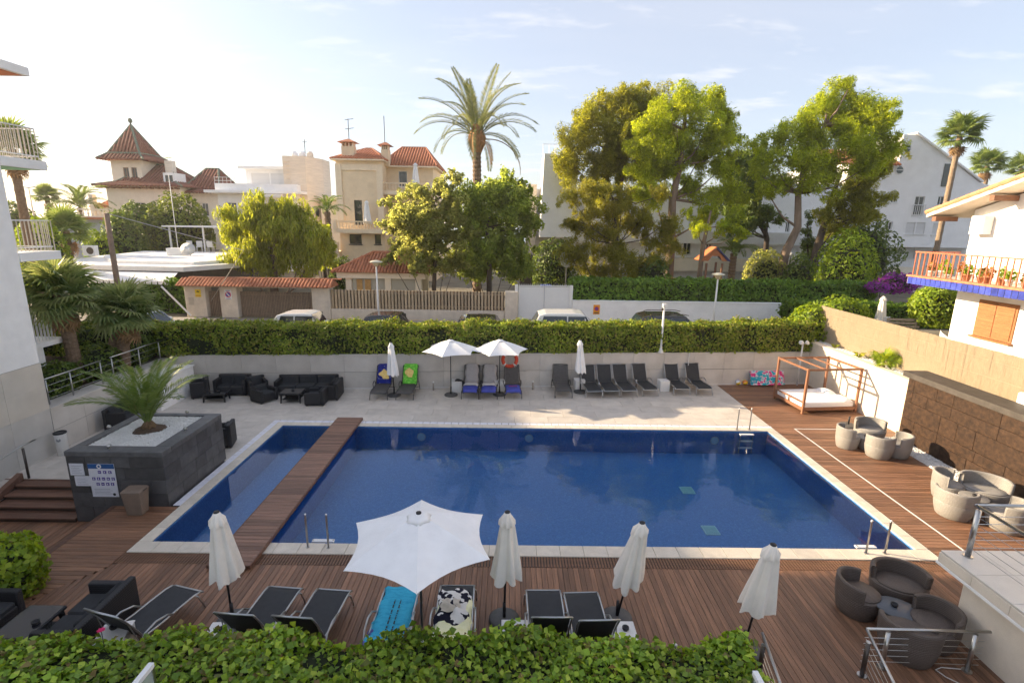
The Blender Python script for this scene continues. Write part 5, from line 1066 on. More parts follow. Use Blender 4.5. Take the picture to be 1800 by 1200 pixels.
# ------------------------------------------------------------------ trees, crowns laid out clump by clump
def pxr(rpx, Y_): return rpx * Y_ * 1.14 / F
def tree(name, label, base, Y_, clumps, m, size, dens, aspect, bark, trunk, r0=.3, cat='tree', depth=1.0, limbs=True, droop=None, flat=.75, jit=.9, seed=0):
    """clumps: (u, v, r) sight-line positions and radii; trunk: list of (u, v)"""
    q = np.random.default_rng(seed); b_ = at(*base, Y_); r = thing(name, label, cat, (b_.x, Y_, 1.0)); Ps, Ns, cen = [], [], []
    for (u, v, rp) in clumps:
        R2 = pxr(rp, Y_); y = Y_ + q.uniform(-1, 1) * depth; c = at(u, v, y); cen.append((c, R2)); sub = max(5, int(R2 * 6 + 4))
        for s in range(sub):                     # each clump is a handful of ragged tufts
            d = q.normal(0, 1, 3); d /= np.linalg.norm(d); cc = np.array(c) + d * R2 * q.uniform(.15, .95) * np.array([1, 1, .85]); rr = R2 * q.uniform(.22, .5)
            n_ = int(dens * rr ** 2) + 8; g_ = q.normal(0, .52, (n_, 3)) * np.array([1, 1, flat]); g_ += q.normal(0, .5, 3) * g_[:, :1]; g_ /= np.maximum(1, np.linalg.norm(g_, axis=1, keepdims=True) / 1.15)
            Ps.append(cc + g_ * rr); Ns.append(g_ / (np.linalg.norm(g_, axis=1, keepdims=True) + .2) + np.array([0, 0, .45]))
    P = np.concatenate(Ps); Nn = np.concatenate(Ns)
    leafobj('crown', P, Nn, size, m, r, 'stuff', aspect=aspect, jitter=jit, droop=droop)
    o0 = Vector(r.location); T = [at(u, v, Y_) - o0 for u, v in trunk]; T[0].z = -.1; n = len(T); MB().tube(T, [r0 * (1 - .72 * i / (n - 1)) for i in range(n)], 9).build('trunk', bark, r, True)
    if limbs:
        for k, (c, R2) in enumerate(cen):
            c = c - o0; up = [t_ for t_ in T if t_.z < c.z - .2 * R2] or [T[-2]]; s = min(up, key=lambda t_: (t_ - c).length); mid = s.lerp(c, .5) + Vector((0, 0, -.12 * (c - s).length)); MB().tube([s, mid, c], [r0 * .28, r0 * .17, r0 * .06], 6).build('limb', bark, r, True)
    return r
tree('pine_tree', 'big olive-toned pine left of the bright pine', (1085, 485), 42, [(1110, 185, 42), (1060, 195, 36), (1160, 190, 36), (1020, 235, 38), (1080, 235, 45), (1140, 240, 42), (990, 275, 30), (1040, 285, 42), (1100, 290, 42), (1000, 305, 28), (1060, 330, 34), (1160, 290, 36), (1110, 165, 22), (1135, 160, 18), (1030, 205, 22)], Lpo, .27, 980, .17, M_bark, [(1085, 485), (1078, 420), (1090, 340), (1095, 260), (1100, 200)], .34, seed=1)
tree('pine_tree', 'bright green pine with a bare upper trunk in the middle of the pine group', (1180, 490), 38, [(1210, 175, 34), (1245, 185, 32), (1165, 195, 30), (1270, 210, 26), (1140, 225, 34), (1190, 230, 30), (1240, 240, 34), (1280, 255, 28), (1125, 265, 28), (1160, 275, 32), (1225, 285, 34), (1270, 295, 30), (1130, 310, 30), (1215, 330, 32), (1265, 335, 32), (1150, 345, 28), (1290, 340, 24), (1120, 345, 22), (1240, 370, 26), (1185, 300, 22)], Lpn, .27, 980, .17, M_bark, [(1176, 490), (1180, 420), (1182, 350), (1195, 290), (1203, 230), (1205, 190)], .36, seed=2)
tree('young_pine', 'dense young pine in front of the white apartments at the garden hedge', (1085, 500), 34, [(1050, 340, 24), (1075, 370, 30), (1035, 385, 28), (1110, 390, 32), (1060, 420, 36), (1140, 425, 32), (1020, 440, 26), (1095, 450, 38), (1150, 460, 28), (1050, 470, 32), (1120, 475, 32), (1035, 330, 20), (1070, 330, 20), (1130, 380, 28), (1005, 350, 24), (1008, 395, 26), (1000, 445, 24), (1175, 390, 24), (1185, 430, 24), (1160, 345, 22), (1095, 345, 26)], leafmat('young_pine_needle', [(.15, .165, .03), (.25, .255, .04), (.36, .34, .06)], .68), .25, 1050, .17, M_barkd, [(1085, 505), (1085, 430), (1078, 350)], .2, seed=3)
tree('leaning_pine', 'slim leaning pine trunk with small tufts right of the bright pine', (1228, 480), 36, [(1245, 385, 20), (1225, 400, 16), (1270, 400, 20), (1290, 385, 22), (1210, 375, 14), (1300, 410, 16)], Lpn, .28, 900, .24, M_bark, [(1228, 485), (1236, 430), (1243, 400), (1250, 370)], .2, seed=4)
tree('pine_tree', 'broad pine with pale forked trunk on the right of the garden', (1365, 495), 37, [(1490, 160, 26), (1455, 185, 32), (1510, 185, 34), (1545, 195, 26), (1415, 205, 28), (1480, 220, 38), (1535, 225, 34), (1570, 205, 20), (1380, 235, 28), (1430, 245, 36), (1500, 260, 38), (1555, 250, 30), (1345, 250, 24), (1360, 285, 32), (1410, 290, 34), (1460, 295, 36), (1530, 290, 32), (1330, 300, 22), (1380, 325, 30), (1440, 330, 30), (1350, 340, 26), (1495, 150, 14)], Lpn, .27, 980, .17, M_bark, [(1365, 497), (1380, 445), (1402, 400), (1403, 340), (1420, 280), (1450, 220)], .36, seed=5)
tree('pine_tree', 'darker pine with slanting trunk rightmost in the garden', (1420, 495), 40, [(1500, 320, 30), (1545, 300, 26), (1570, 270, 20), (1520, 340, 28), (1480, 355, 28), (1540, 350, 22), (1510, 380, 28), (1470, 395, 24), (1535, 375, 18), (1450, 370, 22), (1490, 405, 16)], Lpo, .27, 980, .17, M_barkd, [(1420, 497), (1435, 440), (1450, 390), (1465, 340), (1480, 300)], .36, seed=6)
tree('dark_pine', 'dark background pine between the bright pine and the forked pine', (1345, 470), 44, [(1310, 280, 26), (1300, 320, 28), (1285, 360, 28), (1320, 350, 26), (1350, 385, 22), (1310, 395, 24), (1290, 245, 16), (1290, 300, 28), (1315, 325, 28), (1295, 385, 26), (1330, 375, 24)], Ldk, .34, 700, .26, M_barkd, [(1345, 470), (1348, 420), (1330, 350), (1310, 290)], .28, seed=7)  # crown takes the dark leaf tones
tree('pepper_tree', 'large bright weeping pepper tree behind the tiled gate', (480, 480), 36, [(480, 385, 40), (440, 395, 36), (520, 395, 36), (420, 420, 30), (460, 425, 40), (510, 430, 40), (545, 415, 30), (430, 450, 30), (480, 460, 40), (530, 460, 36), (555, 440, 24), (415, 380, 22), (500, 370, 26), (455, 365, 22)], Lpe, .40, 700, .17, M_bark, [(480, 500), (480, 440), (485, 390)], .3, droop=(0, 0, -1.5), seed=8, flat=1.0, jit=.8)
tree('small_tree', 'rounded green tree right of the weeping pepper tree', (570, 480), 38, [(565, 410, 22), (580, 430, 18), (560, 440, 22), (572, 460, 18)], Lpe, .26, 700, .4, M_barkd, [(570, 490), (570, 440), (568, 410)], .16, seed=9)
tree('broadleaf_tree', 'loose dusty-green tree in front of the yellow villa', (760, 500), 33, [(720, 350, 28), (700, 375, 26), (745, 340, 26), (770, 330, 24), (690, 400, 24), (730, 390, 33), (765, 370, 33), (790, 330, 21), (700, 435, 26), (740, 430, 33), (775, 410, 33), (760, 455, 31), (720, 460, 24), (785, 450, 28), (800, 315, 17), (800, 380, 28), (805, 420, 31), (800, 465, 28), (790, 350, 21), (690, 385, 17), (685, 455, 17), (680, 360, 14)], Lol, .2, 600, .55, M_barkd, [(760, 505), (765, 450), (755, 400), (750, 360)], .16, seed=10)
tree('broadleaf_tree', 'dense rounded green tree under the tall date palm', (860, 500), 34, [(830, 350, 33), (870, 335, 35), (905, 345, 33), (930, 365, 26), (820, 390, 35), (860, 380, 42), (905, 390, 40), (935, 395, 21), (830, 430, 38), (875, 430, 42), (912, 440, 33), (840, 470, 35), (885, 475, 38), (910, 480, 28), (810, 450, 24), (890, 320, 21), (920, 330, 17)], leafmat('olive_green_leaf', [(0.179, 0.244, 0.059), (0.296, 0.372, 0.083), (0.436, 0.502, 0.117)], .68), .2, 600, .55, M_barkd, [(860, 505), (860, 450), (855, 400), (865, 360)], .2, seed=11)
tree('cypress', 'dark columnar cypress between the two pine trunks', (1420, 490), 43, [(1420, 385, 12), (1420, 405, 15), (1420, 425, 17), (1420, 445, 17), (1420, 465, 17), (1420, 480, 15)], Ldk, .2, 900, .3, M_barkd, [(1420, 495), (1420, 440), (1420, 390)], .12, seed=12, depth=.2, limbs=False)
for nm, lab, u, v, Y_, rp, m_, sz, n in [
    ('garden_shrub', 'round green shrub at the foot of the rightmost pine', 1490, 455, 33, 42, Lbr, .2, 2600), ('garden_shrub', 'dark broad shrub behind the round shrub near the pines', 1510, 440, 42, 55, Ldk, .26, 2600), ('garden_shrub', 'green shrub left of the forked pine trunk', 1345, 470, 37, 30, Lol, .2, 1500), ('garden_shrub', 'low dark shrub under the pine trunks', 1405, 480, 36, 28, Ldk, .2, 1400),
    ('garden_shrub', 'dark shrub beside the white louvred gate', 975, 455, 38, 35, Ldk, .2, 2400), ('garden_shrub', 'dark bush behind the garden hedge left of the playhouse', 1150, 480, 33, 26, Ldk, .2, 1200), ('tall_bush', 'tall dark bushes beside the turret villa', 250, 400, 50, 42, Ldk, .34, 2600), ('tall_bush', 'bushy green trees in front of the turret villa', 315, 395, 50, 45, leafmat('mid_leaf', [(.08, .12, .02), (.14, .19, .03), (.22, .26, .045)], .35), .34, 3000), ('tall_bush', 'dark feathery tree left of the turret villa hedge', 215, 405, 46, 30, Ldk, .3, 1600),
    ('yellow_green_bush', 'yellow-green bush behind the low white roof', 175, 428, 44, 22, Lbr, .25, 1100), ('seaside_bush', 'dark rounded bush by the sea at the left edge', 30, 390, 60, 32, Ldk, .4, 1400), ('tall_bush', 'leafy bush behind the mid balcony of the hotel wing', 70, 430, 38, 40, Lbr, .28, 1500), ('garden_shrub', 'low bush between the pepper tree and the yellow villa', 600, 470, 42, 18, Ldk, .2, 700)]:  # the yellow-green bush takes the bright leaf tones
    p = at(u, v, Y_); R2 = pxr(rp, Y_); tz = p.z + R2 * .9; hz_ = (tz - .98) / 2; bush(nm, lab, (p.x, Y_, tz - hz_), (R2, R2 * .8, hz_), int(n * 1.7), sz, m_, len(lab), aspect=.5)
# ------------------------------------------------------------------ garden hedges across the street and on the right
hedge('garden_hedge', 'ivy hedge on the white garden wall across the street', (3.7, 30.05), (22, 30.4), 1.3, 2.3, 3.62, .17, 260, leafmat('ivy_dark', [(0.078, 0.156, 0.026), (0.143, 0.260, 0.039), (0.234, 0.364, 0.052)], .3), 7, .14)
hedge('side_hedge', 'green hedge behind the white wall left of the tiled gate', (-27, 33), (-19.2, 31.2), 1.0, 1.1, 3.1, .17, 220, leafmat('side_leaf', [(0.063, 0.126, 0.020), (0.112, 0.210, 0.028), (0.168, 0.266, 0.042)], .35), 8, .1)
bush('corner_bush', 'overgrown bright bush where the hedge meets the reed fence', (14.2, 23.2, 2.4), (1.1, .9, 1.0), 3200, .13, Lbr, 5, aspect=.6)
bush('corner_bush', 'bright climbing bush behind the reed fence', (16.2, 24.6, 2.5), (1.5, .8, 1.05), 3200, .14, Lbr, 6, aspect=.6)
hedge('garden_back_hedge', 'hedge behind the bench in the right garden', (15.2, 27.2), (26, 26.4), 1.2, 1.0, 2.9, .17, 240, leafmat('side_leaf', 0), 9, .16)
bush('citrus_tree', 'bright leafy tree beside the balcony house wall', (20.0, 23.6, 3.35), (1.05, .9, .95), 3000, .15, Lbr, 7, cat='tree', aspect=.6)
p = at(1580, 490, 31); bush('bougainvillea', 'purple bougainvillea behind the right garden hedge', (p.x, 31, p.z - .3), (1.1, .7, .55), 1500, .15, Lbou, 8, aspect=.7, rough=.45)
p = at(1545, 505, 30); bush('bougainvillea', 'small purple bougainvillea patch left of the large one', (p.x, 30, p.z), (.7, .5, .3), 500, .15, Lbou, 9, aspect=.7, rough=.45)
for i, (x, y, sc, lab) in enumerate([(13.9, 19.6, .8, 'spiky grass tuft in the pebble bed'), (13.95, 21.2, .6, 'small tuft in the pebble bed near the hedge corner')]):
    r = thing('grass_tuft', lab, 'plant', (x, y, 1.85)); q = MB()
    for k in range(34):
        a = RNG.uniform(0, 6.28); e_ = RNG.uniform(.5, 1.3); L2 = .42 * sc * RNG.uniform(.6, 1); q.add([(0, .01, 0), (math.cos(a) * math.cos(e_) * L2 * .6, math.sin(a) * math.cos(e_) * L2 * .6 + .012, math.sin(e_) * L2 * .7), (math.cos(a) * L2 * .8, math.sin(a) * L2 * .8, math.sin(e_) * L2 * .75), (0, -.01, 0)], [(0, 1, 2, 3)])
    q.build('blades', Lpe, r)
# ------------------------------------------------------------------ buildings across the street
M_yel = mat('yellow_stucco', (.78, .63, .44), .85, .06, 2, .1, 30, dirt=.15); M_yeld = mat('yellow_trim', (.80, .67, .50), .85, .05, 2, .05, 30)
M_bw = mat('bluish_white_render', (.86, .86, .86), .85, .04, 1.5, .08, 30, dirt=.12); M_trav = mat('travertine', (.74, .65, .54), .8, .1, 2, .1, 20, stretch=(.4, .4, 4)); M_cst = mat('cream_stucco', (.80, .72, .59), .85, .05, 2, .08, 30, dirt=.12)
M_shut = mat('white_shutter', (.66, .66, .66), .6, .05, 3, .3, 40, stretch=(.01, .01, 1)); M_roofd = mat('dark_red_tile', (.22, .085, .06), .8, .25, 3, rnd=.1); M_verd = mat('green_ridge', (.14, .17, .13), .8, .2, 5); M_stone = mat('gate_stone', (.66, .58, .48), .85, .1, 3, .1, 30, dirt=.25)
def facade(mb, x0, x1, y, z0, z1, ops, dep=.18):
    """wall face at y looking towards -y with real openings (x0,x1,z0,z1) that have reveals"""
    xs = sorted({x0, x1, *[o[0] for o in ops], *[o[1] for o in ops]}); zs = sorted({z0, z1, *[o[2] for o in ops], *[o[3] for o in ops]})
    for i in range(len(xs) - 1):
        for j in range(len(zs) - 1):
            cx, cz = (xs[i] + xs[i + 1]) / 2, (zs[j] + zs[j + 1]) / 2
            if not any(o[0] < cx < o[1] and o[2] < cz < o[3] for o in ops): mb.quad((xs[i], y, zs[j]), (xs[i + 1], y, zs[j]), (xs[i + 1], y, zs[j + 1]), (xs[i], y, zs[j + 1]))
    for a, b_, c, d in ops:
        mb.quad((a, y, c), (b_, y, c), (b_, y + dep, c), (a, y + dep, c)); mb.quad((a, y, d), (a, y + dep, d), (b_, y + dep, d), (b_, y, d)); mb.quad((a, y, c), (a, y + dep, c), (a, y + dep, d), (a, y, d)); mb.quad((b_, y, c), (b_, y, d), (b_, y + dep, d), (b_, y + dep, c))
def windows(r, y, ops, dep=.18, fm=None, shut=(), sill=True, bars=1, t=.06):
    fm = fm or M_frame
    for i, (a, b_, c, d) in enumerate(ops):
        q = MB(); q.box(a, a + t, y + dep - .06, y + dep - .01, c, d).box(b_ - t, b_, y + dep - .06, y + dep - .01, c, d).box(a + t, b_ - t, y + dep - .06, y + dep - .01, c, c + t).box(a + t, b_ - t, y + dep - .06, y + dep - .01, d - t, d)
        for k in range(bars): x = a + (b_ - a) * (k + 1) / (bars + 1); q.box(x - t / 2, x + t / 2, y + dep - .061, y + dep - .012, c + t, d - t)
        w = q.build('window', fm, r, world=True); iv = r.matrix_basis.inverted()
        def sub(nm, mb, m_): mb.v = [tuple(iv @ Vector(p)) for p in mb.v]; mb.build(nm, m_, w)
        if i in shut:
            for k in range(int((d - c) / .12)): pass
            sub('shutter', MB().box(a + .005, b_ - .005, y + dep - .10, y + dep - .063, c + .01, d - .01), M_shut)
        else: sub('pane', MB().box(a + t * .6, b_ - t * .6, y + dep - .035, y + dep - .025, c + t * .6, d - t * .6), M_pane)
        if sill: sub('sill', MB().box(a - .08, b_ + .08, y - .08, y + .02, c - .1, c - .012), fm)
def sides(mb, x0, x1, y0, y1, z0, z1, top=True, back=True):
    mb.quad((x0, y0, z0), (x0, y0, z1), (x0, y1, z1), (x0, y1, z0)); mb.quad((x1, y0, z0), (x1, y1, z0), (x1, y1, z1), (x1, y0, z1))
    if back: mb.quad((x0, y1, z0), (x0, y1, z1), (x1, y1, z1), (x1, y1, z0))
    if top: mb.quad((x0, y0, z1), (x1, y0, z1), (x1, y1, z1), (x0, y1, z1))
def hip(x0, x1, y0, y1, z, h, ridge=.0, ov=.4, flare=0):
    x0 -= ov; x1 += ov; y0 -= ov; y1 += ov; m_ = MB(); cx, cy = (x0 + x1) / 2, (y0 + y1) / 2
    if flare:
        fx, fy = (x1 - x0) * .16, (y1 - y0) * .16; A = [(x0, y0, z), (x1, y0, z), (x1, y1, z), (x0, y1, z)]; B = [(x0 + fx, y0 + fy, z + flare), (x1 - fx, y0 + fy, z + flare), (x1 - fx, y1 - fy, z + flare), (x0 + fx, y1 - fy, z + flare)]
        m_.add(A + B + [(cx - ridge, cy, z + h), (cx + ridge, cy, z + h)], [(0, 1, 5, 4), (1, 2, 6, 5), (2, 3, 7, 6), (3, 0, 4, 7), (4, 5, 9, 8), (5, 6, 9), (6, 7, 8, 9), (7, 4, 8)])
    else: m_.add([(x0, y0, z), (x1, y0, z), (x1, y1, z), (x0, y1, z), (cx - ridge, cy, z + h), (cx + ridge, cy, z + h)], [(0, 1, 5, 4), (1, 2, 5), (2, 3, 4, 5), (3, 0, 4), (3, 2, 1, 0)])
    return m_
def rolls(poly_mb, step, rad, m, parent, name='roof_tiles', faces=None):
    """rows of barrel tiles running down each roof face (too small to pick apart singly)"""
    q = MB()
    for f in poly_mb.f:
        P = [Vector(poly_mb.v[i]) for i in f]
        if len(P) < 3: continue
        n = (P[1] - P[0]).cross(P[2] - P[0])
        if n.length < 1e-6: continue
        n.normalize(); n = n if n.z > 0 else -n
        if n.z > .9975 or n.z < .12: continue
        dn = (Vector((0, 0, -1)) + n * n.z).normalized(); sd = n.cross(dn).normalized()
        lo = min(p.dot(sd) for p in P); hi = max(p.dot(sd) for p in P); k = int((hi - lo) / step)
        for i in range(k):
            s = lo + (i + .5) * (hi - lo) / max(k, 1); cr_ = []
            for a, b_ in zip(P, P[1:] + P[:1]):
                da, db_ = a.dot(sd) - s, b_.dot(sd) - s
                if da * db_ < 0: cr_.append(a.lerp(b_, da / (da - db_)))
            if len(cr_) >= 2:
                cr_.sort(key=lambda p: p.dot(dn)); q.tube([cr_[0] + n * rad * .3, cr_[-1] + n * rad * .3], [rad * .85, rad], 6)
    if q.v:
        o = q.build(name, m, parent, True); o['kind'] = 'stuff'; return o
def roof(r, mb, m, mt, step, rad, nm='roof', ridges=None, rr=.12):
    iv = r.matrix_basis.inverted(); mb.v = [tuple(iv @ Vector(p)) for p in mb.v]; o = mb.build(nm, m, r); rolls(mb, step, rad, mt, o)
    if ridges is not None:
        e_ = set()
        for f in mb.f:
            for a, b_ in zip(f, f[1:] + f[:1]):
                if abs(mb.v[a][2] - mb.v[b_][2]) > .05 or (mb.v[a][2] > min(v[2] for v in mb.v) + .5): e_.add((min(a, b_), max(a, b_)))
        for a, b_ in e_: MB().tube([Vector(mb.v[a]) + Vector((0, 0, rr * .5)), Vector(mb.v[b_]) + Vector((0, 0, rr * .5))], rr, 6).build('ridge', ridges, o)
    return o
def balustrade(r, x0, x1, y, z, h, m, step=.28, rad=.07):
    w = MB().box(x0, x1, y - .1, y + .1, z + h - .12, z + h).build('top_rail', m, r, world=True); MB().box(x0, x1, y - .1, y + .1, z, z + .12).build('base_rail', m, r, world=True)
    n = max(1, int((x1 - x0) / step)); me = MB().lathe([(rad * .7, 0), (rad * .45, .06), (rad, (h - .24) * .4), (rad * .4, (h - .24) * .75), (rad * .7, h - .24)], 7).mesh('baluster', m); b0 = Vector(r.location)
    for i in range(n): link('baluster', me, r, Vector((x0 + (i + .5) * (x1 - x0) / n, y, z + .12)) - b0)
    for x in (x0, x1): MB().box(x - .16, x + .16, y - .16, y + .16, z, z + h + .06).build('pier', m, r, world=True)
# ---- yellow villa
yv = thing('yellow_villa', 'tall yellow villa with tiled hip roof, balustrade and chimneys', 'building', (-12, 50, 1))
ops = [(-15.35, -14.2, 4.72, 5.62), (-12.95, -12.35, 4.72, 5.62), (-14.75, -14.0, 6.6, 8.78)]
w = MB(); facade(w, -16.25, -12.0, 50, 1, 12.3, ops); sides(w, -16.25, -12.0, 50, 58, 1, 12.3); w.build('wall', M_yel, yv, world=True); windows(yv, 50, ops, fm=mat('dark_frame', (.05, .05, .05), .5), bars=0)
for x in (-16.3, -12.5): MB().box(x, x + .55, 49.85, 49.995, 6.9, 12.0).build('pilaster', M_yeld, yv, world=True)
MB().box(-15.74, -12.51, 49.88, 49.995, 11.45, 12.0).build('lintel_band', M_yeld, yv, world=True)
ops = [(-10.9, -10.05, 10.2, 11.65), (-10.5, -9.6, 6.6, 8.4)]
w = MB(); facade(w, -12.0, -7.5, 52, 1, 11.95, ops); sides(w, -11.99, -7.5, 52, 58, 1, 11.95); w.build('wall', M_yel, yv, world=True); windows(yv, 52, ops, bars=0)
MB().box(-12.3, -7.45, 50.2, 52, 9.35, 9.6).build('balcony_slab', M_yeld, yv, world=True); balustrade(yv, -12.1, -7.6, 50.35, 9.6, .85, M_yeld)
MB().box(-16.4, -11.1, 48.9, 49.99, 5.75, 6.02).build('terrace_slab', M_yeld, yv, world=True); balustrade(yv, -16.3, -11.2, 49.0, 6.02, .85, M_yeld)
MB().box(-18.3, -16.26, 49.5, 52, 1, 4.0).build('porch', M_yel, yv, world=True); balustrade(yv, -18.2, -16.5, 49.6, 4.0, .85, M_yeld)
MB().box(-16.6, -11.7, 49.5, 58.4, 12.3, 12.42).build('cornice', M_yeld, yv, world=True); MB().box(-12.4, -7.1, 51.4, 58.4, 11.95, 12.07).build('cornice', M_yeld, yv, world=True)
roof(yv, hip(-16.3, -12, 50, 58, 12.42, 1.45, .3, .35), M_rtile, M_rtile, .26, .1, ridges=M_rtile, rr=.09); roof(yv, hip(-12.2, -7.5, 52, 58, 12.07, 2.1, 1.2, .45), M_rtile, M_rtile, .26, .1, ridges=M_rtile, rr=.09)
for x0, x1, z1, y in [(-15.85, -14.7, 14.2, 50.6), (-12.3, -11.6, 14.05, 51.2)]:
    c = MB().box(x0, x1, y, y + .9, 12.0, z1 - .55).build('chimney', M_yel, yv, world=True); b0 = Vector(yv.location)
    for k in range(4): MB().box(x0 + .04 + k * (x1 - x0 - .16) / 3, x0 + .12 + k * (x1 - x0 - .16) / 3, y + .04, y + .86, z1 - .549, z1 - .2).build('vent_pier', M_yeld, yv, world=True)
    q = hip(x0, x1, y, y + .9, z1 - .2, .35, .1, .3); q.build('chimney_cap', M_rtile, yv, world=True)
for x, y, z, h in [(-15.2, 51, 14.2, 2.0), (-12, 51.6, 14, 2.6)]:
    a = thing('antenna', 'thin roof antenna on the %s chimney of the yellow villa' % ('left' if x < -14 else 'right'), 'antenna', (x, y, z - .1)); MB().tube([(0, 0, 0), (0, 0, h)], .035, 5).build('mast', M_dsteel, a)
    if x < -14:
        for zz in (h - .1, h - .9): MB().tube([(-.3, 0, zz), (.5, 0, zz + .1)], .025, 5).build('element', M_dsteel, a)
for x, y, z, lab in [(-13.4, 49.4, 6.02, 'closed white parasol on the lower balcony of the yellow villa'), (-9.05, 51, 9.6, 'closed white parasol on the upper balcony of the yellow villa')]: closed_parasol(x, y, 2.7, lab, M_canvasw, zb=.7, rad=.3, z0=z, base=False, group='far closed parasols')
# ---- white modern house
wh = thing('white_modern_house', 'white modern house with a pale stone tower and roof terrace', 'building', (-28, 60, 1)); ops = [(-32.3, -31.0, 6.6, 8.7), (-28.8, -26.4, 6.9, 8.7)]
w = MB(); facade(w, -33, -24.1, 60, 1, 9.7, ops); sides(w, -33, -24.1, 60, 69, 1, 9.7); w.build('wall', M_bw, wh, world=True); windows(wh, 60, ops)
MB().box(-33.9, -23.2, 58.9, 69, 9.7, 10.0).build('cornice', M_bw, wh, world=True); MB().box(-33.0, -23.9, 59.6, 69, 10.0, 10.75).build('parapet', M_bw, wh, world=True); MB().box(-29, -25.2, 58.4, 58.9, 9.3, 9.62).build('awning_box', M_frame, wh, world=True)
ops = [(-30.0, -27.9, 10.9, 12.1), (-27.75, -25.85, 10.9, 12.1)]
w = MB(); facade(w, -30.6, -25.8, 62, 10.7, 12.5, ops, .1); sides(w, -30.6, -25.8, 62, 68, 10.7, 12.5); w.build('penthouse', M_bw, wh, world=True); windows(wh, 62, ops, .1, shut=(0, 1), sill=False, bars=0); MB().box(-31.1, -25.7, 61.3, 68.3, 12.5, 12.8).build('penthouse_roof', M_bw, wh, world=True)
w = MB(); w.prism([(-25.75, 60.8), (-23.2, 60.8), (-22.2, 63.5), (-22.2, 66), (-25.75, 66)], 1, 13.9); w.build('stone_tower', M_trav, wh, world=True)
for k in range(7): MB().box(-25.55, -24.95, 60.66, 60.798, 10.6 + k * .45, 10.68 + k * .45).build('tower_rung', M_trav, wh, world=True)
o = MB().lathe([(.42, 0), (.42, .05)], 18).build('oval_window', M_pane, wh); o.location = (-22.62 + 28 , 2.0, 6.8); o.rotation_euler = (R_(90), 0, R_(69.5)); o.scale = (.7, 1.25, 1)
MB().box(-22.19, -18.8, 62, 68, 1, 9.3).build('side_wing', M_cst, wh, world=True); MB().box(-22.19, -18.4, 61.4, 68.2, 9.3, 9.55).build('side_cornice', M_cst, wh, world=True)
for k in range(3): MB().lathe([(.38, 0), (.38, .5), (.25, .75)], 12, (-25.2 + k * .9, 63, 13.9)).build('roof_cowl' if k < 2 else 'roof_box', M_bw if k < 2 else M_trav, wh, True, world=True)
for z in (11.05, 11.4): MB().tube([(-33, 59.7, z), (-30.7, 59.7, z)], .025, 5).build('roof_rail', M_frame, wh, world=True)
for k in range(6): MB().tube([(-33 + k * .45, 59.7, 10.75), (-33 + k * .45, 59.7, 11.4)], .02, 5).build('rail_post', M_frame, wh, world=True)
a = thing('antenna', 'roof antenna on the pale stone tower', 'antenna', (-24.1, 63.4, 13.85)); MB().tube([(0, 0, 0), (0, 0, 2.2)], .04, 5).build('mast', M_dsteel, a); MB().tube([(-.3, 0, 1.9), (.3, 0, 1.9)], .03, 5).build('element', M_dsteel, a)
# ---- turret villa
tv = thing('turret_villa', 'cream villa with a pointed red-tiled turret', 'building', (-43, 65, 1)); ops = [(-46.0, -44.7, 7.0, 8.7), (-41.9, -40.9, 7.2, 8.9)]
w = MB(); facade(w, -49.2, -40.4, 65, 1, 10.6, ops); sides(w, -49.2, -40.4, 65, 74, 1, 10.6); w.build('wall', M_cst, tv, world=True); windows(tv, 65, ops)
w = MB(); ops2 = [(-39.0, -38.2, 7.2, 8.8)]; facade(w, -40.4, -36.7, 67, 1, 10.0, ops2); sides(w, -40.39, -36.7, 67, 74, 1, 10.0); w.build('wall', M_cst, tv, world=True); windows(tv, 67, ops2)
ops = [(-47.9, -47.2, 11.5, 12.9), (-46.9, -46.2, 11.5, 12.9)]; w = MB(); facade(w, -49.3, -45.6, 66.5, 10.0, 13.75, ops); sides(w, -49.3, -45.6, 66.5, 70.2, 10, 13.75); w.build('turret', M_cst, tv, world=True); windows(tv, 66.5, ops, t=.1, fm=mat('brown_frame', (.16, .09, .06), .6))
roof(tv, hip(-49.3, -45.6, 66.5, 70.2, 13.75, 4.3, .02, 1.0, .75), M_roofd, M_roofd, .42, .13, 'turret_roof', M_verd, .14)
o = MB().lathe([(.1, 0), (.1, .4), (.25, .55), (.22, .85), (.05, 1.0)], 10, (-47.45, 68.35, 17.95)).build('finial', M_verd, tv, True, world=True)
roof(tv, hip(-49.2, -40.4, 65, 74, 10.6, 2.9, 1.0, 1.0, .5), M_roofd, M_roofd, .42, .13, 'roof', M_verd, .13); roof(tv, hip(-41.5, -36.7, 67, 74, 10.0, 3.2, .8, 1.0, .5), M_roofd, M_roofd, .42, .13, 'roof', M_verd, .13)
for k in range(13): MB().box(-49.8 + k * .78, -49.6 + k * .78, 64.2, 65, 10.3, 10.5).build('rafter_end', mat('rafter', (.2, .1, .06), .7), tv, world=True)
d_ = MB().box(-42.6, -41.2, 65.8, 68, 11.0, 12.3).build('dormer', M_bw, tv, world=True); MB().box(-42.35, -41.95, 65.77, 65.8, 11.25, 12.0).build('dormer_window', M_pane, tv, world=True); MB().box(-41.85, -41.45, 65.77, 65.8, 11.25, 12.0).build('dormer_window', M_pane, tv, world=True)
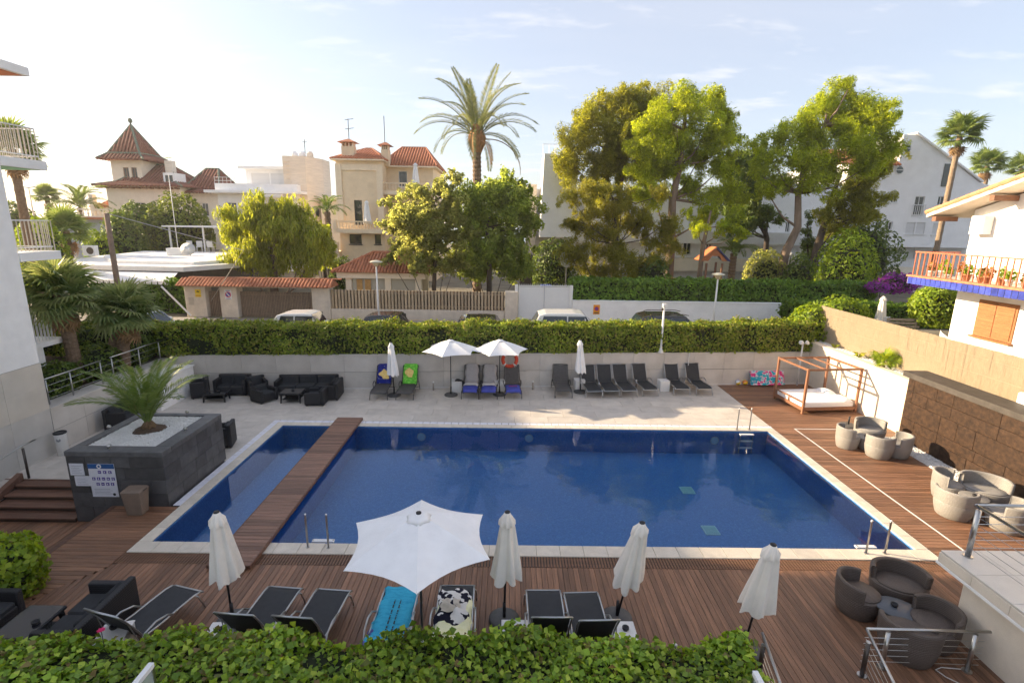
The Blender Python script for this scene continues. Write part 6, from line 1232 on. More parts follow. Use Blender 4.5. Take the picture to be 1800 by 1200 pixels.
MB().box(-43.4, -42.5, 67.6, 68.4, 12, 13.9).build('chimney', M_trav, tv, world=True); MB().box(-54.5, -49.3, 66, 73, 1, 7.0).build('annex', M_cst, tv, world=True); roof(tv, hip(-52, -49.4, 66, 70, 8.1, .9, .2, .3), M_rtile, M_rtile, .42, .13, 'annex_roof'); MB().box(-51.9, -49.4, 66, 70, 7.0, 8.1).build('annex_room', M_cst, tv, world=True); MB().box(-52.0, -51.5, 65.6, 66.2, 7.0, 9.6).build('annex_chimney', M_trav, tv, world=True); balustrade(tv, -54.3, -44, 64.4, 6.0, 1.0, M_cst, .6, .14); MB().box(-54.4, -44, 64.2, 65, 1, 6.0).build('terrace_block', M_cst, tv, world=True)
# ---- blue-grey house, low white pavilion roof, pergola, poles
bh_ = thing('grey_house', 'low blue-grey house with a balustraded roof left of the bushes', 'building', (-44, 55, 1)); p0, p1 = at(135, 410, 55), at(205, 385, 55); MB().box(p0.x - 2, p1.x + 3, 55, 62, 1, p1.z - .1).build('wall', mat('blue_grey', (.36, .38, .42), .85, .06), bh_, world=True); MB().box(p0.x - 2.4, p1.x + 3.2, 54.5, 62.2, p1.z - .1, p1.z + .15).build('tile_edge', M_rtile, bh_, world=True); balustrade(bh_, p0.x - 2, p1.x + 3, 55.2, p1.z + .15, .85, M_cst, .5, .13)
lo = thing('bar_pavilion', 'low flat white-roofed pavilion with a striped awning', 'building', (-23, 36, 1))
MB().prism([(-27.5, 33.2), (-20.6, 32.6), (-18.2, 37.5), (-19.5, 46), (-34, 47), (-32, 38)], 3.55, 3.85).build('roof_slab', M_white, lo, world=True); MB().prism([(-26.5, 34.6), (-20.9, 34.2), (-19.4, 38), (-20.5, 44.5), (-32, 45.5), (-30.2, 38.6)], 3.851, 4.05).build('roof_step', M_white, lo, world=True)
MB().box(-27, -21, 34.2, 44, 1, 3.55).build('wall', mat('pavilion_wall', (.2, .18, .16), .8), lo, world=True); MB().add([(-27.3, 33.1, 3.5), (-20.9, 32.5, 3.5), (-20.9, 31.6, 3.05), (-27.3, 32.2, 3.05)], [(0, 1, 2, 3)]).build('awning', M_canvasw, lo, world=True)
for k in range(16): MB().quad((-27.3 + k * .4, 32.2 - k * .0375, 3.05), (-26.92 + k * .4, 32.165 - k * .0375, 3.05), (-26.96 + k * .4, 32.165 - k * .0375, 2.84), (-27.26 + k * .4, 32.2 - k * .0375, 2.84)).build('valance_flap', M_canvasw, lo, world=True)
bx_ = thing('roof_unit', 'white box with a satellite dish on the low pavilion roof', 'roof unit', (-25.8, 40.5, 4.05)); MB().cbox(-.7, .5, -.4, .4, 0, .55, .03).build('box', M_frame, bx_); o = MB().lathe([(.05, 0), (.3, .05), (.5, .16)], 18).build('dish', M_frame, bx_, True); o.location = (.9, -.2, .45); o.rotation_euler = (R_(65), 0, .5); MB().tube([(.9, 0, 0), (.9, -.1, .5)], .03, 6).build('dish_mast', M_dsteel, bx_)
bx_ = thing('air_conditioner', 'air conditioning unit on the low pavilion roof at the left', 'air conditioner', (-31.0, 38.5, 4.05)); MB().cbox(-.45, .45, -.2, .2, 0, .75, .02).build('case', M_frame, bx_); MB().lathe([(.26, 0), (.26, .01)], 18).build('fan_grille', M_dsteel, bx_).matrix_local = Matrix.Translation((.12, -.205, .38)) @ Matrix.Rotation(R_(90), 4, 'X')
pg = thing('pergola', 'white metal pergola with tables behind the low pavilion', 'pergola', (-27.5, 47, 1))
for x in (-3, 0, 3):
    for y in (0, 3): MB().box(x - .06, x + .06, y - .06, y + .06, 0, 5.1).build('post', M_frame, pg)
MB().box(-3.4, 3.4, -.4, 3.4, 5.1, 5.22).build('canopy', M_frame, pg); MB().box(-3.4, 4.5, -.5, 4, 2.8, 2.95).build('deck_floor', M_pave, pg)
for k in range(3):
    c = thing('terrace_chair', ['left white chair under the pergola', 'middle white chair under the pergola', 'right white chair under the pergola'][k], 'chair', (-29 + k * 1.0, 47, 3.95), .4 * k, 'white chairs under the pergola'); MB().box(-.24, .24, -.24, .24, .42, .47).build('seat', M_frame, c); MB().box(-.24, .24, .2, .25, .47, .95).build('backrest', M_frame, c)
    for s in (-1, 1):
        for s2 in (-1, 1): MB().box(s * .2 - .02, s * .2 + .02, s2 * .2 - .02, s2 * .2 + .02, 0, .42).build('leg', M_frame, c)
def pole(label, u, vt, Y_, r, z0=1.0, m=None, lean=0, name='utility_pole', cat='pole'):
    p = at(u, vt, Y_); o = MB().tube([(p.x + lean, Y_, z0), (p.x, Y_, p.z)], [r, r * .8], 8).build(name, m or mat('pole_wood', (.22, .16, .12), .9, .2), None, True); tag(o, label, cat); return p
p = pole('grey wooden utility pole behind the left fan palms', 187, 375, 24, .13); pole('thin tall antenna mast in front of the turret villa bushes', 296, 305, 44, .03, 4.0, M_frame, name='mast', cat='antenna'); 
o = MB().tube([tuple(p), (p.x + 4, 28, p.z - 1.8), (-18.2, 30.5, 1.6)], .02, 5).build('guy_wire', M_steel, None); tag(o, 'pale guy wire running down from the utility pole', 'cable')
o = MB().tube([(-20.1, 29.6, 3.0), (-18.6, 29.6, 1.3)], .05, 6).build('wire_guard', M_frame, None); tag(o, 'slanting white guard tube of the guy wire by the gate', 'tube')
q = thing('far_street_lamp', 'twin-headed street lamp against the sky at the far left', 'street lamp', (at(50, 330, 60).x, 60, 1.0)); h_ = at(45, 330, 60).z - 1; MB().tube([(0, 0, 0), (0, 0, h_)], .07, 6).build('column', M_steel, q); 
for s in (-1, 1): MB().tube([(0, 0, h_), (s * .75, 0, h_ + .12)], .06, 6).build('lamp_arm', M_steel, q)
# ---- apartments on the right
ar = thing('white_apartments', 'large white apartment block with a sloping gable right of the pines', 'building', (36, 50, 1))
def pw(l): return [tuple([at(u0, v0, 50).x, at(u1, v0, 50).x, at(u0, v1, 50).z, at(u0, v0, 50).z]) for u0, v0, u1, v1 in l]
ops = pw([(1549, 342, 1560, 356), (1568, 342, 1579, 356), (1540, 390, 1551, 404), (1559, 390, 1570, 404), (1610, 345, 1627, 378), (1594, 391, 1610, 411), (1612, 391, 1628, 411), (1641, 392, 1656, 412), (1650, 345, 1662, 378), (1661, 288, 1672, 328), (1500, 395, 1520, 412), (1455, 395, 1470, 412)])
w = MB(); facade(w, 24, 45.4, 50, 5.2, 10.9, [o_ for o_ in ops if o_[3] < 10.9]); sides(w, 24, 45.4, 50, 62, 5.2, 10.9, True); w.build('wall', M_bw, ar, world=True); windows(ar, 50, [o_ for o_ in ops if o_[3] < 10.9], shut=(5, 6, 7, 10, 11))
a, b_ = at(1614, 236, 50), at(1722, 312, 50); g_ = [(31.5, 10.9), (45.4, 10.9), (b_.x, b_.z - .4), (a.x, a.z), (a.x - 1.3, a.z - .05), (a.x - 1.3, 13.0), (31.5, 13.0)]
MB().prism(g_, 50.001, 61, 'y').build('gable', M_bw, ar, world=True); MB().prism([(a.x - .2, a.z + .0), (b_.x + .3, b_.z - .45), (b_.x + .3, b_.z - .3), (a.x - .2, a.z + .16)], 49.8, 61.2, 'y').build('roof_edge', M_bw, ar, world=True)
roof(ar, MB().add([(29.5, 49.3, 12.6), (35.9, 49.3, 12.6), (35.9, 53, 14.3), (29.5, 53, 14.3)], [(0, 1, 2, 3)]), M_rtile, M_rtile, .3, .12, 'lower_roof')
for u, v in [(1581, 299), (1594, 261)]:
    p = at(u, v, 49.99); o = MB().lathe([(.42, 0), (.42, .05)], 22).build('round_window', M_frame, ar); o.location = p - Vector(ar.location); o.rotation_euler = (R_(90), 0, 0); o2 = MB().lathe([(.32, 0), (.32, .01)], 22).build('pane', M_pane, o); o2.location = (0, 0, .05); MB().box(-.34, .34, -.03, .03, .061, .075).build('glazing_bar', M_frame, o)
o_ = ops[9]; MB().box(o_[0], o_[1], 49.93, 49.999, o_[2], o_[3]).build('slot_window', M_pane, ar, world=True)
for o_ in (ops[4], ops[8]):
    for k in range(7): MB().box(o_[0] - .1 + k * (o_[1] - o_[0] + .2) / 6 - .02, o_[0] - .1 + k * (o_[1] - o_[0] + .2) / 6 + .02, 49.86, 49.9, o_[2], o_[2] + .9).build('rail_bar', M_frame, ar, world=True)
    MB().box(o_[0] - .15, o_[1] + .15, 49.84, 49.92, o_[2] + .9, o_[2] + .96).build('rail_top', M_frame, ar, world=True)
ops = pw([(1592, 437, 1607, 456), (1616, 437, 1631, 456), (1560, 440, 1572, 458)]); w = MB(); facade(w, 24, 45.4, 51.5, 1, 5.2, ops); sides(w, 24, 45.4, 51.5, 61, 1, 5.19); w.build('ground_floor', M_bw, ar, world=True); windows(ar, 51.5, ops, shut=(0, 1)); MB().box(27, 46, 48.5, 48.8, 1, 3.4).build('garden_wall', M_cst, ar, world=True)
al = thing('long_apartments', 'long white apartment block with beige balconies behind the pines', 'building', (14, 48, 1)); ops = []
def pq(u0, v0, u1, v1, Y_): a, b_ = at(u0, v1, Y_), at(u1, v0, Y_); return (a.x, b_.x, a.z, b_.z)
lowr = [pq(1200, 425, 1216, 447, 48), pq(1240, 427, 1252, 447, 48), pq(975, 420, 990, 438, 48), pq(1290, 425, 1305, 445, 48), pq(1340, 425, 1352, 445, 48)]; upr = [pq(1210, 378, 1232, 396, 48), pq(1380, 390, 1390, 408, 48), pq(1280, 375, 1298, 395, 48), pq(1320, 375, 1340, 395, 48)]
w = MB(); facade(w, 2.3, 26, 48, 1, 9.9, lowr + upr); sides(w, 2.3, 26, 48, 60, 1, 9.9); w.build('wall', M_bw, al, world=True); windows(al, 48, lowr + upr, shut=(2, 5, 7))
for z0, z1, m_ in [(2.9, 4.0, M_cst), (5.35, 6.4, M_bw)]: MB().box(6, 26, 46.6, 47.99, z0, z1).build('balcony_front', m_, al, world=True)
p = at(950, 275, 46); MB().prism([(2.55, 5.75), (5.5, 5.75), (5.5, 11.6), (3.6, 12.5), (2.75, 12.5)], 44.5, 47.99, 'y').build('projecting_bay', M_bw, al, world=True)
MB().box(1.55, 2.29, 46.5, 52, 1, 10.2).build('louvre_tower', mat('beige_louvre', (.6, .52, .42), .8, .1, 3, .3, 30, stretch=(.01, .01, 1)), al, world=True); MB().box(.9, 2.29, 44.5, 46.49, 1, 4.2).build('entrance', mat('dark_entry', (.06, .05, .045), .8), al, world=True)
for k in range(5): MB().tube([(2.65 + k * .5, 45, 12.45), (2.65 + k * .5, 45, 13.3)], .02, 4).build('roof_rail_post', M_frame, al, world=True)
MB().tube([(2.65, 45, 13.3), (4.7, 45, 13.3)], .02, 4).build('roof_rail', M_frame, al, world=True)
# ---- gate with tiled roof, slat fence, pavilion
tl = MB()
P_ = []
for i in range(2):
    rr = .085 - .012 * (1 - i); P_.append([(math.cos(a) * rr, -.42 * i, math.sin(a) * rr * .9) for a in np.linspace(0, math.pi, 8)])
tl.grid(P_); P2 = [[(x * .86, y, z * .84) for x, y, z in row] for row in P_]; tl.grid([list(reversed(r_)) for r_ in P2]); tl.grid([P_[1], P2[1]]); tile_me = tl.mesh('roof_tile', M_rtile)
def tile_slope(r, o, along, down, nA, nD, stepA, stepD, tri=None):
    """single barrel tiles on a slope: o eave start; along eave; down = direction from ridge to eave (3D unit)"""
    A = Vector(along).normalized(); D = Vector(down).normalized(); Nn = A.cross(-D).normalized(); Nn = Nn if Nn.z > 0 else -Nn; b0 = Vector(r.location)
    for i in range(nA):
        for j in range(nD):
            if tri and not tri(i, j): continue
            p = Vector(o) + A * (stepA * (i + .5)) - D * (stepD * (j + 1)) + Nn * (.02 + .012 * 0); M_ = Matrix((A, -D, Nn)).transposed().to_4x4(); M_.translation = p - b0 ; q = link('roof_tile', tile_me, r); q.matrix_local = M_ @ Matrix.Rotation(random.uniform(-.03, .03), 4, 'Z') @ Matrix.Rotation(.04, 4, 'X')
gt = thing('entrance_gate', 'stone entrance gate with red tile roof and slatted brown doors', 'gate', (-14.7, 30, 1.19))
for x0, x1, z1 in [(-18.95, -17.75, 2.98), (-16.9, -15.9, 2.98), (-11.55, -10.5, 2.98)]: MB().cbox(x0, x1, 29.8, 30.5, 1.19, z1, .02).build('pillar', M_stone, gt, world=True)
MB().box(-19.0, -10.4, 29.75, 30.55, 2.981, 3.06).build('lintel', M_stone, gt, world=True)
MB().prism([(29.45, 3.06), (30.85, 3.06), (30.15, 3.44)], -19.15, -10.3, 'x').build('roof_core', M_rtile, gt, world=True)
sl = Vector((0, -.7, -.38)).normalized(); tile_slope(gt, (-19.2, 29.42, 3.06), (1, 0, 0), sl, 44, 2, .203, .38); tile_slope(gt, (-19.2, 30.88, 3.06), (1, 0, 0), Vector((0, .7, -.38)), 44, 2, .203, .38)
for k in range(22): q = link('ridge_tile', tile_me, gt, Vector((-19.2 + k * .405 + .42, 30.15, 3.47)) - Vector(gt.location), (0, 0, R_(90)))
Msl = mat('gate_slat', (.27, .20, .145), .6, .15, 6, rnd=.1); slme = MB().box(-.028, .028, -.02, .02, 0, 1.5).mesh('slat', Msl)
for x0, x1 in [(-17.72, -16.93), (-15.87, -11.58)]:
    n = int((x1 - x0) / .093)
    for k in range(n): link('slat', slme, gt, Vector((x0 + (k + .5) * (x1 - x0) / n, 30.1, 1.2)) - Vector(gt.location))
    for z in (1.35, 2.5): MB().box(x0, x1, 30.125, 30.16, z, z + .06).build('cross_rail', Msl, gt, world=True)
    MB().box(x0, x1, 30.161, 30.17, 1.2, 2.68).build('backing_sheet', mat('backing', (.09, .065, .045), .8), gt, world=True)
def round_sign(name, label, p, rad, face, parts):
    r = thing(name, label, 'sign', p)
    return r
sg = thing('no_parking_sign', 'round blue and white no-parking plate on the gate pillar', 'sign', (-16.4, 29.79, 2.55)); Mbl = mat('sign_blue', (.03, .07, .35), .5, .02)
MB().cbox(-.2, .2, -.015, 0, -.28, .28, .003).build('plate', M_plastic, sg)
for rad, z, m_ in [(.17, .016, Mred), (.13, .02, M_plastic), (.125, .023, Mbl)]: o = MB().lathe([(rad, 0), (rad, .003)], 24).build('disc', m_, sg); o.location = (0, -z, 0); o.rotation_euler = (R_(90), 0, 0)
o = MB().box(-.03, .03, -.004, 0, -.12, .12).build('bar', M_plastic, sg); o.location = (0, -.0275, 0); o.rotation_euler = (0, R_(-40), 0)
for k in range(2): MB().box(-.12, .12, -.018, -.0155, -.25 + k * .46, -.22 + k * .46).build('text_line', Mbl, sg)
sg = thing('yellow_plate', 'small yellow alarm plate on the left gate pillar', 'sign', (-18.15, 29.79, 2.62)); My = mat('sign_yellow', (.75, .55, .03), .5, .03); MB().box(-.17, .17, -.012, 0, -.06, .2).build('plate', My, sg); MB().box(-.17, .17, -.012, 0, -.24, -.08).build('plate', My, sg)
MB().prism([(-.1, .06), (.06, .03), (.1, .09), (-.02, .13)], -.016, -.0125, 'y').build('black_mark', M_black, sg); MB().box(-.13, .13, -.015, -.0125, -.18, -.14).build('text_line', mat('sign_orange', (.6, .2, .02), .5), sg)
MB().box(-18.75, -18.45, 29.79, 29.798, 1.9, 2.35).build('meter_box', mat('meter_stone', (.46, .40, .32), .8, .06), gt, world=True)
sf = thing('slat_fence', 'stone-based fence of beige vertical slats right of the tiled gate', 'fence', (-5.4, 30, 1.19)); MB().cbox(-10.49, -.25, 29.85, 30.35, 1.19, 1.78, .02).build('base_wall', M_stone, sf, world=True)
Mfs = mat('beige_slat', (.42, .32, .21), .65, .12, 5, rnd=.12); fme = MB().box(-.062, .062, -.06, .06, 0, 1.12).mesh('slat', Mfs)
for k in range(52): link('slat', fme, sf, Vector((-10.38 + k * .1955, 30.0, 1.785)) - Vector(sf.location))
for z in (1.95, 2.7): MB().box(-10.45, -.3, 30.061, 30.09, z, z + .05).build('rail', Mfs, sf, world=True)
MB().box(-10.45, -.3, 30.1, 30.12, 1.785, 2.88).build('backing_sheet', mat('fence_backing', (.13, .095, .065), .8, .1), sf, world=True)
MB().cbox(-.24, .52, 29.75, 30.45, 1.19, 2.95, .02).build('end_pillar', M_stone, sf, world=True)
pv = thing('garden_pavilion', 'open garden pavilion with red tile hip roof behind the slat fence', 'pavilion', (-8.4, 35.2, 1.05))
for x in (-10.6, -8.0, -6.0):
    for y in (34, 36.8): MB().cbox(x - .2, x + .2, y - .2, y + .2, 1.05, 3.2, .02).build('column', M_cst, pv, world=True)
MB().box(-11.3, -5.5, 33.6, 37.2, 3.2, 3.58).build('ring_beam', M_cst, pv, world=True); hp = hip(-11.3, -5.5, 33.6, 37.2, 3.585, 1.15, .9, .25); hp.build('roof_core', M_rtile, pv, world=True)
hl = 2.05; sl = Vector((0, -hl, -1.15)).normalized(); nA = 30; tile_slope(pv, (-11.55, 33.35, 3.6), (1, 0, 0), sl, nA, 6, .2105, .38, lambda i, j: (min(i + .5, nA - i - .5) * .2105) > (j + .2) * .38 * .87 * 1.05)
for s, x in ((-1, -11.55), (1, -5.25)):
    sl2 = Vector((s * 2.25, 0, -1.15)).normalized(); tile_slope(pv, (x, 33.35 if s > 0 else 37.45, 3.6), (0, s, 0), sl2, 19, 6, .2158, .38, lambda i, j: (min(i + .5, 19 - i - .5) * .2158) > (j + .2) * .38 * .89 * .92)
for a, b_ in [((-11.55, 33.35, 3.62), (-9.3, 35.4, 4.8)), ((-5.25, 33.35, 3.62), (-7.5, 35.4, 4.8)), ((-9.3, 35.4, 4.8), (-7.5, 35.4, 4.8))]: MB().tube([a, b_], .1, 7).build('ridge', M_rtile, pv, world=True)
Mcur = glassmat('clear_sheet', (.7, .68, .62), .3, .4)
for x0, x1 in [(-10.38, -8.22), (-7.78, -6.22)]: MB().box(x0, x1, 33.95, 33.97, 1.05, 3.19).build('glazing', Mcur, pv, world=True)
MB().box(-10.4, -6.2, 36.7, 36.75, 1.05, 3.19).build('back_screen', M_cst, pv, world=True)
for k, x in enumerate((-10.1, -9.55)): MB().box(x, x + .38, 33.9, 33.94, 1.05, 3.1).build('door_leaf', mat('ochre_door', (.45, .27, .10), .6), pv, world=True)
# ---- white gate, garden wall, playground
wg = thing('louvred_gate', 'white double gate of horizontal louvres beside the driveway', 'gate', (2.05, 30, 1.1)); lv = MB().add([(0, 0, 0), (1.42, 0, 0), (1.42, .03, .1), (0, .03, .1), (0, .012, 0), (1.42, .012, 0), (1.42, .042, .1), (0, .042, .1)], [(0, 1, 2, 3), (7, 6, 5, 4), (0, 4, 5, 1), (2, 6, 7, 3), (0, 3, 7, 4), (1, 5, 6, 2)]).mesh('louvre', M_frame)
for s in (0, 1):
    x = -1.5 + s * 1.53
    for k in range(18): link('louvre', lv, wg, (x + .04, 0, .25 + k * .105))
    for xx in (x, x + 1.46): MB().box(xx, xx + .05, -.02, .06, .2, 2.2).build('stile', M_frame, wg)
    for z in (.18, 2.16): MB().box(x, x + 1.51, -.02, .06, z, z + .05).build('rail', M_frame, wg)
for k in range(24): MB().add([(-1.45 + k * .125, 0, 2.21), (-1.42 + k * .125, 0, 2.21), (-1.435 + k * .125, 0, 2.36), (-1.435 + k * .125, .02, 2.21)], [(0, 1, 2), (1, 3, 2), (3, 0, 2)]).build('spike', M_frame, wg)
for x in (-1.62, 1.6): MB().box(x - .09, x + .09, -.09, .09, 0, 2.25).build('post', M_frame, wg)
gw = thing('garden_wall', 'low white rendered wall under the ivy hedge across the street', 'wall', (12, 30, 1.05)); MB().box(3.75, 24, 29.75, 30.05, 1.05, 2.45).build('wall', M_white, gw, world=True); MB().box(3.75, 24, 29.72, 30.08, 2.45, 2.5).build('coping', M_white, gw, world=True)
sg = thing('parking_notice', 'orange no-parking notice on the white garden wall', 'sign', (5.15, 29.74, 1.98)); MB().box(-.19, .19, -.015, 0, -.28, .28).build('plate', mat('sign_amber', (.75, .30, .02), .5, .03), sg); o = MB().lathe([(.13, 0), (.13, .004)], 20).build('red_ring', Mred, sg); o.location = (0, -.016, .05); o.rotation_euler = (R_(90), 0, 0); o = MB().lathe([(.09, 0), (.09, .004)], 20).build('dark_disc', Mbl, sg); o.location = (0, -.021, .05); o.rotation_euler = (R_(90), 0, 0)
o = MB().box(-.015, .015, -.004, 0, -.1, .1).build('bar', Mred, sg); o.location = (0, -.0265, .05); o.rotation_euler = (0, .8, 0); MB().box(-.13, .13, -.018, -.0155, -.22, -.17).build('text_line', M_black, sg)
pt = thing('play_tower', 'wooden playground tower with a blue and orange gable roof', 'play tower', (at(1254, 480, 36).x, 36, 1.05)); Mor = mat('orange_panel', (.5, .17, .06), .6); Mpb = mat('blue_roof', (.05, .06, .22), .5)
for x in (-.55, .55):
    for y in (0, 1.1): MB().box(x - .06, x + .06, y - .06, y + .06, 0, 3.3).build('post', M_bedwood, pt)
MB().box(-.62, .62, -.06, 1.16, 1.35, 1.45).build('platform', M_bedwood, pt)
for s in (-1, 1): MB().add([(0, -.25, 4.35), (s * .95, -.25, 3.45), (s * .95, 1.35, 3.45), (0, 1.35, 4.35), (0, -.25, 4.43), (s * 1.0, -.25, 3.5), (s * 1.0, 1.35, 3.5), (0, 1.35, 4.43)], [(0, 1, 2, 3), (4, 7, 6, 5), (0, 4, 5, 1), (1, 5, 6, 2), (2, 6, 7, 3)]).build('roof_panel', Mpb if s > 0 else Mor, pt)
MB().prism([(-.85, 3.45), (-.5, 3.45), (-.25, 3.8), (.25, 3.8), (.5, 3.45), (.85, 3.45), (0, 4.28)], -.12, -.06, 'y').build('gable_board', Mor, pt)
for k in range(3): MB().box(-.55 + k * .4, -.3 + k * .4, -.1, -.065, 1.45, 2.0).build('side_board', mat('yellow_panel', (.6, .45, .12), .6) if k == 1 else M_bedwood, pt)
ph_ = thing('playhouse', 'small green playhouse with a red roof behind the ivy hedge', 'playhouse', (at(1183, 490, 35).x, 35, 1.9)); Mgr = mat('green_plastic', (.09, .45, .09), .45); MB().box(-.55, .55, -.5, .5, 0, 1.0).build('wall', Mgr, ph_); MB().prism([(-.55, 1.0), (.55, 1.0), (0, 1.45)], -.5, .5, 'y').build('gable', Mgr, ph_)
for s in (-1, 1): MB().add([(0, -.6, 1.5), (s * .68, -.6, .95), (s * .68, .6, .95), (0, .6, 1.5)], [(0, 1, 2, 3)]).build('roof_panel', M_rtile, ph_)
MB().box(-.15, .15, -.52, -.501, .55, .85).build('window', M_rtile, ph_)
MB().box(-1.4, 1.4, .8, 4.5, -.1, .2).build('play_mat', M_rtile, pt)
bb = thing('blue_bin', 'blue wheeled bin behind the white gate', 'bin', (at(960, 492, 36).x, 36, 1.05)); MB().add([(-.28, -.3, .1), (.28, -.3, .1), (.28, .3, .1), (-.28, .3, .1), (-.35, -.36, 1.5), (.35, -.36, 1.5), (.35, .36, 1.5), (-.35, .36, 1.5)], [(3, 2, 1, 0), (4, 5, 6, 7), (0, 1, 5, 4), (1, 2, 6, 5), (2, 3, 7, 6), (3, 0, 4, 7)]).build('body', Mbl, bb); MB().cbox(-.38, .38, -.4, .38, 1.5, 1.62, .03).build('lid', Mbl, bb)
for s in (-1, 1): MB().lathe([(.11, 0), (.11, .05)], 12).build('wheel', M_black, bb).matrix_local = Matrix.Translation((s * .25, .28, .11)) @ Matrix.Rotation(R_(90), 4, 'Y')
p = at(996, 456, 35); sd_ = thing('satellite_dish', 'large white satellite dish in the shrubs beside the gate', 'satellite dish', (p.x, 35, 1.05)); o = MB().lathe([(.05, 0), (.4, .06), (.55, .14), (.53, .15), (.03, .03)], 24).build('dish', M_plastic, sd_, True); o.location = (0, -.1, p.z - 1.05); o.rotation_euler = (R_(80), 0, .2); MB().tube([(0, 0, 0), (0, 0, p.z - 1.1)], .04, 8).build('mast', M_steel, sd_)
def street_lamp(label, u, v, Y_):
    p = at(u, v, Y_); r = thing('street_lamp', label, 'street lamp', (p.x, Y_, 1.19), 0, 'cream mushroom street lamps'); h = p.z - 1.19; MB().tube([(0, 0, 0), (0, 0, 1.2), (0, 0, h - .3)], [.06, .055, .04], 10).build('column', M_frame, r, True); Ml = mat('lamp_cream', (.62, .52, .33), .5, .05)
    MB().lathe([(.08, h - .32), (.2, h - .16), (.22, h - .1)], 16).build('globe', Ml, r, True); MB().lathe([(.36, h - .1), (.34, h - .04), (.1, h + .02)], 18).build('shade', mat('lamp_shade', (.6, .57, .45), .6, .05), r, True)
street_lamp('cream mushroom street lamp in front of the garden pavilion', 661, 458, 28.6); street_lamp('cream mushroom street lamp in front of the ivy hedge', 1263, 480, 28.6)
for u, v, Y_, lab in [(1390, 448, 44, 'white globe garden lamp between the pine trunks'), (1555, 470, 44, 'white globe garden lamp right of the round shrub')]: p = at(u, v, Y_); r = thing('globe_lamp', lab, 'lamp', (p.x, Y_, 1.0), 0, 'globe garden lamps'); MB().tube([(0, 0, 0), (0, 0, p.z - 1.2)], .04, 6).build('column', M_dsteel, r); MB().lathe([(.04, -.22), (.2, -.1), (.24, .02), (.18, .16), (.03, .22)], 14, (0, 0, p.z - 1.0)).build('globe', M_plastic, r, True)
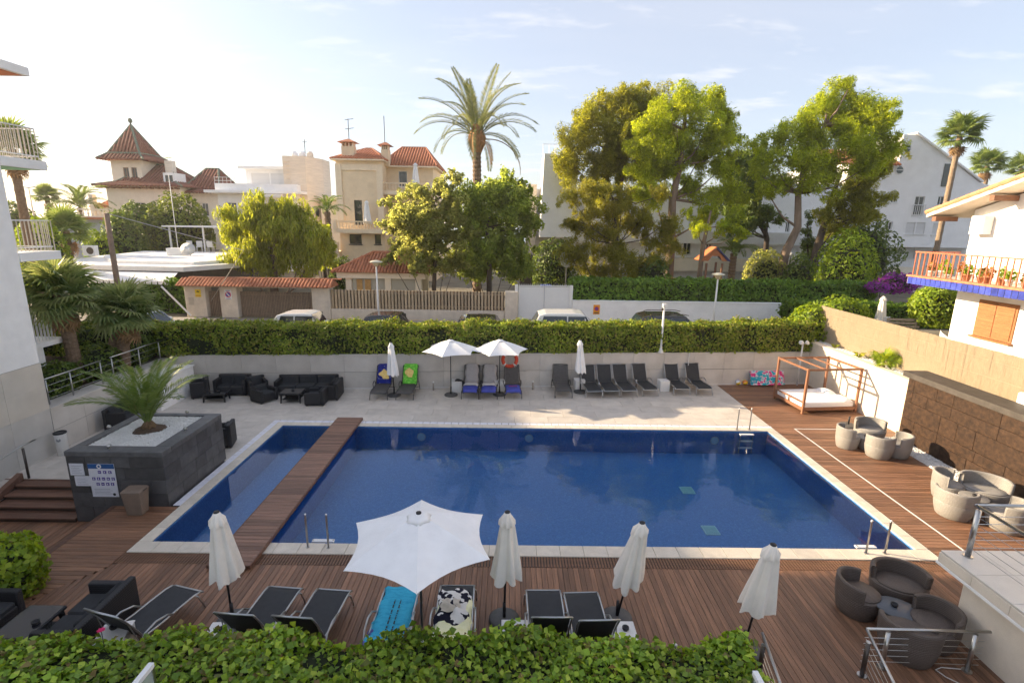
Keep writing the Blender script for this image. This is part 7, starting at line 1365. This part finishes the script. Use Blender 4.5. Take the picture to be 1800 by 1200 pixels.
# ------------------------------------------------------------------ parked cars
def car(label, x, y, L_, W_, H_, paint, roofm=None, suv=False, face=1, rails=False):
    r = thing('parked_car', label, 'car', (x, y, 1.062), 0 if face > 0 else math.pi, 'cars parked along the street'); h = H_; wl = .34
    bp = [(-L_ / 2, .32), (-L_ / 2 + .04, .62), (-L_ / 2 + .12, .98 * h * .62), (-L_ / 2 + .5, h * .64), (L_ / 2 - 1.25, h * .63), (L_ / 2 - .35, h * .52), (L_ / 2 - .03, h * .42), (L_ / 2, .3), (L_ / 2 - .2, .22), (-L_ / 2 + .2, .22)]
    MB().prism(bp, -W_ / 2, W_ / 2, 'y').build('body', paint, r, bevel=.07)
    rear = .16 if suv else .30; a = [(-L_ / 2 + rear, h * .63), (-L_ / 2 + rear + .28, h * .93), (-L_ / 2 + rear + .6, h * .985), (-.05, h), (.35, h * .975), (L_ / 2 - 1.22, h * .625)]; w0, w1 = W_ / 2 - .03, W_ / 2 - .2
    def wd_(z): return w0 + (w1 - w0) * max(0, (z - h * .62) / (h * .38))
    q = MB(); n = len(a); q.add([(px, -wd_(pz), pz) for px, pz in a] + [(px, wd_(pz), pz) for px, pz in a], [tuple(range(n)), tuple(range(2 * n - 1, n - 1, -1))] + [(i, n + i, n + i + 1, i + 1) for i in range(n - 1)]); q.build('cabin', roofm or paint, r, bevel=.04)
    zt, zb = h * .915, h * .665
    for s in (-1, 1):
        def pt2(px, pz): return (px, s * (wd_(pz) + .006), pz)
        xs = [-L_ / 2 + rear + .34, -.42, .42, L_ / 2 - 1.42]
        for i in range(3):
            x0, x1 = xs[i] + .03, xs[i + 1] - .03; t0 = x0 + (.12 if i == 0 else 0); t1 = x1 - (.42 if i == 2 else 0); MB().add([pt2(x0, zb), pt2(x1, zb), pt2(t1, zt), pt2(t0, zt)], [(0, 1, 2, 3)]).build('side_window', M_pane, r)
        MB().cbox(L_ / 2 - 1.62, L_ / 2 - 1.4, s * (W_ / 2 + .1) - .07, s * (W_ / 2 + .1) + .07, h * .64, h * .73, .03).build('mirror', paint, r)
        MB().cbox(L_ / 2 - .42, L_ / 2 - .04, s * (W_ / 2 - .3) - .16, s * (W_ / 2 - .3) + .16, h * .44, h * .525, .03).build('headlight', M_plastic, r); MB().cbox(-L_ / 2 - .01, -L_ / 2 + .14, s * (W_ / 2 - .2) - .14, s * (W_ / 2 - .2) + .14, h * .46, h * .6, .02).build('taillight', mat('lamp_red', (.4, .02, .02), .3), r)
        for px in (-L_ / 2 + .78, L_ / 2 - .85):
            w = MB().lathe([(wl - .05, 0), (wl, .03), (wl, .17), (wl - .05, .2)], 22).build('wheel', M_black, r, True); w.rotation_euler = (R_(90), 0, 0); w.location = (px, s * (W_ / 2 - .1) + .1, wl); d = MB().lathe([(.2, -.006), (.2, .206)], 14).build('rim', M_alu, w)
        if rails: MB().tube([(-L_ / 2 + .8, s * (w1 - .05), h + .0), (-L_ / 2 + 1.0, s * (w1 - .05), h + .05), (.2, s * (w1 - .05), h + .06), (.5, s * (w1 - .05), h)], .02, 6).build('roof_rail', M_dsteel, r, True)
    f0, f1 = Vector((L_ / 2 - 1.24, 0, h * .64)), Vector((.36, 0, h * .965)); nn = Vector((f0.z - f1.z, 0, f1.x - f0.x)); nn = Vector((abs(nn.x), 0, abs(nn.z))).normalized() * .012
    MB().add([(f0.x + nn.x, -w0 + .1, f0.z + nn.z), (f0.x + nn.x, w0 - .1, f0.z + nn.z), (f1.x + nn.x, w1 - .06, f1.z + nn.z), (f1.x + nn.x, -w1 + .06, f1.z + nn.z)], [(0, 1, 2, 3)]).build('windscreen', M_pane, r)
    b0_, b1_ = (-L_ / 2 + rear - .012, h * .67), (-L_ / 2 + rear + .25, h * .92); MB().add([(b0_[0], -w0 + .12, b0_[1]), (b0_[0], w0 - .12, b0_[1]), (b1_[0], w1 - .05, b1_[1]), (b1_[0], -w1 + .05, b1_[1])], [(0, 1, 2, 3)]).build('rear_window', M_pane, r)
    return r
Pw = mat('car_white', (.72, .72, .72), .25, .02, coat=.6); Pn = mat('car_navy', (.015, .022, .06), .2, .05, coat=.8); Pk = mat('car_black', (.02, .018, .018), .25, .05, coat=.8); Ps = mat('car_silver', (.5, .51, .53), .3, .03, metal=.4, coat=.6)
car('white hatchback parked in front of the slatted gate', -9.75, 24.6, 3.7, 1.65, 1.46, Pw); car('navy hatchback with black roof parked by the street lamp', -5.6, 24.6, 3.6, 1.65, 1.44, Pn, Pk); car('low dark car parked below the dense round tree', -1.0, 24.6, 3.9, 1.7, 1.36, Pk); car('white station SUV parked in front of the driveway', 3.2, 24.6, 4.4, 1.8, 1.66, Pw, suv=True); car('silver estate car with a dark roof parked below the ivy hedge', 8.1, 24.7, 4.3, 1.78, 1.6, Ps, Pk, suv=True, rails=True); car('white car glimpsed behind the fan palms', -17.2, 23.95, 4.0, 1.7, 1.45, Pw)
# ------------------------------------------------------------------ reed fence, balcony house and garden on the right
rf = thing('reed_fence', 'tall woven reed fence above the planting bed', 'fence', (14.25, 15, 1.84)); Mrd = mat('reed', (.40, .325, .225), .9, .16, 14, .3, 60, stretch=(6, 6, .5)); nR = 3600
ys = 5 + (np.arange(nR) + RNG.uniform(-.4, .4, nR)) * 18.0 / nR; q = MB()
for y in ys: 
    x = 14.22 + RNG.uniform(-.008, .008); w_ = RNG.uniform(.006, .011); t_ = 3.40 + RNG.uniform(-.02, .02); l_ = RNG.uniform(-.02, .02); q.add([(x, y - w_, 1.86), (x - w_, y, 1.86), (x, y + w_, 1.86), (x, y - w_ + l_, t_), (x - w_, y + l_, t_), (x, y + w_ + l_, t_)], [(0, 1, 4, 3), (1, 2, 5, 4)])
o = q.build('reeds', Mrd, rf, world=True); o['kind'] = 'stuff'; MB().box(14.235, 14.25, 5, 23.0, 1.86, 3.36).build('reed_backing', Mrd, rf, world=True)
for z in (2.1, 2.6, 3.1): MB().tube([(14.193, 5, z), (14.193, 23, z)], .004, 5).build('binding_wire', Mrd, rf, world=True)
cb_ = MB().cbox(13.75, 14.15, 12.6, 13.1, 1.85, 2.6, .03).build('white_box', M_white, None); tag(cb_, 'white rendered block standing on the brown wall by the reed fence', 'block')
hs = thing('balcony_house', 'white house with a red balcony and brown shutters at the right edge', 'building', (15.6, 14, 1.8)); MB().box(15.7, 26, 5, 17.8, 1, 4.95).build('lower_wall', M_white, hs, world=True); MB().prism([(5, 5.2), (18.0, 5.2), (18.0, 7.5), (12, 9.28), (5, 7.25)], 15.9, 26, 'x').build('upper_wall', M_white, hs, world=True); MB().box(14.25, 26, 5, 18.3, 4.951, 5.199).build('balcony_slab', M_cream, hs, world=True)
Mbt = mat('blue_tile', (.05, .07, .36), .3, .3, 6, rnd=.25); bt = MB().cbox(-.095, .095, -.016, 0, 0, .235, .006).mesh('blue_tile', Mbt)
for k in range(26): o = link('blue_tile', bt, hs); o.matrix_local = Matrix.Translation(-Vector(hs.location)) @ Matrix.Translation((14.248, 18.18 - k * .205, 4.955)) @ Matrix.Rotation(R_(-90), 4, 'Z')
for k in range(5): link('blue_tile', bt, hs).matrix_local = Matrix.Translation(-Vector(hs.location)) @ Matrix.Translation((14.4 + k * .205, 18.302, 4.955)) @ Matrix.Rotation(R_(180), 4, 'Z')
MB().cbox(14.2, 14.5, 5, 18.34, 5.2, 5.26, .01).build('tile_curb', M_rtile, hs, world=True); Mrr = mat('red_rail', (.45, .14, .07), .55, .1); bb_ = MB().box(-.014, .014, -.014, .014, 0, .78).mesh('baluster', Mrr)
for k in range(62): link('baluster', bb_, hs, Vector((14.36, 18.24 - k * .2, 5.26)) - Vector(hs.location))
for k in range(7): link('baluster', bb_, hs, Vector((14.5 + k * .2, 18.24, 5.26)) - Vector(hs.location))
MB().box(14.33, 14.39, 5, 18.27, 6.04, 6.08).build('handrail', Mrr, hs, world=True); MB().box(14.4, 15.9, 18.21, 18.27, 6.04, 6.08).build('handrail', Mrr, hs, world=True)
sh_ = MB().box(15.66, 15.699, 15.5, 16.85, 3.4, 4.6).build('window_frame', mat('shutter_wood', (.30, .13, .05), .6, .15, 6), hs, world=True)
for s in (0, 1):
    for k in range(18): MB().box(15.63, 15.659, 15.56 + s * .63, 16.16 + s * .63, 3.46 + k * .062, 3.50 + k * .062).build('shutter_slat', mat('shutter_slat', (.36, .16, .065), .6, .15, 6, rnd=.1), hs, world=True)
MB().box(15.55, 15.7, 15.45, 16.9, 3.34, 3.39).build('sill', mat('shutter_wood', 0), hs, world=True)
MB().prism([(19.0, 7.26), (19.0, 7.4), (12, 9.45), (5, 7.4), (5, 7.26), (12, 9.31)], 15.05, 26, 'x').build('roof', M_cream, hs, world=True)
Mot = mat('ochre_tile', (.42, .25, .13), .8, .25, 6)
for s in (-1, 1):
    for k in range(18):
        a0, a1 = k / 18, (k + 1.08) / 18; y0_, y1_ = 12 - s * 7.05 * (1 - a0) * -1, 12 - s * 7.05 * (1 - a1) * -1; z0_, z1_ = 7.44 + 2.05 * a0, 7.44 + 2.05 * a1
        MB().tube([(15.08, y0_, z0_), (15.08, y1_, z1_)], [.09, .075], 8).build('verge_tile', Mot, hs, world=True); MB().tube([(15.25, y0_, z0_), (15.25, y1_, z1_)], [.09, .075], 8).build('verge_tile', Mot, hs, world=True)
for y in (18.7, 16.6, 14.5, 12.4):
    z = 7.2 + (19.0 - y) * .293; MB().box(15.1, 15.89, y - .09, y + .09, z - .16, z + .0).build('purlin', mat('rafter', 0), hs, world=True)
MB().cbox(15.55, 15.89, 17.2, 17.7, 6.7, 7.3, .02).build('wall_unit', M_frame, hs, world=True)
Mtc = mat('flower_pot', (.45, .17, .08), .8, .15, 8)
for k in range(13):
    y = 17.9 - k * .36; s = random.uniform(.75, 1.15); r = thing('flower_pot', ['first', 'second', 'third', 'fourth', 'fifth', 'sixth', 'seventh', 'eighth', 'ninth', 'tenth', 'eleventh', 'twelfth', 'thirteenth'][k] + ' potted plant from the far end of the red balcony', 'flower pot', (14.72 + .12 * (k % 2), y, 5.2), 0, 'potted plants on the red balcony')
    MB().lathe([(.07 * s, 0), (.11 * s, .2 * s), (.125 * s, .2 * s), (.125 * s, .24 * s), (.09 * s, .23 * s)], 12).build('pot', M_plastic if k in (0, 1, 2, 3, 8) else Mtc, r, True)
    P, Nn = ellip(90, (0, 0, .36 * s), (.16 * s, .16 * s, .2 * s), .3); V, Q = leaves(P, Nn, .1, aspect=.6); o = link('foliage', fastmesh('foliage', V, Q, Lbr if k % 3 else leafmat('flower_mix', [(.08, .14, .02), (.5, .2, .05), (.55, .35, .25)], .3)), r); o['kind'] = 'stuff'
# garden furniture beyond the reed fence
structure('garden_ground', MB().box(14.3, 40, 18.4, 26.3, 1.0, 1.75), M_grass)
closed_parasol(at(1547, 560, 24).x, 24, 2.0, 'closed cream parasol in the right garden behind the reed fence', M_canvas, zb=.55, rad=.2, z0=1.75, seed=9, group='far closed parasols')
c = thing('garden_chair', 'white slatted garden chair beside the closed parasol in the right garden', 'chair', (at(1560, 560, 23.5).x, 23.6, 1.75), -.3); MB().box(-.28, .28, -.28, .25, .4, .44).build('seat', M_frame, c)
for k in range(6): MB().box(-.26 + k * .09, -.2 + k * .09, .24, .27, .44, 1.05).build('back_slat', M_frame, c)
for s in (-1, 1):
    MB().box(s * .28 - .03, s * .28 + .03, -.28, .25, .62, .66).build('armrest', M_frame, c)
    for y in (-.26, .23): MB().box(s * .26 - .025, s * .26 + .025, y - .025, y + .025, 0, .62).build('leg', M_frame, c)
c = thing('garden_bench', 'weathered wooden garden bench behind the reed fence', 'bench', (at(1595, 565, 23.4).x, 23.4, 1.75), -.08); Mbn = mat('weathered_wood', (.33, .28, .22), .9, .2, 6)
for k in range(3): MB().box(-.75, .75, -.25 + k * .16, -.12 + k * .16, .42, .455).build('seat_slat', Mbn, c); MB().box(-.75, .75, .25, .28, .56 + k * .16, .67 + k * .16).build('back_slat', Mbn, c)
for s in (-1, 1): MB().box(s * .6 - .04, s * .6 + .04, -.25, .25, 0, .419).build('leg', Mbn, c); MB().box(s * .6 - .03, s * .6 + .03, .281, .32, .3, 1.02).build('back_post', Mbn, c)
for i, (u, v, lab) in enumerate([(1656, 585, 'white wicker garden chair just left of the balcony house wall'), (1670, 572, 'second white garden chair behind the wicker one at the house wall')]):
    p = at(u, v, 19.6 + i); c = thing('garden_chair', lab, 'chair', (p.x, 19.6 + i, 1.75), 1.0, 'white chairs at the house wall'); q = MB().lathe([(.24, .4), (.26, .44), (.02, .45)], 16).build('seat', M_plastic, c, True)
    MB().grid([[(math.sin(a) * .27, math.cos(a) * .27, .42 + z * (1 - .25 * abs(a))) for a in np.linspace(-1.5, 1.5, 12)] for z in (0, .25, .5, .62)]).build('backrest', M_plastic, c, True)
    for s in (-1, 1):
        for y in (-1, 1): MB().tube([(s * .18, y * .18, .41), (s * .22, y * .22, 0)], .018, 6).build('leg', M_plastic, c)
# unseen block added beyond the left edge; its roof line shapes the terrace shadow
nb = thing('shadow_block', 'added house-shaped cream shadow block, unseen beyond the left edge behind the hotel wing', 'building', (-31, 24, 1)); ops = [(-33.5, -32.2, 3, 4.6), (-29.8, -28.5, 3, 4.6), (-33.5, -32.2, 6, 7.6), (-29.8, -28.5, 6, 7.6)]
w = MB(); facade(w, -36, -27, 19.5, 1, 8.6, ops); sides(w, -36, -27, 19.5, 27.5, 1, 8.6); w.build('wall', M_cst, nb, world=True); windows(nb, 19.5, ops); roof(nb, hip(-36, -27, 19.5, 27.5, 8.6, 1.6, 2, .4), M_rtile, M_rtile, .3, .11)
# ------------------------------------------------------------------ summer haze
hzm = bpy.data.materials.new('haze_air'); hzm.use_nodes = True; t = hzm.node_tree; t.nodes.clear(); vo = t.nodes.new('ShaderNodeVolumePrincipled'); oo = t.nodes.new('ShaderNodeOutputMaterial'); t.links.new(vo.outputs[0], oo.inputs['Volume']); vo.inputs['Color'].default_value = (1, .97, .93, 1); vo.inputs['Density'].default_value = .0005; vo.inputs['Anisotropy'].default_value = .45
hb = MB().box(-5100, 5100, -500, 6100, -5, 24).build('haze', hzm); hb['kind'] = 'stuff'; hb['label'] = 'thin warm summer haze in the air'; hb['category'] = 'haze'
